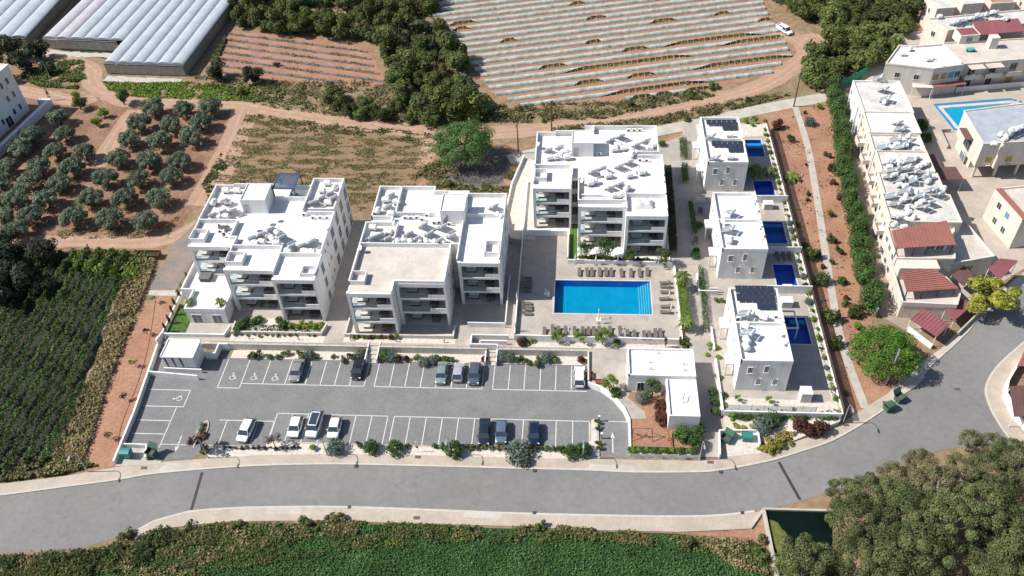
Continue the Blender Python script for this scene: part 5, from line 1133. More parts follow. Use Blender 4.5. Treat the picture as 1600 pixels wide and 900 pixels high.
# ------------------------------------------------------------------ roof equipment
def heater_proto():
    c = empty('solar_water_heater', (0, 0, 0), 'x', 'solar water heater')
    # tank axis along local X, collectors slope down towards +Y
    m = MB(); m.capsule((-.75, 0, 1.75), (.75, 0, 1.75), .30, 12); part('hot_water_tank', m, M_TANKG, c, smooth=False)
    m = MB()
    for x in (-.72, .72):
        m.cyl((x, .05, 0), (x, .05, 1.5), .03, n=5); m.cyl((x, .3, 1.45), (x, 2.0, .2), .03, n=5); m.cyl((x, 2.0, 0), (x, 2.0, .25), .03, n=5); m.cyl((x, .05, .1), (x, 2.0, .1), .03, n=5)
    m.cyl((-.72, .05, 1.45), (.72, .05, 1.45), .03, n=5); part('stand', m, M_ALU, c)
    for s in (-1, 1):
        m = MB(); x0, x1 = (-1.02, -.03) if s < 0 else (.03, 1.02); a = Vector((0, .3, 1.5)); b = Vector((0, 2.05, .3)); n = Vector((0, .57, .82))*.08
        m.add([(x0, a.y, a.z), (x1, a.y, a.z), (x1, b.y, b.z), (x0, b.y, b.z), (x0, a.y+n.y, a.z+n.z), (x1, a.y+n.y, a.z+n.z), (x1, b.y+n.y, b.z+n.z), (x0, b.y+n.y, b.z+n.z)], [(0, 1, 2, 3), (7, 6, 5, 4), (0, 4, 5, 1), (1, 5, 6, 2), (2, 6, 7, 3), (3, 7, 4, 0)])
        f = part('collector_panel', m, M_ALU, c); g = MB(); k = 1.04
        g.add([(x0+.05, a.y+.06+n.y*k, a.z-.04+n.z*k), (x1-.05, a.y+.06+n.y*k, a.z-.04+n.z*k), (x1-.05, b.y-.06+n.y*k, b.z+.04+n.z*k), (x0+.05, b.y-.06+n.y*k, b.z+.04+n.z*k)], [(0, 1, 2, 3)]); sub('glass', g, M_PANEL, f, c)
    return c
def tank_proto():
    c = empty('water_tank', (0, 0, 0), 'x', 'water tank'); m = MB(); m.capsule((-.55, 0, .75), (.55, 0, .75), .52, 14); b = part('barrel', m, M_TANKW, c)
    m = MB()
    for x in (-.4, .4): m.box(x-.06, x+.06, -.4, .4, 0, .32)
    part('cradle', m, M_METAL, c); m = MB(); m.cyl((0, 0, 1.26), (0, 0, 1.36), .2, n=10); sub('lid', m, M_TANKW, b, c)
    return c
def ac_proto():
    c = empty('air_conditioner', (0, 0, 0), 'x', 'air conditioner'); m = MB(); m.box(-.42, .42, -.16, .16, .1, .72); part('casing', m, M_TANKW, c, .02)
    m = MB(); m.cyl((-.12, -.165, .42), (-.12, -.175, .42), .23, n=14); part('fan_grille', m, M_DARK, c)
    m = MB(); m.box(-.35, -.28, -.16, .16, 0, .1); m.box(.28, .35, -.16, .16, 0, .1); part('feet', m, M_METAL, c); return c
def dish_proto():
    c = empty('satellite_dish', (0, 0, 0), 'x', 'satellite dish'); m = MB(); m.cyl((0, 0, 0), (0, 0, .9), .03, n=6); part('mast', m, M_METAL, c)
    m = MB(); d = Vector((-.75, -.35, .55)).normalized(); p = Vector((0, 0, 1.0)); m.cyl(p-d*.0, p+d*.05, .12, .30, 14); m.cyl(p+d*.05, p+d*.14, .30, .45, 14, cap=False); part('reflector', m, M_TANKW, c)
    m = MB(); m.cyl(p, p+d*.5, .015, n=4); part('arm', m, M_METAL, c); return c
def vtank_proto():
    c = empty('water_cylinder', (0, 0, 0), 'x', 'water tank'); m = MB(); m.cyl((0, 0, .05), (0, 0, 1.15), .5, n=14); m.cyl((0, 0, 1.15), (0, 0, 1.35), .5, .2, 14); part('barrel', m, M_TANKW, c); m = MB(); m.cyl((0, 0, 1.35), (0, 0, 1.43), .18, n=10); part('lid', m, M_TANKW, c); return c
HP, TP, AP, DP, VT = heater_proto(), tank_proto(), ac_proto(), dish_proto(), vtank_proto()
def group_at(proto, lst, ox, oy, s, zr, dz, rz, text, group, jit=.2):
    out = []
    for q in lst:
        p = P(ox+q[0]/s, oy+q[1]/s, zr+dz); a = (q[2] if len(q) > 2 else rz)+rnd.uniform(-jit, jit)*.6
        out.append(place(proto, USED, (p.x, p.y, zr+.02), a, group=group, scale=.86 if proto.name.startswith('solar') else (1.0 if dz < 1 else .95)))
    if len(out) == 1: out[0]['label'] = text.replace('# ', '')
    else: label_line(out, text)
    return out
S = 5.293; h35, h50 = R(38), R(50)
group_at(HP, [(525, 325), (430, 440), (515, 415), (600, 405)], 250, 250, S, ZR, 1.7, h35, '# solar water heater in the walled left corner of the left block roof', 'solar water heaters on the left block')
group_at(TP, [(545, 250), (640, 250), (445, 350, R(80)), (560, 345), (480, 470), (545, 465)], 250, 250, S, ZR, .7, 0, '# white barrel tank in the left corner of the left block roof', 'barrel tanks on the left block')
group_at(HP, [(755, 630), (835, 600), (912, 558), (1005, 625)], 250, 250, S, ZR, 1.7, h35, '# solar water heater in the diagonal middle cluster, left block roof', 'solar water heaters on the left block')
group_at(TP, [(845, 680), (880, 625, R(-50)), (930, 655, R(-50)), (965, 690), (970, 605, R(-40)), (790, 690)], 250, 250, S, ZR, .6, 0, '# white barrel tank in the middle cluster of the left block roof', 'barrel tanks on the left block')
group_at(HP, [(1085, 700), (1168, 693), (1255, 660)], 250, 250, S, ZR, 1.7, h35, '# solar water heater at the front right of the left block roof', 'solar water heaters on the left block')
group_at(TP, [(1195, 755), (1255, 760), (1060, 755)], 250, 250, S, ZR, .7, 0, '# white barrel tank at the front right of the left block roof', 'barrel tanks on the left block')
group_at(HP, [(1405, 262), (1335, 298), (1260, 338), (1430, 300)], 250, 250, S, ZR, 1.7, h35, '# solar water heater in the far right corner of the left block roof', 'solar water heaters on the left block')
group_at(TP, [(1385, 190), (1340, 250), (1390, 350), (1450, 225, R(60))], 250, 250, S, ZR, .7, 0, '# white barrel tank in the far right corner of the left block roof', 'barrel tanks on the left block')
group_at(AP, [(1095, 280), (1140, 280), (1270, 475), (1330, 475), (1388, 475), (1195, 450)], 250, 250, S, ZR, .4, 0, '# air conditioner on the left block roof', 'air conditioners on the left block')
group_at(DP, [(775, 560), (885, 508), (950, 480), (1240, 635), (1375, 580)], 250, 250, S, ZR, .8, 0, '# satellite dish on the left block roof', 'satellite dishes on the left block')
group_at(HP, [(430, 170), (405, 265)], 530, 270, S, ZR, 1.7, h35, '# solar water heater in the back left cell of the middle block roof', 'solar water heaters on the middle block')
group_at(TP, [(385, 222), (320, 315, R(80)), (430, 335), (475, 240)], 530, 270, S, ZR, .7, 0, '# white barrel tank in the back left cell of the middle block roof', 'barrel tanks on the middle block')
group_at(HP, [(335, 500), (270, 525), (400, 530)], 530, 270, S, ZR, 1.7, h35, '# solar water heater in the left middle cell of the middle block roof', 'solar water heaters on the middle block')
group_at(TP, [(280, 450), (410, 488), (455, 470)], 530, 270, S, ZR, .7, 0, '# white barrel tank in the left middle cell of the middle block roof', 'barrel tanks on the middle block')
group_at(HP, [(580, 490), (702, 420), (750, 490), (862, 432), (935, 510), (832, 545), (645, 530)], 530, 270, S, ZR, 1.7, h35, '# solar water heater in the crowded centre of the middle block roof', 'solar water heaters on the middle block')
group_at(VT, [(485, 565), (535, 557), (590, 567), (662, 566), (722, 568), (790, 572), (860, 575)], 530, 270, S, ZR, .8, 0, '# upright white tank along the front wall of the middle block roof', 'upright tanks on the middle block')
group_at(HP, [(1288, 265)], 530, 270, S, ZR, 1.7, h35, '# solar water heater alone on the back right terrace of the middle block', 'solar water heaters on the middle block')
group_at(AP, [(550, 370), (595, 372), (645, 370), (730, 350), (790, 412), (832, 408), (915, 422), (690, 385)], 530, 270, S, ZR, .4, 0, '# air conditioner on the middle block roof', 'air conditioners on the middle block')
group_at(DP, [(1335, 365), (185, 630), (455, 420), (1310, 345)], 530, 270, S, ZR, .8, 0, '# satellite dish on the middle block roof', 'satellite dishes on the middle block')
S = 5.625
h3 = group_at(HP, [(325, 345), (425, 318), (880, 255), (965, 222), (1105, 300), (1190, 262), (720, 535), (800, 505), (955, 488), (1040, 450), (870, 678), (955, 645)], 800, 170, S, ZR3, 1.75, R(27), '# solar water heater on the right block roof', 'solar water heaters on the right block', .05)
label_rows(h3, '# solar heater in the ## row of paired heaters, right block roof', 6)
t3 = group_at(TP, [(330, 430), (395, 425), (455, 385), (485, 425), (900, 355), (985, 345), (930, 320), (1050, 385, R(70)), (1055, 405, R(60)), (1235, 322), (1210, 345), (720, 640), (690, 655), (845, 590), (810, 570), (1030, 585), (1110, 540), (1140, 560), (1010, 700, R(60)), (930, 765), (900, 770), (970, 755)], 800, 170, S, ZR3, .6, R(15), '# barrel', 'barrel tanks on the right block')
label_rows(t3, '# white barrel tank in the ## row from the back, right block roof', 5)
group_at(AP, [(1027, 188), (1077, 188), (1127, 187), (620, 400), (670, 400), (770, 392), (1130, 450), (1188, 452)], 800, 170, S, ZR3, .4, 0, '# air conditioner on the right block roof', 'air conditioners on the right block')
group_at(DP, [(235, 320), (618, 640), (1320, 590), (1320, 650)], 800, 170, S, ZR3, .8, 0, '# satellite dish on the right block roof', 'satellite dishes on the right block')
ZV = 8.26
hv = group_at(HP, [(310, 285), (350, 475)], 1060, 160, S, ZV, 1.6, R(55), '# solar water heater on the farthest villa roof', 'solar water heaters on the villas')
hv[0]['label'] = 'solar water heater on the back half of the farthest villa roof'; hv[1]['label'] = 'solar water heater on the front half of the farthest villa roof'
group_at(TP, [(450, 285), (455, 480)], 1060, 160, S, ZV, .6, 0, '# white barrel tank on the farthest villa roof', 'barrel tanks on the villas')
hv = group_at(HP, [(480, 225), (480, 365)], 1060, 290, S, ZV, 1.6, R(55), '# x', 'solar water heaters on the villas')
for o in hv: o['label'] = 'lone solar water heater on the ' + ('back' if o.location.y > 119.5 else 'front') + ' half of the middle villa roof'
group_at(TP, [(420, 275), (455, 480, R(70))], 1060, 290, S, ZV, .6, 0, '# white barrel tank on the bare middle villa roof', 'barrel tanks on the villas')
group_at(DP, [(655, 140), (680, 228), (700, 362), (730, 450), (390, 325)], 1060, 290, S, ZV, .6, 0, '# satellite dish or vent on the middle villa roof', 'satellite dishes on the villas')
hv = group_at(HP, [(625, 325), (655, 500)], 1060, 430, S, ZV, 1.6, R(55), '# x', 'solar water heaters on the villas')
for o in hv: o['label'] = 'solar water heater on the ' + ('back' if o.location.y > 94.4 else 'front') + ' half of the nearest villa roof'
group_at(TP, [(700, 340), (750, 370), (585, 450), (600, 575, R(-65)), (595, 630, R(-70))], 1060, 430, S, ZV, .6, R(-20), '# white barrel tank on the nearest villa roof', 'barrel tanks on the villas')
group_at(DP, [(890, 515), (915, 595)], 1060, 430, S, ZV, .6, 0, '# satellite dish on the nearest villa roof', 'satellite dishes on the villas')
group_at(AP, [(865, 365), (530, 380)], 1060, 430, S, ZV, .4, 0, '# air conditioner on the nearest villa roof', 'air conditioners on the villas')
# crowded roofs of the older row
S = 5.293; rh, rt_ = [], []
def rowroof(lst, ox, oy, zr, proto, rz, jit=.5):
    o = []
    for q in lst:
        p = P(ox+q[0]/S, oy+q[1]/S, zr+1.0); o.append(place(proto, USED, (p.x, p.y, zr+.02), rz+rnd.uniform(-jit, jit), scale=.86))
    return o
H1 = rowroof([(410, 115), (450, 215), (470, 290)], 1300, 100, 6.6, HP, R(60)); H1 += rowroof([(560, 495), (590, 540)], 1300, 100, 6.9, HP, R(50))
H1 += rowroof([(560, 620), (450, 690), (590, 690), (650, 650)], 1300, 100, 6.5, HP, R(50)); H1 += rowroof([(500, 820), (600, 830), (690, 800)], 1300, 100, 6.9, HP, R(45))
H1 += rowroof([(540, 90), (640, 70), (700, 110)], 1300, 250, 6.9, HP, R(45)); H1 += rowroof([(500, 150), (590, 160), (690, 170), (790, 130)], 1300, 250, 6.6, HP, R(50))
H1 += rowroof([(530, 300), (640, 260), (760, 300), (850, 260), (560, 370), (680, 330), (820, 360), (560, 490), (780, 400), (900, 290)], 1300, 250, 6.9, HP, R(45))
T1 = rowroof([(405, 100), (440, 300)], 1300, 100, 6.6, TP, R(30)); T1 += rowroof([(555, 470), (600, 520), (640, 580)], 1300, 100, 6.9, TP, R(20))
T1 += rowroof([(440, 670), (540, 650), (610, 660), (700, 690), (640, 750)], 1300, 100, 6.5, TP, R(20)); T1 += rowroof([(480, 835), (560, 790), (640, 850), (740, 830), (780, 800), (700, 760), (560, 870), (450, 800)], 1300, 100, 6.9, TP, R(20))
T1 += rowroof([(560, 20), (620, 50), (720, 40), (780, 20), (520, 110), (600, 120)], 1300, 250, 6.9, TP, R(20)); T1 += rowroof([(770, 130), (835, 125), (800, 160), (660, 140), (560, 190), (610, 200)], 1300, 250, 6.6, TP, R(25))
T1 += rowroof([(620, 275), (660, 250), (590, 320), (720, 350), (740, 330), (630, 380), (680, 460), (880, 240), (930, 225), (700, 255), (780, 300), (640, 420), (520, 520), (600, 540)], 1300, 250, 6.9, TP, R(35))
for o in H1: o['group'] = 'heaters on the older row houses'
for o in T1: o['group'] = 'tanks on the older row houses'
label_rows(H1, '# solar heater in the ## row from the back, older row house roofs', 7); label_rows(T1, '# white barrel tank in the ## row from the back, older row house roofs', 6)
S = 5.0
T2 = rowroof([(520, 360), (575, 285), (620, 300), (605, 325), (660, 250), (700, 245), (735, 230), (640, 290)], 1450, 150, 8.0, TP, R(20)); H2 = rowroof([(650, 300), (700, 280), (745, 260)], 1450, 150, 8.0, HP, R(45))
for o in T2: o['group'] = 'tanks on the blue grey roof'
label_line(T2, '# white barrel tank from the left on the blue grey roof')
for o in H2: o['group'] = 'heaters on the blue grey roof'
label_line(H2, '# solar heater from the left on the blue grey roof')
S = 9.0
T3 = rowroof([(260, 210), (470, 300), (580, 250), (700, 240), (800, 190), (910, 180), (1010, 150), (1160, 250)], 1440, 0, 7.4, TP, R(25)); H3 = rowroof([(520, 320), (630, 290), (750, 270), (850, 230), (1050, 190), (1200, 300)], 1440, 0, 7.4, HP, R(45))
for o in T3: o['group'] = 'tanks near the top right corner'
label_line(T3, '# white barrel tank from the left on the long top right roof')
for o in H3: o['group'] = 'heaters near the top right corner'
label_line(H3, '# solar heater from the left on the long top right roof')
T4 = rowroof([(90, 800), (150, 780), (540, 855), (300, 880)], 1440, 0, 6.8, DP, 0)
for o in T4: o['group'] = 'dishes on the corner building'
label_line(T4, '# satellite dish on the white corner building')
S = 5.293
T5 = rowroof([(590, 430), (650, 390), (800, 475)], 1300, 0, 6.8, TP, R(30))
for o in T5: o['group'] = 'tanks on the corner building'
label_line(T5, '# white barrel tank from the left on the white corner building')
M_TARP = mat('turquoise_tarp', (.01, .42, .34), .7, .1, 2)
cc = empty('covered_table', (88.0, 183.4, 6.22), 'turquoise covered table on the terrace near the maroon roof', 'table'); q = MB(); q.box(87.2, 88.9, 182.9, 183.9, 6.9, 7.0); part('cover', q, M_TARP, cc); q = MB()
for x in (87.3, 88.8): q.box(x-.04, x+.04, 183.0, 183.8, 6.22, 6.9)
part('legs', q, M_DARK, cc)

# ------------------------------------------------------------------ cars
def loft(rings, close=True):
    m = MB(); n = len(rings[0]); vs = [p for r_ in rings for p in r_]; fs = []
    for j in range(len(rings)-1):
        for i in range(n-1): a = j*n+i; fs.append((a, a+n, a+n+1, a+1))
    if close: fs.append(tuple(range(n))); fs.append(tuple(reversed(range((len(rings)-1)*n, len(rings)*n))))
    return m.add(vs, fs)
def car(name, paint, label, L_=4.3, Wd=1.78, H_=1.48, kind='hatch', cat='car', dark_roof=False, group='cars in the car park'):
    """front faces local -Y; returns the Empty"""
    c = empty(name, (0, 0, 0), label, cat, group); hl, hw = L_/2, Wd/2; belt = .92 if kind != 'suv' else 1.02; hood = .82 if kind != 'suv' else .98
    st = [(-hl, .60, .35, .55), (-hl+.05, .78, .25, hood-.16), (-hl+.18, .90, .22, hood-.07), (-hl+.45, .97, .2, hood-.02), (-hl+1.05, 1.0, .2, belt-.02), (-.2, 1.0, .2, belt), (hl-1.1, 1.0, .2, belt+.02)]
    st += [(hl-.35, .97, .22, belt+.02 if kind != 'sedan' else belt), (hl-.12, .92, .26, belt-.03), (hl-.04, .82, .3, belt-.08), (hl, .68, .4, belt-.25)]
    rings = []
    for y, w, zb, zt in st:
        x = hw*w; rings.append([(-x*.82, y, zb), (-x, y, zb+.18), (-x, y, (zb+zt)/2+.05), (-x*.95, y, zt-.05), (-x*.80, y, zt), (0, y, zt+.035), (x*.80, y, zt), (x*.95, y, zt-.05), (x, y, (zb+zt)/2+.05), (x, y, zb+.18), (x*.82, y, zb)])
    bm_ = loft(rings); part('body', bm_, paint, c, smooth=False)
    f0, f1 = -hl+.92, -hl+1.5; r1, r0 = (hl-.75, hl-.1) if kind != 'sedan' else (hl-1.3, hl-.7)
    wb, wt = hw*.93, hw*.74
    A = [(-wb, f0, belt-.02), (wb, f0, belt-.02), (wt, f1, H_-.03), (-wt, f1, H_-.03)]
    B_ = [(wb, r0, belt), (-wb, r0, belt), (-wt, r1, H_-.06), (wt, r1, H_-.06)]
    g = MB(); g.add(A, [(0, 1, 2, 3)]); g.add([(A[0][0], A[0][1], .6), (A[1][0], A[1][1], .6)], []); part('windscreen', MB().add(A, [(0, 1, 2, 3)]), M_DGLASS, c)
    part('rear_window', MB().add(B_, [(0, 1, 2, 3)]), M_DGLASS, c)
    for s in (-1, 1):
        q = [(s*wb, f0+.02, belt-.02), (s*wb, r0-.02, belt), (s*wt, r1, H_-.06), (s*wt, f1, H_-.03)]
        part('side_window', MB().add(q, [(0, 1, 2, 3) if s > 0 else (3, 2, 1, 0)]), M_DGLASS, c)
        m = MB(); 
        for y0, y1 in ((f0, f1), (r0, r1)): m.cyl((s*(wb+.005), y0, belt-.02), (s*(wt+.01), y1, H_-.03), .035, n=5)
        ym = (f1+r1)/2; m.cyl((s*(wb+.008), ym, belt), (s*(wt+.01), ym, H_-.04), .04, n=5); part('pillar', m, paint if not dark_roof else M_DARK, c)
        m = MB(); m.obox((s*(hw+.08), f0+.35), .2, .1, belt-.02, belt+.13); part('mirror', m, paint, c)
        for y in (-hl+.82, hl-.8):
            m = MB(); m.cyl((s*(hw-.2), y, .32), (s*(hw+.005), y, .32), .32, n=16); w = part('wheel', m, M_TYRE, c); m = MB(); m.cyl((s*(hw-.02), y, .32), (s*(hw+.012), y, .32), .2, n=12); sub('rim', m, M_RIM, w, c)
        m = MB(); m.obox((s*hw*.70, -hl+.13), hw*.38, .16, .58, hood-.10, s*R(-18)); part('headlight', m, M_HEAD, c)
        m = MB(); m.obox((s*hw*.78, hl-.09), hw*.28, .14, belt-.32, belt-.06, s*R(14)); part('taillight', m, M_TAIL, c)
    rr = []
    for y, z, w in ((f1-.03, H_-.05, wt), (f1+.25, H_+.0, wt+.005), ((f1+r1)/2, H_+.02, wt+.01), (r1-.2, H_-.02, wt), (r1+.03, H_-.08, wt-.01)): rr.append([(-w-.01, y, z-.05), (-w*.9, y, z), (0, y, z+.03), (w*.9, y, z), (w+.01, y, z-.05)])
    part('roof', loft(rr), paint, c)
    if dark_roof: m = MB(); m.box(-wt+.14, wt-.14, f1+.12, r1-.25, H_+.0, H_+.055); part('glass_roof', m, M_DGLASS, c)
    m = MB(); m.box(-.26, .26, -hl-.015, -hl+.02, .38, .5); part('number_plate', m, M_PLATE, c)
    m = MB(); m.box(-hw*.5, hw*.5, -hl-.005, -hl+.12, .52, .62); part('grille', m, M_DARK, c)
    m = MB(); m.box(-hw*.86, hw*.86, -hl+.1, hl-.1, .17, .22); part('underbody', m, M_DARK, c)
    return c
def paintmat(n, c, met=.0, rough=.25): 
    m = mat(n, c, rough, metal=met); m.node_tree.nodes['Principled BSDF'].inputs['Coat Weight'].default_value = .6; return m
PW, PWA = paintmat('white_car_paint', (.75, .75, .74)), paintmat('pearl_white_paint', (.72, .73, .75))
PSIL, PGRN, PGREY = paintmat('silver_paint', (.36, .35, .34), .5), paintmat('green_silver_paint', (.33, .40, .39), .5), paintmat('grey_blue_paint', (.13, .15, .18), .5)
PLIG, PBLK, PNAV, PBLU, PDKB = paintmat('light_silver_paint', (.52, .53, .56), .4), paintmat('black_paint', (.012, .013, .016)), paintmat('midnight_paint', (.02, .028, .042), .3), paintmat('steel_blue_paint', (.16, .225, .32), .5), paintmat('dark_blue_paint', (.010, .022, .062), .3)
CARS = [ # name, paint, label, x, y, angle, length, kind, ...
 ('silver_saloon_car', PSIL, 'silver saloon in the bay right of the painted wheelchair symbols', -46.0, 89.6, 0, 4.6, 'sedan', 1.45, False),
 ('black_saloon_car', PBLK, 'black car left of the first steps, half under the shrubs', -35.9, 90.3, 0, 4.5, 'sedan', 1.45, False),
 ('green_saloon_car', PGRN, 'grey green saloon, leftmost of the three beside the second steps', -21.9, 89.7, 0, 4.5, 'sedan', 1.45, False),
 ('silver_hatchback_car', PLIG, 'light silver hatchback between the grey green saloon and the grey car', -19.2, 89.9, 180, 3.9, 'hatch', 1.5, False),
 ('grey_suv_car', PGREY, 'grey blue car right beside the second flight of steps', -16.5, 89.7, 0, 4.5, 'suv', 1.62, False),
 ('white_hatchback_car', PW, 'white car alone at the right end of the upper bays', .5, 89.5, 180, 4.3, 'hatch', 1.5, False),
 ('white_hatchback_car', PWA, 'white hatchback alone near the boat shaped planter', -51.0, 77.3, -6, 4.4, 'hatch', 1.5, False),
 ('white_hatchback_car', PW, 'small white hatchback left of the big white car', -43.4, 78.2, 0, 4.0, 'hatch', 1.5, False),
 ('white_suv_car', PW, 'large white car with a black glass roof between two white hatchbacks', -40.5, 78.7, -2, 4.9, 'suv', 1.65, True),
 ('white_hatchback_car', PWA, 'small white hatchback right of the big white car', -37.2, 78.2, 0, 4.0, 'hatch', 1.5, False),
 ('black_saloon_car', PNAV, 'near black saloon, leftmost of three parked at the lower right', -13.9, 78.2, 2, 4.75, 'sedan', 1.45, False),
 ('blue_hatchback_car', PBLU, 'steel blue hatchback beside the near black saloon', -11.3, 78.3, 2, 4.2, 'hatch', 1.48, False),
 ('dark_blue_hatchback_car', PDKB, 'dark blue hatchback parked alone in the lower right bays', -6.3, 78.2, 2, 4.2, 'hatch', 1.48, False)]
for n_, p_, l_, x, y, a, L_, k_, h_, dr in CARS:
    L_ *= 1.0
    c = car(n_.replace('silver_', '').replace('green_', '').replace('black_', '').replace('white_', '').replace('grey_', '').replace('dark_blue_', '').replace('blue_', '').replace('saloon_car', 'parked_car').replace('hatchback_car', 'parked_car').replace('suv_car', 'parked_car'), p_, l_, L_, 1.84 if k_ != 'suv' else 1.94, h_, k_, dark_roof=dr)
    c.location = (x, y, .06); c.rotation_euler.z = R(a)
p = P(1456, 4); c = car('parked_car', PWA, 'white car parked at the top edge near the cream houses', 4.3, 1.78, 1.5, group=None); c.location = (p.x, p.y, .04); c.rotation_euler.z = R(-35)
p = P(1585, 372); 
# pick-up truck by the tunnel field
tk = car('pickup_truck', PW, 'white pick-up truck standing beside the tunnel field', 4.9, 1.75, 1.65, 'sedan', 'truck', group=None)
p = P(1225, 50); tk.location = (p.x, p.y, .06); tk.rotation_euler.z = R(32)
q = MB(); q.box(-.8, .8, -.1, 2.35, .9, 1.0); q.box(-.86, -.8, -.1, 2.4, .9, 1.32); q.box(.8, .86, -.1, 2.4, .9, 1.32); q.box(-.86, .86, 2.4, 2.46, .9, 1.32); ob = q.build('load_bed', PW, tk)

# ------------------------------------------------------------------ sunbeds, parasols, pool things
def lounger_proto():
    c = empty('sun_lounger', (0, 0, 0), 'x', 'sun lounger'); m = MB()   # head towards +Y
    m.box(-.32, -.27, -.95, .95, .28, .33); m.box(.27, .32, -.95, .95, .28, .33); m.box(-.27, .27, -.95, -.9, .28, .33); part('frame', m, M_METAL, c)
    for x in (-.29, .29):
        for y in (-.8, .75): m = MB(); m.box(x-.025, x+.025, y-.025, y+.025, 0, .28); part('leg', m, M_METAL, c)
    m = MB(); m.box(-.3, .3, -.93, .25, .33, .39); part('seat', m, M_LOUNGE, c)
    m = MB(); m.add([(-.3, .25, .33), (.3, .25, .33), (.3, .88, .62), (-.3, .88, .62), (-.3, .22, .39), (.3, .22, .39), (.3, .85, .68), (-.3, .85, .68)], [(3, 2, 1, 0), (4, 5, 6, 7), (0, 1, 5, 4), (1, 2, 6, 5), (2, 3, 7, 6), (3, 0, 4, 7)]); part('backrest', m, M_LOUNGE, c); return c
LP = lounger_proto()
def parasol_proto():
    c = empty('closed_parasol', (0, 0, 0), 'x', 'parasol'); m = MB(); m.cyl((0, 0, 0), (0, 0, 2.5), .03, n=6); part('pole', m, M_PAINT, c); m = MB(); m.cyl((0, 0, 1.0), (0, 0, 1.5), .13, .15, 9); m.cyl((0, 0, 1.5), (0, 0, 2.45), .15, .03, 9); part('canopy', m, M_PARA, c)
    m = MB(); m.cyl((0, 0, 0), (0, 0, .08), .28, n=12); part('base', m, M_METAL, c); return c
PP = parasol_proto()
def loungers(px, ox, oy, s, rz, text, group, z=1.9):
    o = []
    for x, y in px: p = P(ox+x/s, oy+y/s, z+.3); o.append(place(LP, USED, (p.x, p.y, z+.005), rz+rnd.uniform(-.08, .08), group=group))
    label_line(o, text) if abs(math.cos(rz)) > .5 else label_rows(o, text, 1)
    return o
s = 5.625
loungers([(592, 705), (660, 705), (702, 705), (770, 705), (827, 705), (872, 705), (962, 712), (1046, 712), (1122, 712), (1188, 703)], 800, 300, s, 0, '# grey sunbed from the left in the row behind the large pool', 'sunbeds behind the large pool')
loungers([(285, 555), (358, 535), (408, 545), (470, 545), (550, 550), (625, 550), (672, 552), (718, 550), (765, 545), (862, 545), (950, 545), (1015, 575), (1077, 580), (1162, 588), (1210, 588), (1262, 568), (1305, 568)], 800, 420, s, 0, '# grey sunbed from the left in the row in front of the large pool', 'sunbeds in front of the large pool')
loungers([(1345, 122), (1350, 155), (1350, 203), (1340, 262), (1352, 330), (1350, 378)], 800, 420, s, R(-90), '## grey sunbed from the back in the column right of the pool', 'sunbeds right of the pool')
loungers([(125, 302), (130, 332), (130, 355), (128, 392)], 800, 420, s, R(90), '## sunbed from the back in the sunny column left of the pool', 'sunny sunbeds left of the pool')
loungers([(130, 80), (130, 104), (130, 130), (125, 155), (122, 188)], 800, 420, s, R(90), '## sunbed from the back in the shaded column left of the pool', 'shaded sunbeds left of the pool')
loungers([(870, 620), (925, 620), (975, 620)], 1060, 290, s, 0, '# dark sunbed from the left behind the middle villa', 'sunbeds behind the middle villa')
pp = []
for x, y in [(558, 630), (737, 640), (928, 640), (498, 590), (975, 600), (1395, 388), (1378, 275), (760, 480), (45, 295), (30, 550)]:
    oy = 300 if y > 600 and x in (558, 737, 928) else 420; p = P(800+x/s, oy+y/s, 1.9); pp.append(place(PP, USED, (p.x, p.y, 1.905), 0, group='closed parasols round the large pool'))
label_line(pp, '# closed cream parasol from the left around the large pool')
ph = empty('pool_hoist', (-5.6, 107.2, 1.9), 'white pool hoist standing left of the large pool', 'pool hoist')
q = MB(); q.cyl((-5.6, 107.2, 1.9), (-5.6, 107.2, 3.2), .07, n=8); part('post', q, M_WHITE, ph); q = MB(); q.cyl((-5.6, 107.2, 3.1), (-5.0, 106.6, 3.0), .05, n=6); part('arm', q, M_WHITE, ph); q = MB(); q.box(-5.3, -4.8, 106.2, 106.7, 2.2, 2.3); q.box(-5.3, -4.8, 106.65, 106.7, 2.3, 2.8); q.cyl((-5.05, 106.5, 2.3), (-5.05, 106.6, 3.0), .03, n=5); part('seat', q, M_WHITE, ph); q = MB(); q.box(-5.9, -5.3, 106.9, 107.5, 1.905, 1.97); part('base', q, M_WHITE, ph)
sh = empty('garden_shower', (3.6, 101.2, 1.9), 'thin white shower post in front of the large pool', 'shower')
q = MB(); q.cyl((3.6, 101.2, 1.9), (3.6, 101.2, 4.0), .05, n=6); q.cyl((3.6, 101.2, 4.0), (3.6, 101.6, 4.05), .04, n=6); part('pipe', q, M_WHITE, sh); q = MB(); q.box(3.2, 4.0, 100.8, 101.6, 1.905, 1.95); part('tray', q, M_WHITE, sh); q = MB(); q.cyl((3.6, 101.6, 3.95), (3.6, 101.6, 4.04), .12, .06, 8); part('head', q, M_METAL, sh)

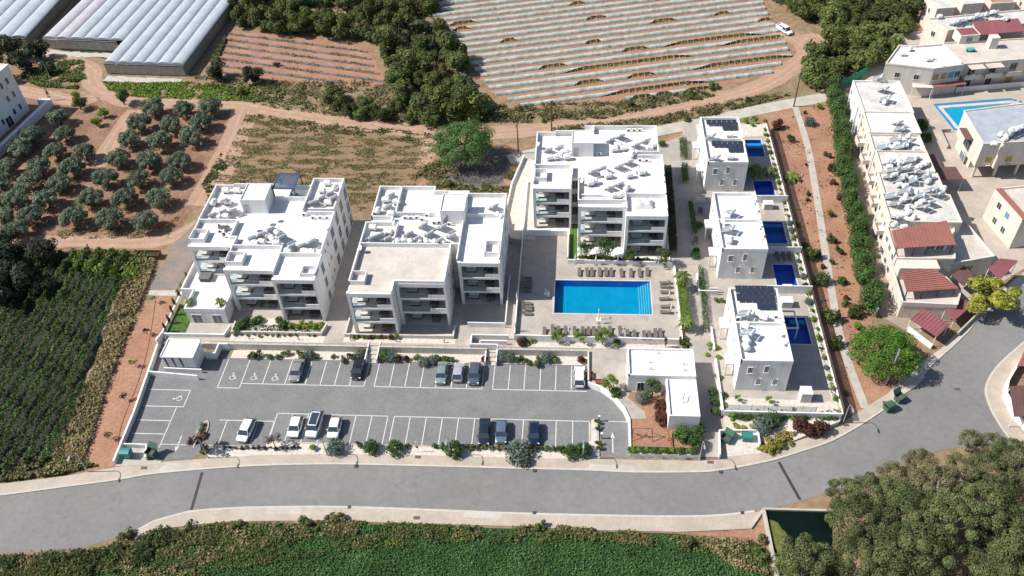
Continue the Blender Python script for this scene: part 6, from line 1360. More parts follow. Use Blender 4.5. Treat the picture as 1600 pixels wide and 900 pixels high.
# ------------------------------------------------------------------ balcony and terrace furniture
def table_set():
    c = empty('dining_set', (0, 0, 0), 'x', 'outdoor table'); m = MB(); m.box(-.8, .8, -.45, .45, .7, .75); part('tabletop', m, M_FAB, c)
    for x in (-.7, .7):
        for y in (-.35, .35): m = MB(); m.box(x-.03, x+.03, y-.03, y+.03, 0, .7); part('leg', m, M_DARK, c)
    return c
def chair_():
    c = empty('outdoor_chair', (0, 0, 0), 'x', 'outdoor chair'); m = MB(); m.box(-.22, .22, -.22, .22, .4, .45); part('seat', m, M_FAB, c); m = MB(); m.box(-.22, .22, .18, .23, .45, .9); part('backrest', m, M_FAB, c)
    m = MB()
    for x in (-.2, .2):
        for y in (-.2, .2): m.box(x-.02, x+.02, y-.02, y+.02, 0, .4)
    part('legs', m, M_DARK, c); return c
def sofa_():
    c = empty('outdoor_sofa', (0, 0, 0), 'x', 'outdoor sofa'); m = MB(); m.box(-.9, .9, -.4, .4, .1, .32); part('base', m, M_DARK, c); m = MB(); m.box(-.85, -.01, -.38, .25, .33, .46); m.box(.01, .85, -.38, .25, .33, .46); part('cushion', m, M_SOFA, c, .04); m = MB(); m.box(-.9, .9, .26, .42, .33, .8); part('backrest', m, M_SOFA, c, .04); return c
DT, CHR, SF = table_set(), chair_(), sofa_()
BAL = [('left block', 'left loggia', -66.0, -62.8, 110.2, Z1), ('left block', 'middle loggia', -57.8, -53.8, 104.2, Z1), ('left block', 'right loggia', -49.0, -45.8, 102.0, Z1), ('middle block', 'left loggia', -35.6, -32.4, 99.0, Z1), ('middle block', 'centre loggia', -27.6, -24.2, 101.5, Z1), ('middle block', 'right wing', -18.2, -15.2, 106.6, Z1), ('right block', 'left loggia', -6.6, -3.6, 126.0, Z3), ('right block', 'middle loggia', 2.0, 5.8, 120.8, Z3), ('right block', 'right loggia', 10.4, 13.4, 118.2, Z3)]
for bl, lg, xa, xb, y, zz in BAL:
    for i, fl in enumerate(('ground floor', 'first floor', 'top floor')):
        z = zz[i]+.065 if i == 0 else zz[i]+.005
        place(SF, USED, (xa, y+.2, z), 0, f'pale outdoor sofa on the {fl} of the {bl}, {lg}', 'balcony sofas')
        place(DT, USED, (xb, y, z), 0, f'dark dining table on the {fl} of the {bl}, {lg}', 'balcony tables')
        for k, (dx, dy, a) in enumerate(((-.4, -.75, 180), (.4, -.75, 180), (-.4, .75, 0), (.4, .75, 0))): place(CHR, USED, (xb+dx, y+dy, z), R(a), f"{('near left', 'near right', 'far left', 'far right')[k]} chair at the table, {fl} of the {bl}, {lg}", f'chairs on {fl}, {bl}, {lg}')
def terr(proto, px, ox, oy, s_, z, rz, lab, grp=None):
    p = P(ox+px[0]/s_, oy+px[1]/s_, z+.3); return place(proto, USED, (p.x, p.y, z+.03), rz, lab, grp)
terr(DT, (530, 570), 250, 250, 5.293, ZR, 0, 'dark table on the left roof terrace of the left block'); 
for k, (dx, dy) in enumerate(((490, 560), (570, 560), (500, 600), (550, 600), (530, 630))): terr(CHR, (dx, dy), 250, 250, 5.293, ZR, R(90*k), f'{ordw(k)} dark chair around the table on the left roof terrace', 'chairs on the left roof terrace')
for k, (x, y) in enumerate(((770, 395), (845, 395))): 
    p = P(250+x/5.293, 400+y/5.293, 1.3); place(LP, USED, (p.x, p.y, 1.07), 0, ('left' if k == 0 else 'right')+' white sunbed on the ground floor patio of the left block', 'sunbeds on the patio')
jac = empty('covered_hot_tub', (0, 0, 0), 'dark grey covered hot tub on the annex roof terrace', 'hot tub'); p = P(250+380/5.293, 400+170/5.293, 4.2); jac.location = (p.x, p.y, 3.72)
q = MB(); q.prism([(-1.0, -.8), (-.8, -1.0), (.8, -1.0), (1.0, -.8), (1.0, .8), (.8, 1.0), (-.8, 1.0), (-1.0, .8)], 0, .8); q.build('tub', M_FAB, jac, bevel=.06); q = MB(); q.prism([(-1.06, -.85), (-.85, -1.06), (.85, -1.06), (1.06, -.85), (1.06, .85), (.85, 1.06), (-.85, 1.06), (-1.06, .85)], .8, .92); q.build('cover', mat('grey_vinyl_cover', (.12, .12, .125), .6), jac, bevel=.04)
# white cloth covered furniture on the right terrace of the right block
cf = empty('covered_furniture', (11.5, 119.8, ZR3), 'white sheet draped over furniture on the right block terrace', 'furniture cover'); r = random.Random(3); q = MB(); n = 12; vs = []
for j in range(n+1):
    for i in range(n+1):
        u, v = i/n*2-1, j/n*2-1; e = max(abs(u), abs(v)); vs.append((11.5+u*1.6*(1+.06*math.sin(5*v)), 120.3+v*1.1, ZR3+.03+(.95 if e < .7 else .95*(1-(e-.7)/.3))*(1+.12*math.sin(7*u+3*v))))
q.add(vs, [(j*(n+1)+i, j*(n+1)+i+1, (j+1)*(n+1)+i+1, (j+1)*(n+1)+i) for j in range(n) for i in range(n)]); part('sheet', q, mat('white_cloth', (.66, .65, .63), .9), cf)

# ------------------------------------------------------------------ street lamps, poles, bins, benches, playground
def street_lamp(px, h, lab, side=-1, g='curved street lamps along the pavement'):
    p = P(*px, .13); c = empty('street_lamp', (p.x, p.y, .13), lab, 'street lamp', g); m = MB(); m.cyl((0, 0, 0), (0, 0, h*.82), .09, .06, 8); m.build('pole', M_LAMP, c)
    m = MB(); pts = [(0, side*1.5*math.sin(R(a))*.0+side*(1-math.cos(R(a)))*1.3, h*.82+math.sin(R(a))*h*.2) for a in range(0, 91, 15)]; m.tube(pts, .045, 6); m.build('arm', M_LAMP, c)
    m = MB(); y = pts[-1][1]; m.obox((0, y+side*.3), .24, .7, pts[-1][2]-.07, pts[-1][2]+.04); m.build('lamp_head', M_LAMP, c, bevel=.03); m = MB(); m.box(-.16, .16, -.16, .16, 0, .03); m.build('base_plate', M_LAMP, c); return c
street_lamp((137.5, 737), 5.5, 'curved street lamp at the left, below the red soil strip'); street_lamp((325, 715), 5.2, 'curved street lamp behind the dark leaved tree at the bin corner'); street_lamp((511, 711), 5.0, 'curved street lamp just below the group of white cars')
street_lamp((704, 711), 5.1, 'curved street lamp on the pavement left of the grey green bush'); street_lamp((911, 716), 5.1, 'curved street lamp beside the car park exit'); street_lamp((1093, 718), 5.2, 'curved street lamp at the foot of the sloping path'); street_lamp((1317, 661), 5.0, 'curved street lamp at the bottom of the red soil strip')
street_lamp((80, 125), 5.5, 'curved lamp by the lane near the top left building', g=None)
def power_pole(px, h, lab, m_=M_WOOD, cross=True, z=0):
    p = P(*px, z); c = empty('utility_pole', (p.x, p.y, z), lab, 'utility pole', 'utility poles'); m = MB(); m.cyl((0, 0, 0), (0, 0, h), .16, .10, 8); m.build('pole', m_, c)
    if cross:
        m = MB(); m.obox((0, 0), 1.6, .12, h-.5, h-.36, R(70)); m.build('crossarm', m_, c)
        for u in (-.7, 0, .7): m = MB(); m.cyl((u*math.cos(R(70)), u*math.sin(R(70)), h-.36), (u*math.cos(R(70)), u*math.sin(R(70)), h-.15), .05, n=6); m.build('insulator', M_DARK, c)
    return c
power_pole((862, 205), 7.7, 'dark wooden pole behind the right block, nearer the field'); power_pole((810, 240), 7.7, 'dark wooden pole beside the burnt looking ground'); power_pole((1240, 167), 8.7, 'dark wooden pole at the start of the concrete path')
power_pole((1384, 600), 8.0, 'pale pole standing in the big round street tree', M_LAMP); power_pole((1326, 222), 8.5, 'pale pole between the hedge and the first row house', M_LAMP)
# lattice on the tree pole: light bracket
def bin_(px, rz, m_, lab, z, open_=False, s=1.0):
    p = P(*px, z); c = empty('rubbish_container', (p.x, p.y, z), lab, 'rubbish container', 'rubbish containers', rz); c.scale = (s,)*3
    b = MB(); b.add([(-.6, -.45, .2), (.6, -.45, .2), (.6, .45, .2), (-.6, .45, .2), (-.68, -.55, 1.15), (.68, -.55, 1.15), (.68, .55, 1.15), (-.68, .55, 1.15)], [(0, 3, 2, 1), (0, 1, 5, 4), (1, 2, 6, 5), (2, 3, 7, 6), (3, 0, 4, 7)]); b.build('body', m_, c)
    l = MB()
    if open_: l.add([(-.7, .5, 1.15), (.7, .5, 1.15), (.7, .95, 1.9), (-.7, .95, 1.9), (-.7, .56, 1.15), (.7, .56, 1.15), (.7, 1.01, 1.9), (-.7, 1.01, 1.9)], [(0, 1, 2, 3), (7, 6, 5, 4), (0, 4, 5, 1), (1, 5, 6, 2), (2, 6, 7, 3), (3, 7, 4, 0)])
    else:
        for k in range(6): a0, a1 = math.pi*k/6, math.pi*(k+1)/6; l.add([(-.7, -.58*math.cos(a0), 1.15+.28*math.sin(a0)), (.7, -.58*math.cos(a0), 1.15+.28*math.sin(a0)), (.7, -.58*math.cos(a1), 1.15+.28*math.sin(a1)), (-.7, -.58*math.cos(a1), 1.15+.28*math.sin(a1))], [(0, 1, 2, 3)])
    l.build('lid', m_, c)
    if open_: r_ = MB(); r_.box(-.55, .55, -.42, .42, .22, .7); r_.build('rubbish', M_FAB, c)
    w = MB()
    for x in (-.5, .5):
        for y in (-.35, .35): w.cyl((x-.03, y, .1), (x+.03, y, .1), .1, n=10)
    w.build('castors', M_TYRE, c); h = MB(); h.cyl((-.72, -.3, 1.05), (-.72, .3, 1.05), .03, n=5); h.cyl((.72, -.3, 1.05), (.72, .3, 1.05), .03, n=5); h.build('handles', M_DARK, c); return c
bin_((200, 713), 0, M_BINT, 'teal lidded container in the left corner bin bay', .16, s=1.15); bin_((239, 712), R(-15), M_BING, 'dark green open container beside the teal one at the left', .16, True, 1.1)
bin_((1134, 690), R(-35), M_BING, 'green open container with a blue bag in the white bin enclosure', .17, True, 1.05); bin_((1166, 688), 0, M_BINT, 'teal lidded container in the white bin enclosure', .17, False, 1.1)
bin_((1387, 640), R(28), M_BING, 'nearer green container at the kerb of the junction', .03, False, 1.08); bin_((1404, 626), R(35), M_BING, 'farther green container with its lid ajar at the junction', .03, True, 1.05)
def bench(x, y, z, rz, lab):
    c = empty('red_bench', (x, y, z), lab, 'bench', 'red benches', rz); m = MB()
    for k in range(4): m.box(-.8, .8, -.22+k*.12, -.13+k*.12, .42, .46)
    m.build('seat', M_REDW, c); m = MB()
    for k in range(3): m.box(-.8, .8, .24, .28, .52+k*.14, .62+k*.14)
    m.build('backrest', M_REDW, c)
    for u in (-.65, .65): m = MB(); m.box(u-.04, u+.04, -.2, .2, 0, .42); m.box(u-.04, u+.04, .2, .24, 0, .9); m.build('leg', M_DARK, c)
def bp(px, z=1.0): p = P(*px, z); return p.x, p.y
bench(*bp((925, 589)), 1.0, R(90), 'red bench beside the end of the upper parking bays'); bench(*bp((938, 600)), 1.0, 0, 'red bench left of the small tree at the curved wall'); bench(*bp((1025, 640)), 1.0, R(-90), 'red bench by the reddish shrubs next to the clubhouse')
bench(*bp((1311, 440), 0), .03, R(80), 'red bench at the edge of the concrete path')
# timber frame with red rail next to the first bench
def swing(x, y, rz):
    c = empty('swing_frame', (x, y, 1.0), 'dark metal swing frame with two seats on the playground', 'swing', None, rz)
    for s in (-1, 1):
        m = MB(); m.cyl((s*1.5, -.8, 0), (s*1.4, 0, 2.2), .05, n=6); m.cyl((s*1.5, .8, 0), (s*1.4, 0, 2.2), .05, n=6); m.build('side_frame', M_DARK, c)
    m = MB(); m.cyl((-1.45, 0, 2.2), (1.45, 0, 2.2), .05, n=6); m.build('crossbar', M_DARK, c)
    for s in (-.6, .6):
        m = MB(); m.box(s-.22, s+.22, -.1, .1, .5, .54); q = m.build('seat', M_DARK, c); m = MB(); m.cyl((s-.2, 0, .54), (s-.2, 0, 2.2), .015, n=4); m.cyl((s+.2, 0, .54), (s+.2, 0, 2.2), .015, n=4); m.build('chains', M_METAL, c)
x, y = bp((1003, 683)); swing(x, y, 0)
x, y = bp((1046, 688)); c = empty('seesaw', (x, y, 1.0), 'dark seesaw on the playground soil', 'seesaw', None, R(100)); m = MB(); m.add([(-1.4, -.1, .3), (1.4, -.1, .8), (1.4, .1, .8), (-1.4, .1, .3), (-1.4, -.1, .36), (1.4, -.1, .86), (1.4, .1, .86), (-1.4, .1, .36)], [(3, 2, 1, 0), (4, 5, 6, 7), (0, 1, 5, 4), (1, 2, 6, 5), (2, 3, 7, 6), (3, 0, 4, 7)]); m.build('plank', M_REDW, c); m = MB(); m.cyl((0, -.3, .5), (0, .3, .5), .06, n=6); m.cyl((0, -.25, 0), (0, -.25, .5), .05, n=6); m.cyl((0, .25, 0), (0, .25, .5), .05, n=6); m.build('pivot', M_DARK, c); m = MB(); m.cyl((-1.0, -.2, .65), (-1.0, .2, .65), .02, n=5); m.cyl((1.0, -.2, 1.1), (1.0, .2, 1.1), .02, n=5); m.build('handles', M_DARK, c)
# navy planters under the playground hedge
for k, (a, b) in enumerate(((8.6, 11.5), (11.7, 14.7), (14.9, 17.9))):
    c = empty('planter_box', ((a+b)/2, 75.35, 1.0), ['left', 'middle', 'right'][k]+' long dark blue planter box on the playground wall', 'planter', 'planter boxes on the playground wall'); q = MB(); q.box(a, b, 75.05, 75.12, 1.0, 1.5); q.box(a, b, 75.6, 75.67, 1.0, 1.5); q.box(a, a+.07, 75.12, 75.6, 1.0, 1.5); q.box(b-.07, b, 75.12, 75.6, 1.0, 1.5); part('box', q, M_NAVYM, c); q = MB(); q.box(a+.07, b-.07, 75.12, 75.6, 1.02, 1.42); part('soil', q, M_DARKG, c)
# sign by the pavement
x, y = bp((653, 706), .06); c = empty('bus_stop_sign', (x, y, .06), 'small red and white sign post among the low shrubs', 'sign'); q = MB(); q.cyl((0, 0, 0), (0, 0, 2.6), .04, n=6); q.build('post', M_WHITE, c); q = MB(); q.box(-.2, .2, -.03, .03, 1.6, 2.5); q.build('panel', M_WHITE, c); q = MB(); q.box(-.2, .2, -.035, -.031, 1.0, 1.55); q.box(-.2, .2, -.03, .03, 1.0, 1.55); q.build('lower_panel', M_REDW, c)
# boat shaped kerbed planter in the car park and the slim one by the exit
pt = [(0, 2.4), (-.5, 1.9), (-.85, .9), (-.95, -.4), (-.8, -2.0), (.5, -2.1), (.75, -.4), (.72, .9), (.45, 1.9)]
x, y = bp((316, 676), .05); c = empty('boat_shaped_planter', (x, y, .05), 'boat shaped kerbed planter left of the lone white hatchback', 'planter', None, R(-3)); q = MB(); q.prism(pt, 0, .16); q.build('kerb', M_KERB, c, bevel=.04); q = MB(); q.prism([(a*.72, b*.85) for a, b in pt], .161, .19); q.build('soil', M_MULCH, c)
c = empty('slim_planter', (2.9, 78.0, .05), 'slim rounded kerbed planter left of the exit arrow', 'planter'); q = MB(); q.prism([(2.3, 74.7), (3.6, 74.7), (3.5, 80.3), (3.2, 81.3), (2.8, 81.6), (2.4, 81.2), (2.25, 80.3)], .05, .25); part('kerb', q, M_KERB, c, .04); q = MB(); q.prism([(2.5, 74.9), (3.35, 74.9), (3.25, 80.2), (3.0, 81.0), (2.75, 81.1), (2.5, 80.2)], .251, .28); part('pebbles', q, M_WSTONE, c)
for i, px in enumerate(((933, 657), (937, 684))):
    x, y = bp(px, .2); c = empty('barrier_post', (x+.3, y, .2), ['upper', 'lower'][i]+' small metal post on the slim planter by the exit', 'post', 'posts by the exit'); q = MB(); q.box(-.12, .12, -.12, .12, 0, 1.0); q.build('post', M_LAMP, c); q = MB(); q.box(-.16, .16, -.16, .16, 1.0, 1.15); q.build('cap', M_WHITE, c)
# bollard lights along the walkway
bl = []
for x in (-55.9, -47.2, -38.2, -30.4, -22.2): 
    c = empty('bollard_light', (x, 96.0, 1.0), 'x', 'garden light', 'bollard lights below the garden walls'); q = MB(); q.cyl((0, 0, 0), (0, 0, .6), .07, n=8); q.build('post', M_DARK, c); q = MB(); q.cyl((0, 0, .6), (0, 0, .72), .11, n=8); q.build('cap', M_DARK, c); bl.append(c)
label_line(bl, '# short dark bollard light from the left below the garden walls')
# fence beside the villa pools and green net
fc = empty('slatted_fence', (40.05, 122, 2.1), 'long dark brown fence between the villa pools and the red soil', 'fence'); 
for k in range(27): q = MB(); y = 82.4+k*3.0; q.box(40.0, 40.08, y-.04, y+.04, 2.14, 3.1); part('post', q, M_WOOD, fc)
q = MB()
for k in range(5): q.box(40.09, 40.12, 82.3, 160.8, 2.2+k*.18, 2.31+k*.18)
part('rails', q, M_WOOD, fc)
gn = empty('green_netting', (57.5, 185, 0), 'green netting fence curving round the wood beside the grey wall', 'fence'); pts = pxs([(1312, 138), (1330, 130), (1350, 118), (1368, 96), (1388, 70)]); q = MB()
for a, b in zip(pts, pts[1:]): q.obox(((a[0]+b[0])/2, (a[1]+b[1])/2), math.dist(a, b), .05, .1, 2.2, math.atan2(b[1]-a[1], b[0]-a[0]))
part('net', q, M_GREENNET, gn); q = MB()
for a in pts: q.cyl((*a, 0), (*a, 2.4), .05, n=5)
part('posts', q, M_METAL, gn)
# glass rails on the front wall of the nearest villa and the terrace edge rail
gr = empty('glass_railing', (30, 82.3, 2.3), 'pale glass railing on the front wall of the nearest villa garden', 'railing'); q = MB()
for k in range(7): q.box(22.8+k*1.9, 24.6+k*1.9, 82.4, 82.43, 2.1, 3.3)
part('panes', q, M_BAL, gr); q = MB()
for k in range(8): q.box(22.66+k*1.9, 22.74+k*1.9, 82.38, 82.46, 1.92, 3.35)
part('posts', q, M_METAL, gr)
mr = empty('metal_railing', (-30, 94.5, 1.5), 'thin metal railing along the walkway above the parking bays', 'railing'); q = MB(); 
for x0, x1 in ((-62, -35.3), (-32.9, -15.2), (-13, 1.8)):
    q.box(x0, x1, 94.43, 94.47, 1.9, 1.94)
    n = int((x1-x0)/2)
    for k in range(n+1): x = x0+(x1-x0)*k/n; q.box(x-.02, x+.02, 94.43, 94.47, 1.5, 1.9)
part('rail', q, M_METAL, mr)
# gate-like garden furniture on villa forecourts
for px, oy_, lb in (((190, 230), 290, 'dark garden furniture set left of the middle villa'), ((150, 490), 290, 'dark seat by the planter left of the middle villa')):
    p = P(1060+px[0]/5.625, oy_+px[1]/5.625, 2.2); place(DT, USED, (p.x, p.y, 1.95), R(80), lb)
p = P(255, 400); sk = empty('red_container', (p.x-18*0, p.y, .06), 'x', 'container'); p = P(234, 402); sk.location = (p.x, p.y, .06); sk['label'] = 'long rusty red open container beside the old asphalt yard'
q = MB(); q.box(-2.2, 2.2, -.8, -.72, .1, 1.1); q.box(-2.2, 2.2, .72, .8, .1, 1.1); q.box(-2.2, -2.12, -.72, .72, .1, 1.1); q.box(2.12, 2.2, -.72, .72, .1, 1.1); q.box(-2.12, 2.12, -.72, .72, .1, .2); q.build('body', mat('rusty_red_steel', (.14, .04, .03), .8, .3, 3), sk); q = MB(); q.box(-2.1, 2.1, -.7, .7, .2, .7); q.build('load', M_DARKG, sk)
# ------------------------------------------------------------------ vegetation
def cm(name, m, n, leaf, seeds, **k): return [crown_mesh(name, m, s, n=n, leaf=leaf, **k) for s in seeds]
OL = cm('olive_crown', LEAF_OLIVE, 3600, .30, (1, 2, 3, 4), rx=2.1, ry=2.0, rz=1.5, lobes=16, lobe=.40, cz=1.8, dome=True)
OT = [trunk_mesh('olive_trunk', 2.6, .2, 1.0, s) for s in (1, 2)]
OLP = [(239,168),(287,170),(328,167),(218,193),(265,195),(313,190),(202,217),(249,220),(297,214),(100,208),(50,213),(90,182),(32,232),(85,235),(130,237),(10,261),(61,261),(112,262),(184,247),(231,251),(280,250),(46,284),(92,286),(164,279),(216,279),(266,275),(24,311),(71,311),(141,309),(195,309),(246,309),(5,338),(47,337),(114,340),(171,342),(226,345),(25,360),(0,285),(-20,310),(-25,250)]
ol = []
for i, (x, y) in enumerate(OLP):
    p = P(x, y, 2.2); s = rnd.uniform(.92, 1.1); ol.append(tree('olive_tree', OL[i % 4], OT[i % 2], (p.x, p.y, 0), 'x', 'olive trees of the orchard', s*1.27, rnd.uniform(0, 6.28), 'olive tree', s*1.22))
label_rows(ol, 'silvery olive tree, # from left in the ## row from the back of the orchard', 12)
for x, y, s, l in ((122, 160, .9, 'small dark tree at the bend of the track above the orchard'), (190, 152, 1.0, 'upright green tree on the track edge above the orchard'), (160, 172, .7, 'young bright tree between the track and the orchard'), (147, 186, .65, 'small yellowish green tree left of the orchard lane'), (115, 145, .6, 'low bush at the edge of the rough grass, top left')):
    p = P(x, y, 2); tree('field_tree', OL[0] if 'olive' in l else crown_mesh('crown', LEAF_BUSH if s > .7 else LEAF_LIME, int(x), 2.2, 2.0, 1.6, 900, .45, cz=2.1), OT[0], (p.x, p.y, 0), l, 'trees above the orchard', s)
# dark masses at left
DK = cm('dark_crown', LEAF_DARK, 1900, .6, (5, 6), rx=3.6, ry=3.4, rz=2.6, lobes=11, lobe=.42, cz=3.2); DTR = trunk_mesh('tree_trunk', 5, .25, 1.8, 3)
dk = []
for x, y, s in ((10, 80, 1.2), (35, 95, 1.0), (55, 75, .9), (-10, 110, 1.1), (72, 98, .6), (15, 385, 1.1), (55, 398, .9), (-5, 420, 1.2), (30, 430, 1.1), (70, 385, .7), (-10, 460, 1.0), (60, 440, .6)):
    p = P(x, y, 3); dk.append(tree('dark_tree', DK[len(dk) % 2], DTR, (p.x, p.y, 0), 'x', 'dark trees at the left border', s, rnd.uniform(0, 6)))
label_rows(dk, 'dark dense tree, # from left in the ## row near the left border', 25)
# the wood in the middle: bushes one can tell apart
BU = cm('bush_crown', LEAF_BUSH, 2200, .5, (11, 12, 13, 14, 15), rx=3.1, ry=2.9, rz=2.2, lobes=10, lobe=.44, cz=2.2)
BG = cm('grey_crown', LEAF_GREY, 900, .5, (16,), rx=2.6, ry=2.4, rz=1.5, lobes=8, lobe=.45, cz=1.5)
BM = cm('dry_crown', LEAF_MIX, 1000, .5, (17, 18), rx=2.4, ry=2.3, rz=1.3, lobes=8, lobe=.45, cz=1.2)
BTR = trunk_mesh('bush_trunk', 3.6, .16, 1.3, 9)
W1 = [(350, -20), (662, -20), (672, 20), (700, 70), (718, 110), (742, 160), (750, 185), (700, 195), (655, 190), (632, 150), (612, 115), (588, 75), (560, 62), (430, 52), (372, 40)]
W2 = [(1180, -20), (1448, -20), (1420, 40), (1395, 75), (1372, 98), (1340, 122), (1300, 142), (1262, 135), (1272, 95), (1300, 60), (1282, 40), (1240, 25)]
def wood(poly, mind, zc, lab, group, seed, gap, kinds):
    r = random.Random(seed); pts = []; k = 0
    xs = [p[0] for p in poly]; ys = [p[1] for p in poly]; wpoly = pxs(poly, 0); wx = [p[0] for p in wpoly]; wy = [p[1] for p in wpoly]
    while k < 6000:
        k += 1; q = (r.uniform(min(wx), max(wx)), r.uniform(min(wy), max(wy)))
        if inside(q, wpoly) and all(math.dist(q, o) > mind for o in pts): pts.append(q)
    out = []
    for q in pts:
        t = r.random(); me = BG[0] if t < kinds[0] else (BM[r.randrange(2)] if t < kinds[1] else BU[r.randrange(5)]); s = r.uniform(1.0, 1.5)
        nm = 'grey_thicket' if me is BG[0] else ('dry_bush' if me in BM else 'bushy_tree')
        o = tree(nm, me, BTR, (q[0], q[1], -.2), 'x', group, s, r.uniform(0, 6.28), 'tree' if nm == 'bushy_tree' else 'bush', s*r.uniform(.85, 1.25)); out.append(o)
    for nm, w in (('bushy_tree', 'green bushy tree'), ('grey_thicket', 'leafless grey thicket'), ('dry_bush', 'dry olive brown bush')):
        L_ = [o for o in out if o.name.startswith(nm)]
        if L_: label_rows(L_, w+', # from left, ## row, '+lab, gap)
    return out
wood(W1, 4.3, 2, 'central wood', 'bushes of the central wood', 3, 16, (.07, .2))
wood(W2, 4.6, 2, 'wood by the houses', 'bushes of the right wood', 4, 18, (.05, .12))
def hedge(pts, z, w, h, lab, m=LEAF_HEDGE, grp='clipped hedges of the gardens'):
    r = random.Random(int(pts[0][0]*7)); g = MB(); wp = [P(x, y, z+h*.5) for x, y in pts]
    for a, b in zip(wp, wp[1:]):
        L_ = (b-a).length; n_ = Vector((-(b-a).y, (b-a).x, 0)).normalized()
        for _ in range(int(L_*w*h*150)):
            q = a.lerp(b, r.random())+n_*r.uniform(-w/2, w/2); f = r.random()
            leafq(g, Vector((q.x, q.y, z+h*(1-.25*r.random()**2 if f < .55 else r.random()))), Vector((r.uniform(-1, 1), r.uniform(-1, 1), r.uniform(.2, 1.5))), .24, r)
    return tag(g.build('clipped_hedge', m), lab, 'hedge', grp)
hedge([(1067, 217), (1069, 247)], 1.93, 1.5, 1.1, 'clipped hedge at the far end of the villa walkway'); hedge([(1069, 256), (1071, 284)], 1.93, 1.3, 1.0, 'second clipped hedge from the far end of the villa walkway'); hedge([(1079, 318), (1086, 365)], 1.93, .9, 1.0, 'long thin hedge facing the right block')
hedge([(1095, 416), (1099, 465), (1104, 517)], 1.93, .9, .9, 'long dark hedge left of the nearest villa'); hedge([(1043, 262), (1048, 320), (1052, 395)], 2.2, 1.4, 1.5, 'dark hedge along the right wall of the right block', LEAF_DARK)
hedge([(1062, 428), (1066, 455), (1070, 490), (1074, 515)], 2.3, 1.5, 1.3, 'yellow green hedge with palms right of the large pool', LEAF_LIME)
hb = []
for x, y, s in ((520, 150, 1.25), (545, 170, .9), (575, 165, 1.0), (600, 178, 1.0), (562, 178, .8), (532, 165, .9), (615, 165, .8), (640, 182, .7), (345, 115, 1.0), (395, 125, 1.0), (375, 140, .6), (430, 95, .4)):
    p = P(x, y, 1.5); hb.append(tree('bushy_tree', BU[len(hb) % 5] if y != 115 and y != 125 else DK[0], BTR, (p.x, p.y, -.1), 'x', 'bushes beside the central track', s*.85, rnd.uniform(0, 6)))
label_line(hb, 'dark green bush, # from the left on the bank above the dirt track')
lb = []
for x, y, s, m in ((1078, 145, .75, 0), (1115, 132, .8, 1), (985, 160, .6, 2), (1092, 148, .5, 1), (826, 178, .5, 0), (810, 166, .5, 3), (968, 190, .4, 1), (1075, 183, .5, 2), (905, 195, .3, 0), (850, 185, .4, 4), (1120, 172, .45, 1), (1170, 152, .5, 2)):
    p = P(x, y, 1); lb.append(shrub('field_shrub', BU[m], (p.x, p.y, -.3), 'x', 'shrubs between the field and the concrete lane', s*.62, rnd.uniform(0, 6)))
label_line(lb, 'low green shrub, # from the left along the track behind the estate')
# great round tree, ash ground scrub
RT = crown_mesh('round_crown', LEAF_PINE, 31, 6.6, 6.2, 3.7, 16000, .34, lobes=34, lobe=.30, cz=4.6, inner=.3, dome=True)
p = P(724, 224, 4.5); tree('round_tree', RT, trunk_mesh('round_trunk', 7.5, .4, 3.2, 5, 7), (p.x, p.y, 0), 'great round feathery green tree behind the middle block', None)
for x, y, s, me, l in ((797, 270, .8, BM[0], 'grey green bush at the right edge of the ash ground'), (690, 262, .6, BM[1], 'pale scrub left of the great round tree'), (760, 288, .5, BU[1], 'low bright bush below the ash ground'), (700, 285, .55, BU[2], 'low bush behind the middle block, left one'), (672, 272, .5, BM[1], 'yellowish scrub at the end of the dry field'), (735, 290, .4, BU[3], 'small bush right behind the middle block roof')):
    p = P(x, y, 1); shrub('scrub_bush', me, (p.x, p.y, -.3), l, 'scrub behind the middle block', s*.75, rnd.uniform(0, 6))
# hedge of cypress like shrubs
HD = cm('hedge_crown', LEAF_HEDGE, 1300, .38, (41, 42, 43), rx=2.1, ry=1.9, rz=2.2, lobes=7, lobe=.55, cz=2.0)
hd = []; pts = smooth_line(pxs([(1300, 132), (1308, 170), (1315, 225), (1322, 265), (1330, 310), (1338, 355), (1346, 400), (1353, 440), (1358, 475)], 1.5), 4)
acc = 0; last = None
tot = sum(math.dist(a, b) for a, b in zip(pts, pts[1:])); n = int(tot/2.3); 
for k in range(n+1):
    d = tot*k/n; 
    for a, b in zip(pts, pts[1:]):
        L_ = math.dist(a, b)
        if d <= L_+1e-6: q = Vector(a).lerp(Vector(b), min(1, d/L_)); break
        d -= L_
    hd.append(tree('hedge_shrub', HD[k % 3], BTR, (q.x+rnd.uniform(-.2, .2), q.y, 0), 'x', 'tall hedge between the red soil and the older estate', rnd.uniform(.92, 1.12), rnd.uniform(0, 6), 'hedge shrub'))
hd.sort(key=lambda o: -o.location.y)
for i, o in enumerate(hd): o['label'] = f'tall green hedge shrub, {ordw(i)} from the back of the long hedge'
FT = crown_mesh('street_crown', LEAF_FICUS, 51, 6.3, 6.0, 3.4, 16000, .33, lobes=34, lobe=.28, cz=4.0, dome=True)
p = P(1387, 545, 4.2); tree('street_tree', FT, trunk_mesh('street_trunk', 6, .35, 2.6, 6, 6), (p.x, p.y, 0), 'big round bright green street tree at the end of the hedge', None, .86)
YT = crown_mesh('yellow_crown', LEAF_YEL, 52, 5.2, 4.4, 2.4, 4200, .5, lobes=14, lobe=.32, cz=3.8)
p = P(1550, 462, 3.8); tree('street_tree', YT, trunk_mesh('yellow_trunk', 5.5, .28, 2.4, 7, 6), (p.x, p.y, 0), 'yellowish green spreading street tree near the right border', None)
for x, y, s, l in ((1440, 190, .8, 'dark green tree beside the angular pool'), (1450, 208, .6, 'round bush below the tree at the angular pool')):
    p = P(x, y, 2); tree('garden_tree', BU[1], BTR, (p.x, p.y, 0), l, None, s*.8)
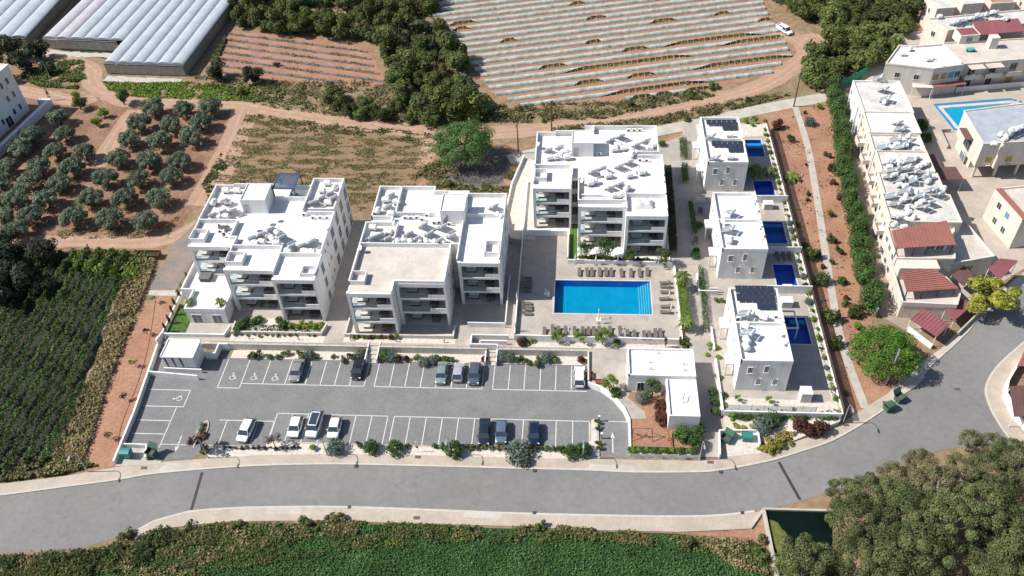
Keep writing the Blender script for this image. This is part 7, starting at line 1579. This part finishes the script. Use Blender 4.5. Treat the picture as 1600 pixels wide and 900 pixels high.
# palms near the wood
def palm(px, h, s, lab, z=0, fr=16, trunk=True):
    p = P(px[0], px[1], z+h); c = empty('palm_tree', (p.x, p.y, z), lab, 'palm tree', None); m = MB(); m.cyl((0, 0, 0), (0, 0, h), .2*s, .15*s, 8); m.build('trunk', M_TRUNK, c); r = random.Random(int(px[0])); g = MB()
    for k in range(fr):
        a = 2*math.pi*k/fr+r.uniform(-.2, .2); el = r.uniform(.1, 1.1); L_ = 2.0*s*r.uniform(.85, 1.15); d = Vector((math.cos(a), math.sin(a), 0)); prev = None; side = Vector((-d.y, d.x, 0))
        for j in range(7):
            t = j/6; c0 = Vector((0, 0, h))+d*L_*t*math.cos(el*.6)+Vector((0, 0, L_*(math.sin(el)*t-.95*t*t))); w = .30*s*math.sin(math.pi*min(.97, .12+t*.88)); cur = (c0-side*w-Vector((0, 0, w*.5)), c0, c0+side*w-Vector((0, 0, w*.5)))
            if prev: g.add([*prev, *cur], [(0, 1, 4, 3), (1, 2, 5, 4)])
            prev = cur
    g.build('fronds', LEAF_PALM, c); return c
palm((1383, 40), 4.5, 1.5, 'pale fan palm in the clearing of the right wood'); palm((1404, 56), 3.0, 1.1, 'smaller palm right of the fan palm'); palm((1373, 48), 3.6, 1.2, 'lower palm left of the fan palm')
palm((1066, 430), 3.4, 1.0, 'palm at the far end of the palm bed by the pool', 1.9);  palm((1073, 500), 2.4, .9, 'palm at the near end of the bed by the pool', 1.9)
palm((1180, 262), 2.2, 1.2, 'dark palm between the two farthest villa pools', 1.9, 20); palm((1200, 265), 1.6, .9, 'low palm beside the fence of the farthest villas', 1.9, 16); palm((1238, 275), .9, 1.1, 'spiky palm like bush on the red soil strip', 0, 22)
palm((343, 470), 1.2, .7, 'potted palm at the right front corner of the annex terrace', 3.7, 14); palm((294, 470), .8, .6, 'potted palm at the left front corner of the annex terrace', 3.7, 14)
# eucalyptus group at lower right
EU = cm('eucalyptus_crown', LEAF_EUC, 12000, .27, (61, 62, 63), rx=4.6, ry=4.4, rz=3.1, lobes=26, lobe=.27, cz=6.2, dome=True); EB = cm('brownish_crown', LEAF_EUB, 9000, .27, (64, 65), rx=4.5, ry=4.2, rz=2.9, lobes=30, lobe=.25, cz=6.0, dome=True)
ET = [trunk_mesh('eucalyptus_trunk', 7.6, .3, 2.3, s, 7, mat('pale_bark', (.30, .26, .21), .9, .3, 3)) for s in (1, 2)]
eu = []
for x, y, s, b in ((1348, 815, 1.05, 0), (1380, 775, .85, 0), (1410, 745, .8, 1), (1450, 722, .75, 1), (1432, 797, .9, 0), (1478, 765, .95, 1), (1520, 735, .95, 1), (1565, 745, 1.0, 0), (1610, 735, 1.0, 1), (1500, 820, 1.05, 0), (1550, 795, 1.0, 0), (1600, 820, 1.1, 0), (1268, 878, .85, 0), (1352, 880, 1.0, 0), (1405, 850, 1.05, 0), (1450, 880, 1.1, 0), (1570, 890, 1.1, 0), (1620, 900, 1.1, 0), (1330, 768, .5, 0), (1400, 910, 1.0, 0), (1310, 925, .9, 0), (1528, 686, .38, 1), (1560, 692, .42, 1), (1590, 712, .6, 0)):
    s *= rnd.uniform(.66, .98) if s > .6 else 1; x -= 12; sz = s*rnd.uniform(1.0, 1.25)
    z = 6.2*sz; p = P(x, y, z); eu.append(tree('eucalyptus_tree', (EB if b else EU)[len(eu) % 2], ET[len(eu) % 2], (p.x, p.y, 0), 'x', 'eucalyptus trees at the lower right', s, rnd.uniform(0, 6.28), sz=sz))
label_rows(eu, 'eucalyptus tree, # from left in the ## row from the back, lower right', 32)
# shrubs of the car park edge and the gardens
SH = cm('shrub_leaves', LEAF_HEDGE, 1100, .2, (71, 72), rx=1.0, ry=.95, rz=.75, lobes=12, lobe=.48, cz=.5, dome=True); SG = cm('sage_leaves', LEAF_SAGE, 1300, .19, (73,), rx=1.0, ry=.95, rz=.75, lobes=12, lobe=.48, cz=.5, dome=True)
SL = cm('lime_leaves', LEAF_LIME, 500, .26, (74, 75), rx=.9, ry=.9, rz=.8, lobes=6, lobe=.5, cz=.7); SR = cm('red_leaves', LEAF_RED, 650, .26, (76,), rx=1, ry=.95, rz=.8, lobes=6, lobe=.5, cz=.7)
SB = cm('mixed_leaves', LEAF_BUSH, 500, .28, (77, 78), rx=1, ry=.9, rz=.7, lobes=6, lobe=.5, cz=.6); SF_ = cm('flower_leaves', LEAF_PURP, 700, .22, (79,), rx=1, ry=.9, rz=.4, lobes=8, lobe=.4, cz=.3)
def sh_(me, px, z, s, lab, grp=None, nm='shrub', sz=None): p = P(px[0], px[1], z+.4*s); return shrub(nm, me, (p.x, p.y, z), lab, grp, s, rnd.uniform(0, 6.28), sz=sz)
sh_(SG[0], (524, 700), .1, 1.5, 'round grey green bush below the white hatchback'); sh_(SH[0], (580, 700), .1, 1.35, 'dark round bush left of its twin below the empty bays'); sh_(SH[1], (617, 701), .1, 1.4, 'dark round bush right of its twin, pruned dome'); sh_(SH[0], (709, 703), .1, 1.6, 'dark low bush behind the street lamp'); sh_(SG[0], (810, 707), .1, 2.3, 'largest grey green bush below the three dark cars', sz=1.5)
sh_(SH[1], (893, 707), .1, 1.3, 'dark leafy bush near the car park exit, left part'); sh_(SH[0], (912, 704), .1, 1.4, 'dark leafy bush near the car park exit, right part'); sh_(SL[0], (490, 699), .1, .7, 'small yellow green ball bush below the big white car')
hl_ = []
for i in range(34): 
    x = 560+i*10.9; 
    if any(abs(x-b) < 18 for b in (580, 617, 709, 810, 902, 655)): continue
    hl_.append(sh_(SB[i % 2], (x, 695+(.02*(x-560))), .08, rnd.uniform(.45, .8), 'x', 'low shrubs along the front edge of the bays', 'low_shrub'))
label_line(hl_, 'low dark shrub, # from the left along the kerb below the bays')
hl_ = [sh_(SR[0] if i % 2 else SB[0], (350+i*9, 700+rnd.uniform(-1, 1)), .08, rnd.uniform(.25, .45), 'x', 'tiny plants below the lone white hatchback', 'small_plant') for i in range(14)]
label_line(hl_, 'tiny brownish plant, # from the left below the lone white hatchback')
T1_ = crown_mesh('purple_crown', LEAF_RED, 81, 1.9, 1.8, 1.2, 420, .42, lobes=9, lobe=.35, cz=2.6); tt = trunk_mesh('small_trunk', 3.2, .09, 1.2, 8, 6)
p = P(311, 690, 2.4); tree('small_tree', T1_, tt, (p.x, p.y, .1), 'dark purple leaved small tree at the left end of the pebble bed', None, 1.0); p = P(426, 688, 2); tree('small_tree', crown_mesh('sparse_crown', LEAF_GREY, 82, 1.7, 1.6, 1.1, 380, .34, lobes=9, lobe=.35, cz=2.2), tt, (p.x, p.y, .1), 'sparse brownish tree between the lone hatchback and its neighbours', None, .9)
sh_(SL[0], (318, 703), .1, .9, 'bright green low shrub under the purple leaved tree')
# bed above the upper bays
ub = []
for x, y, m, s in ((392, 556, 'B', .8), (402, 555, 'B', 1.1), (422, 558, 'H', .6), (435, 558, 'H', .6), (446, 553, 'B', .9), (470, 556, 'B', 1.2), (482, 555, 'G', 1.1), (494, 560, 'B', .6), (520, 557, 'L', .6), (536, 562, 'B', .8), (550, 559, 'B', 1.1), (562, 556, 'G', 1.2), (572, 550, 'L', 1.0), (600, 556, 'H', 1.3), (612, 558, 'G', 1.2), (622, 562, 'R', .9), (635, 562, 'R', .8), (650, 558, 'L', .8), (663, 566, 'G', 1.1), (678, 563, 'G', 1.1), (690, 562, 'B', 1.0), (702, 562, 'B', .9), (757, 560, 'R', .8), (784, 558, 'G', 1.1), (797, 560, 'G', 1.0), (812, 563, 'B', .9), (826, 566, 'B', .8), (840, 566, 'B', 1.1), (853, 561, 'G', 1.1), (866, 561, 'B', .9), (910, 563, 'R', 1.0), (345, 558, 'L', .4)):
    ub.append(sh_({'B': SB[0], 'H': SH[0], 'G': SG[0], 'L': SL[1], 'R': SR[0]}[m], (x, y), .1, s*.95, 'x', 'shrubs against the retaining wall above the bays'))
label_line(ub, 'shrub, # from the left in the bed above the upper bays')
# garden beds of the blocks
gbd = []
for i in range(11): gbd.append(sh_(SL[i % 2] if i % 3 else SF_[0], (442+i*6.2, 511-(i % 2)*4), 1.0, rnd.uniform(.6, .9), 'x', 'yellow green garden shrubs of the left block'))
for x, y in ((378, 508), (386, 500), (396, 503), (404, 500), (372, 516), (436, 500), (442, 508)): gbd.append(sh_(SH[0], (x, y), 1.0, rnd.uniform(.6, 1.0), 'x', 'yellow green garden shrubs of the left block'))
label_line(gbd, 'garden shrub, # from the left in front of the left block')
gbd = [sh_([SL[0], SF_[0], SR[0]][i % 3], (551+i*5.6, 527+rnd.uniform(-1.5, 1)), 1.0, rnd.uniform(.45, .75), 'x', 'flowering shrubs in front of the middle block') for i in range(13)]
label_line(gbd, 'orange tinted shrub, # from the left in front of the middle block')
gbd = [sh_([SL[0], SB[0]][i % 2], (368+i*9.5, 524+rnd.uniform(-1, 1)), 1.0, rnd.uniform(.25, .45), 'x', 'small plants outside the left block garden wall', 'small_plant') for i in range(14)]
label_line(gbd, 'small plant, # from the left outside the left block garden wall')
GT = cm('garden_crown', LEAF_HEDGE, 900, .3, (91, 92), rx=1.7, ry=1.6, rz=1.2, lobes=9, lobe=.4, cz=2.2); GL = cm('lime_crown', LEAF_LIME, 650, .3, (93, 94), rx=1.4, ry=1.3, rz=1.0, lobes=8, lobe=.42, cz=2.0)
for x, y, s, z, l in ((915, 388, 1.0, 2.2, 'leafy tree at the left corner of the right block garden'), (947, 390, 1.25, 2.2, 'largest leafy tree in front of the right block'), (985, 396, .8, 2.2, 'small leafy tree in front of the right loggia'), (1036, 400, 1.0, 2.2, 'leafy tree at the right corner of the right block garden')):
    p = P(x, y, z+2); tree('garden_tree', GT[int(x) % 2], tt, (p.x, p.y, z), l, 'trees in front of the right block', s)
gg = []
for i in range(22): gg.append(sh_(SB[i % 2] if i % 4 else SL[0], (905+i*6.4, 402+i*.35), 2.0, rnd.uniform(.5, .8), 'x', 'shrubs on the wall behind the sunbeds'))
label_line(gg, 'low shrub, # from the left on the wall behind the sunbeds')
for i, (x, y, s) in enumerate(((871, 524, .85), (907, 523, .85), (942, 527, 1.1))):
    p = P(x, y, 2.8); tree('garden_tree', GL[i % 2], tt, (p.x, p.y, 1.0), ['left', 'middle', 'right'][i]+' bright small tree below the front row of sunbeds', 'small trees below the sunbeds', s)
sh_(SR[0], (813, 534), 1.0, 1.1, 'bronze shrub left of the three small trees'); sh_(SF_[0], (829, 533), 1.0, 1.0, 'yellowish shrub beside the bronze one'); sh_(SL[0], (965, 536), 1.0, .9, 'yellow green shrub right of the three small trees'); sh_(SB[0], (1072, 537), 1.0, 1.2, 'dark shrub right of the thin cypresses')
def cypress(px, z, h, lab, g='thin cypresses'):
    p = P(px[0], px[1], z); me = crown_mesh('cypress_crown', LEAF_DARK, int(px[0]), .28, .28, h*.5, 260, .2, lobes=5, lobe=.7, cz=h*.52); return tree('cypress', me, trunk_mesh('cypress_trunk', h*.6, .05, .1, 2, 3), (p.x, p.y, z), lab, g, 1)
cypress((1039, 543), 1.0, 2.6, 'thin cypress behind the clubhouse roof, left one'); cypress((1062, 543), 1.0, 2.6, 'thin cypress behind the clubhouse roof, right one'); cypress((1002, 612), 1.0, 2.2, 'thin cypress in front of the clubhouse'); cypress((79, 157), 0, 4.2, 'leaning thin cypress beside the top left building')
cy = []
for i, (x, y) in enumerate(((257, 519), (263, 505), (268, 492), (273, 480), (279, 467), (284, 456), (292, 440))): cy.append(cypress((x+3, y), 1.0, 2.4, 'x', 'row of thin cypresses left of the annex'))
cy.sort(key=lambda o: o.location.y)
for i, o in enumerate(cy): o['label'] = f'{ordw(i)} thin dark cypress from the front, left of the annex'
gbd = [sh_(SB[i % 2], (283+i*2.4+10, 455-i*6), 1.0, .55, 'x', 'shrubs between the two left walls') for i in range(8)]
for i, o in enumerate(sorted(gbd, key=lambda o: o.location.y)): o['label'] = f'{ordw(i)} low shrub from the front between the walls left of the annex'
# clubhouse garden
p = P(1021, 608, 3); tree('garden_tree', GT[0], tt, (p.x, p.y, 1.0), 'leafy tree in front of the clubhouse wall', None, 1.0); p = P(953, 600, 2.6); tree('garden_tree', GL[0], tt, (p.x, p.y, 1.0), 'bright tree by the benches at the curved wall', None, 1.0)
sh_(SG[0], (1003, 622), 1.0, 1.2, 'grey green bush in front of the clubhouse'); sh_(SR[0], (1034, 632), 1.0, 1.3, 'bronze shrub beside the clubhouse, upper one'); sh_(SR[0], (1033, 648), 1.0, 1.3, 'bronze shrub beside the clubhouse, middle one'); sh_(SR[0], (1034, 660), 1.0, 1.2, 'bronze shrub beside the clubhouse, lower one')
for x, y, s, l in ((1066, 680, 1.5, 'round green bush at the playground corner, left'), (1086, 690, 1.3, 'green bush at the playground corner, right'), (1092, 672, 1.2, 'dark bush below the clubhouse corner'), (962, 614, 1.0, 'dark bush below the bright tree at the curved wall')): sh_(SH[int(x) % 2], (x, y), 1.0, s, l)
ph_ = [sh_(SL[i % 2] if i % 3 else SH[0], (985+i*6.6, 703+i*.2), 1.0, rnd.uniform(.5, .75), 'x', 'hedge plants behind the blue planters') for i in range(16)]
label_line(ph_, 'green hedge plant, # from the left behind the blue planters')
for i, y in enumerate((659, 668, 692, 700)): sh_(SB[0], (933+i, y), .25, .55, f'{ordw(i)} small plant from the top on the slim planter', 'plants on the slim planter', 'small_plant')
for i, (x, y) in enumerate(((316, 664), (314, 671), (319, 678), (313, 684))): sh_(SG[0], (x, y), .2, .45, f'{ordw(i)} small plant from the back in the boat shaped planter', 'plants in the boat shaped planter', 'small_plant')
# planted strips between path and villas
pl_ = []
for (x, y, k, s) in ((1078, 316, 1, .5), (1092, 352, 0, .9), (1087, 400, 0, .9), (1088, 392, 0, .7), (1108, 538, 1, .6), (1110, 548, 1, .5), (1107, 556, 1, .6), (1120, 545, 1, .8), (1122, 562, 1, .8), (1119, 588, 1, .5), (1114, 612, 0, .8), (1117, 628, 0, .8), (1118, 643, 0, .8), (1126, 594, 1, .8), (1130, 620, 0, .9), (1133, 636, 1, .8), (1119, 470, 1, .6), (1127, 469, 1, .6), (1034, 225, 0, .9)):
    pl_.append(sh_(SL[0] if k else SH[len(pl_) % 2], (x, y), 1.95 if y < 540 else 1.3, s, 'x', 'plants along the walkway beside the villas'))
label_rows(pl_, 'plant, # from left in the ## row from the back beside the villa walkway', 14)
vp_ = []
for i in range(36):
    t = i/35; y = 158-t*73; k = rnd.random(); vp_.append(shrub('border_plant', SL[i % 2] if k < .6 else (SB[0] if k < .8 else SG[0]), (39.35+rnd.uniform(-.15, .15), y, 1.92), 'x', 'border plants beside the villa fence', rnd.uniform(.4, .75), rnd.uniform(0, 6)))
for i, o in enumerate(vp_): o['label'] = f'border plant by the villa fence, {ordw(i)} from the back'
for i, (x, y, s) in enumerate(((1165, 190, 1.0), (1180, 188, 1.1), (1176, 195, .7), (1196, 190, .7))): sh_(SL[0], (x, y), 1.92, s, f'bright shrub, {ordw(i)} from the left behind the farthest villa pool', 'shrubs behind the farthest villa pool')
for x, y, s, l in ((1154, 621, .8, 'small lime tree left in the front garden of the nearest villa'), (1203, 624, .9, 'small lime tree right in the front garden of the nearest villa')): p = P(x, y, 2.8); tree('garden_tree', GL[1], tt, (p.x, p.y, 1.9), l, None, s*.55)
fh = [sh_(SH[i % 2] if i % 4 else SL[0], (1142+i*8.6, 650+rnd.uniform(-3, 2)), .7, rnd.uniform(.8, 1.15), 'x', 'shrubs below the glass railing') for i in range(21)]
label_line(fh, 'green shrub, # from the left below the glass railing of the nearest villa')
sh_(SG[0], (1193, 666), .4, 1.7, 'grey green dome bush above the bin enclosure'); sh_(SH[0], (1206, 658), .6, 1.6, 'dark bush behind the grey green dome'); 
for i, (x, y, s) in enumerate(((1247, 662, 1.5), (1262, 674, 1.3), (1280, 667, 1.6))): sh_(SR[0], (x, y), .35, s, ['left', 'middle lower', 'right'][i]+' of the three bronze red bushes by the pavement', 'bronze red bushes by the pavement')
fl = []
for x, y, s in ((1150, 669, 1.2), (1162, 668, 1.2), (1174, 669, 1.0), (1200, 693, 1.5), (1214, 690, 1.4), (1229, 684, 1.5), (1208, 699, 1.2), (1220, 682, 1.1), (1192, 698, 1.0), (1238, 680, 1.0)): fl.append(sh_(SF_[0], (x, y), .25, s, 'x', 'flowering ground shrubs around the bin enclosure', 'flowering_shrub'))
label_rows(fl, 'low orange flowering shrub, # from left in the ## row by the bin enclosure', 8)
# plants of the red soil strip on the right
rs = []
for x, y, s, m in ((1213, 196, 1.5, 'R'), (1265, 192, 1.2, 'G'), (1236, 218, 1.0, 'B'), (1292, 243, .9, 'B'), (1298, 262, 1.1, 'R'), (1302, 285, .8, 'R'), (1260, 258, .4, 'R'), (1262, 303, .6, 'B'), (1262, 312, .5, 'R'), (1310, 310, .7, 'R'), (1247, 352, .6, 'B'), (1258, 384, .7, 'H'), (1270, 398, 1.6, 'O'), (1283, 438, 1.5, 'H'), (1300, 375, 1.1, 'O'), (1310, 392, .9, 'B'), (1298, 335, .9, 'L'), (1315, 440, .9, 'H'), (1298, 495, 1.8, 'O'), (1306, 538, 1.4, 'O'), (1335, 490, 1.5, 'O'), (1320, 475, .8, 'B'), (1345, 530, 1.1, 'H'), (1341, 512, .9, 'L'), (1322, 465, .6, 'R'), (1280, 167, .8, 'L'), (1257, 176, .5, 'R'), (1322, 615, .5, 'B'), (1300, 410, .6, 'B'), (1285, 418, .6, 'R')):
    me = {'R': SR[0], 'G': SG[0], 'B': SB[0], 'L': SL[0], 'H': SH[0], 'O': SB[1]}[m]; rs.append(sh_(me, (x, y), .03, s, 'x', 'young shrubs on the red soil strip', 'young_shrub', sz=s*1.2))
label_rows(rs, 'young shrub, # from left in the ## row of the red soil strip', 16)
# saplings on the soil strip at left
for i, (x, y) in enumerate(((240, 465), (228, 515), (207, 565), (190, 616), (168, 678))):
    p = P(x, y, 1.4); tree('sapling', crown_mesh('sapling_crown', [LEAF_LIME, LEAF_DARK, LEAF_LIME, LEAF_DARK, LEAF_BUSH][i], 100+i, .85, .8, .5, 130, .3, lobes=5, lobe=.5, cz=1.4), trunk_mesh('sapling_trunk', 1.5, .03, .3, i, 4), (p.x, p.y, 0), ['uppermost', 'second', 'third', 'fourth', 'lowest'][i]+' sapling down the soil strip left of the car park', 'saplings on the left soil strip', .9)
hz = smooth_line(pxs([(180, 555), (178, 575), (165, 600), (163, 625), (152, 650)]), 5); q = MB(); q.tube([(x, y, .08) for x, y in hz], .05, 6); tag(q.build('irrigation_hose', M_DARK), 'black hose curving along the edge of the left soil strip', 'hose')
hz = smooth_line(pxs([(243, 470), (232, 540), (215, 600), (190, 665), (183, 720)]), 5); q = MB(); q.tube([(x, y, .06) for x, y in hz], .03, 5); tag(q.build('irrigation_hose', M_WOOD), 'thin brown drip hose along the saplings of the left soil strip', 'hose')
# ------------------------------------------------------------------ ground cover nobody could count
dry = [pxs([(215, 400), (246, 402), (240, 425), (222, 470), (170, 600), (128, 735), (70, 745), (95, 690), (150, 570), (188, 470)])]
scatter('dry_grass', dry, 9000, .4, LEAF_DRY, 'dry yellow grass between the plantation and the soil strip', 'grass', 1, hgt=.8, clump=-.25)
scatter('rough_weeds', dry+[pxs([(120, 395), (215, 396), (235, 410), (190, 425), (120, 410)])], 6000, .5, LEAF_MIX, 'green and brown weeds beside the plantation', 'weeds', 2, hgt=.9, clump=.0)
scatter('rough_weeds', [pxs([(100, 392), (230, 398), (215, 440), (120, 425)])], 3500, .6, LEAF_LIME, 'bright green growth at the head of the plantation', 'weeds', 3, hgt=1.0, clump=-.1)
scatter('rough_weeds', [pxs([(-60, 728), (0, 722), (100, 715), (150, 728), (100, 742), (-60, 762)])], 4500, .5, LEAF_MIX, 'weeds along the pavement at lower left', 'weeds', 4, hgt=.7, clump=-.2)
scatter('dry_field_weeds', [pxs([(385, 178), (470, 190), (640, 208), (702, 214), (655, 275), (640, 300), (560, 330), (320, 318), (345, 262)])], 26000, .3, LEAF_MIX, 'patchy brown and green weeds of the dry field', 'weeds', 5, hgt=.15, clump=-.02, sy=1.7)
scatter('dry_field_weeds', [pxs([(385, 176), (470, 188), (650, 206), (690, 212), (640, 222), (480, 205), (380, 190)]), pxs([(315, 290), (345, 240), (360, 250), (330, 315)])], 2500, .45, LEAF_BUSH, 'green edge growth of the dry field', 'weeds', 6, hgt=.25, clump=.05)
scatter('bank_weeds', [pxs([(430, 128), (620, 128), (650, 175), (640, 198), (560, 186), (430, 170), (380, 158)]), pxs([(745, 165), (960, 160), (1090, 142), (1120, 150), (940, 186), (830, 192), (700, 192)])], 11000, .5, LEAF_MIX, 'dry brown scrub on the bank above the dirt track', 'weeds', 7, hgt=.7, clump=-.15)
scatter('verge_weeds', [pxs([(860, 200), (1020, 184), (1110, 163), (1220, 144), (1235, 150), (1110, 182), (1020, 196), (880, 214)])], 5000, .42, LEAF_MIX, 'weeds between the dirt track and the concrete lane', 'weeds', 8, hgt=.5, clump=-.2)
scatter('meadow_grass', [pxs([(160, 128), (220, 130), (300, 128), (400, 140), (420, 160), (300, 156), (210, 152), (170, 142)])], 7000, .5, LEAF_LIME, 'bright green meadow strip below the greenhouse', 'grass', 9, hgt=.4, clump=-.3)
scatter('rough_weeds', [pxs([(28, 120), (70, 95), (130, 95), (134, 125), (120, 140), (60, 136)])], 6000, .5, LEAF_BUSH, 'rough green and brown grass near the top left building', 'weeds', 10, hgt=.5, clump=-.2)
scatter('rough_weeds', [pxs([(300, 120), (350, 118), (480, 130), (470, 165), (390, 158), (330, 140)]), pxs([(330, 95), (348, 60), (356, 60), (330, 118)])], 4000, .5, LEAF_BUSH, 'green scrub around the striped crop rows', 'weeds', 11, hgt=.6, clump=-.1)
scatter('wood_undergrowth', [pxs(W1)], 9000, .55, LEAF_BUSH, 'undergrowth on the floor of the central wood', 'undergrowth', 12, hgt=.9, clump=-.3)
scatter('wood_undergrowth', [pxs(W2)], 9000, .55, LEAF_BUSH, 'undergrowth on the floor of the wood by the houses', 'undergrowth', 13, hgt=.9, clump=-.3)
scatter('orchard_grass', [pxs([(90, 360), (260, 350), (285, 330), (262, 372), (90, 374)])], 1500, .4, LEAF_DRY, 'dry grass tufts along the front of the orchard', 'grass', 14, hgt=.2, clump=.1)
scatter('ash_scrub', [pxs([(655, 262), (700, 245), (720, 290), (800, 292), (800, 305), (640, 300)])], 3000, .45, LEAF_MIX, 'mixed scrub around the ash ground', 'weeds', 15, hgt=.5, clump=-.1)
scatter('burnt_twigs', [pxs([(700, 262), (745, 240), (795, 248), (780, 288), (720, 285)])], 1500, .4, LEAF_GREY, 'grey twigs on the ash ground', 'twigs', 16, hgt=.15, clump=.0)
CF = pxs([(215, 850), (330, 820), (600, 820), (880, 832), (1060, 838), (1150, 850), (1195, 862), (1225, 960), (60, 960), (90, 905)])
scatter('green_crop', [CF], 90000, .27, LEAF_FIELD, 'dense green crop of the near field', 'crop', 17, hgt=.35)
scatter('tall_weeds', [pxs([(-40, 885), (60, 868), (150, 862), (220, 842), (300, 822), (390, 815), (560, 816), (760, 824), (860, 822), (1070, 838), (1160, 850), (1205, 860), (1215, 900), (1120, 870), (900, 840), (700, 842), (560, 848), (440, 850), (330, 880), (-40, 960)])], 20000, .32, LEAF_MIX, 'tall brown and green weeds along the near field edge', 'weeds', 18, hgt=.7, clump=.1)
scatter('dry_weeds', [pxs([(180, 880), (260, 830), (460, 818), (560, 818), (580, 835), (440, 845), (330, 880), (200, 960)]), pxs([(1080, 840), (1190, 845), (1200, 900), (1150, 890)])], 6000, .32, LEAF_DRY, 'straw coloured dead weeds at the near field edge', 'weeds', 19, hgt=.8, clump=.05)
scatter('green_weeds', [pxs([(215, 848), (330, 820), (560, 816), (760, 824), (1070, 838), (1190, 850), (1200, 890), (1000, 848), (700, 850), (560, 860), (380, 890), (120, 960)])], 20000, .3, LEAF_BUSH, 'green leafy weeds mixed into the near field edge', 'weeds', 31, hgt=.7, clump=-.05)
scatter('tall_weeds', [pxs([(-60, 880), (60, 866), (155, 860), (215, 842), (255, 826), (300, 830), (200, 900), (60, 960), (-60, 960)])], 16000, .34, LEAF_BUSH, 'green bushes at the lower left corner', 'weeds', 20, hgt=1.1, clump=-.1)
for i, (x, y, s) in enumerate(((198, 838, 1.3), (478, 818, 1.2), (530, 812, 1.3), (516, 808, .8), (295, 823, 1.0), (845, 822, 1.0), (1075, 848, 1.2), (1187, 868, 1.3), (1190, 845, 1.0), (370, 822, 1.0))): sh_(SB[0] if i % 2 else crown_mesh('weed_leaves', LEAF_MIX, 200+i, 1, .9, .8, 350, .3, lobes=6, lobe=.5, cz=.6), (x, y), 0, s, f'wild shrub, {ordw(i)}', 'wild shrubs at the near field edge', 'wild_shrub')
label_line([o for o in bpy.data.objects if o.name.startswith('wild_shrub')], 'wild shrub, # from the left along the far kerb of the near field')
scatter('soil_weeds', [pxs([(1205, 190), (1240, 180), (1300, 150), (1310, 230), (1330, 400), (1360, 600), (1325, 640), (1290, 500), (1250, 330)])], 900, .3, LEAF_RED, 'dry brown sprigs on the red soil strip', 'weeds', 21, hgt=.12, clump=.2)
scatter('garden_plants', [[(39.0, 85), (39.8, 85), (39.8, 159), (39.0, 159)]], 700, .3, LEAF_SAGE, 'small pale plants in the pebble strip beside the fence', 'plants', 22, z=1.92, hgt=.2)
scatter('ivy', [[(-59, 97.4), (-43.8, 97.4), (-43.6, 99), (-50.5, 99.2), (-59, 99.5)]], 900, .3, LEAF_HEDGE, 'ground plants in the left block front garden', 'plants', 23, z=1.02, hgt=.2, clump=0)
scatter('lawn_blades', [[(-71, 96.5), (-67.6, 96.5), (-67.6, 104), (-71, 104)]], 900, .16, LEAF_FICUS, 'short grass beside the annex', 'grass', 24, z=1.02, hgt=.06)
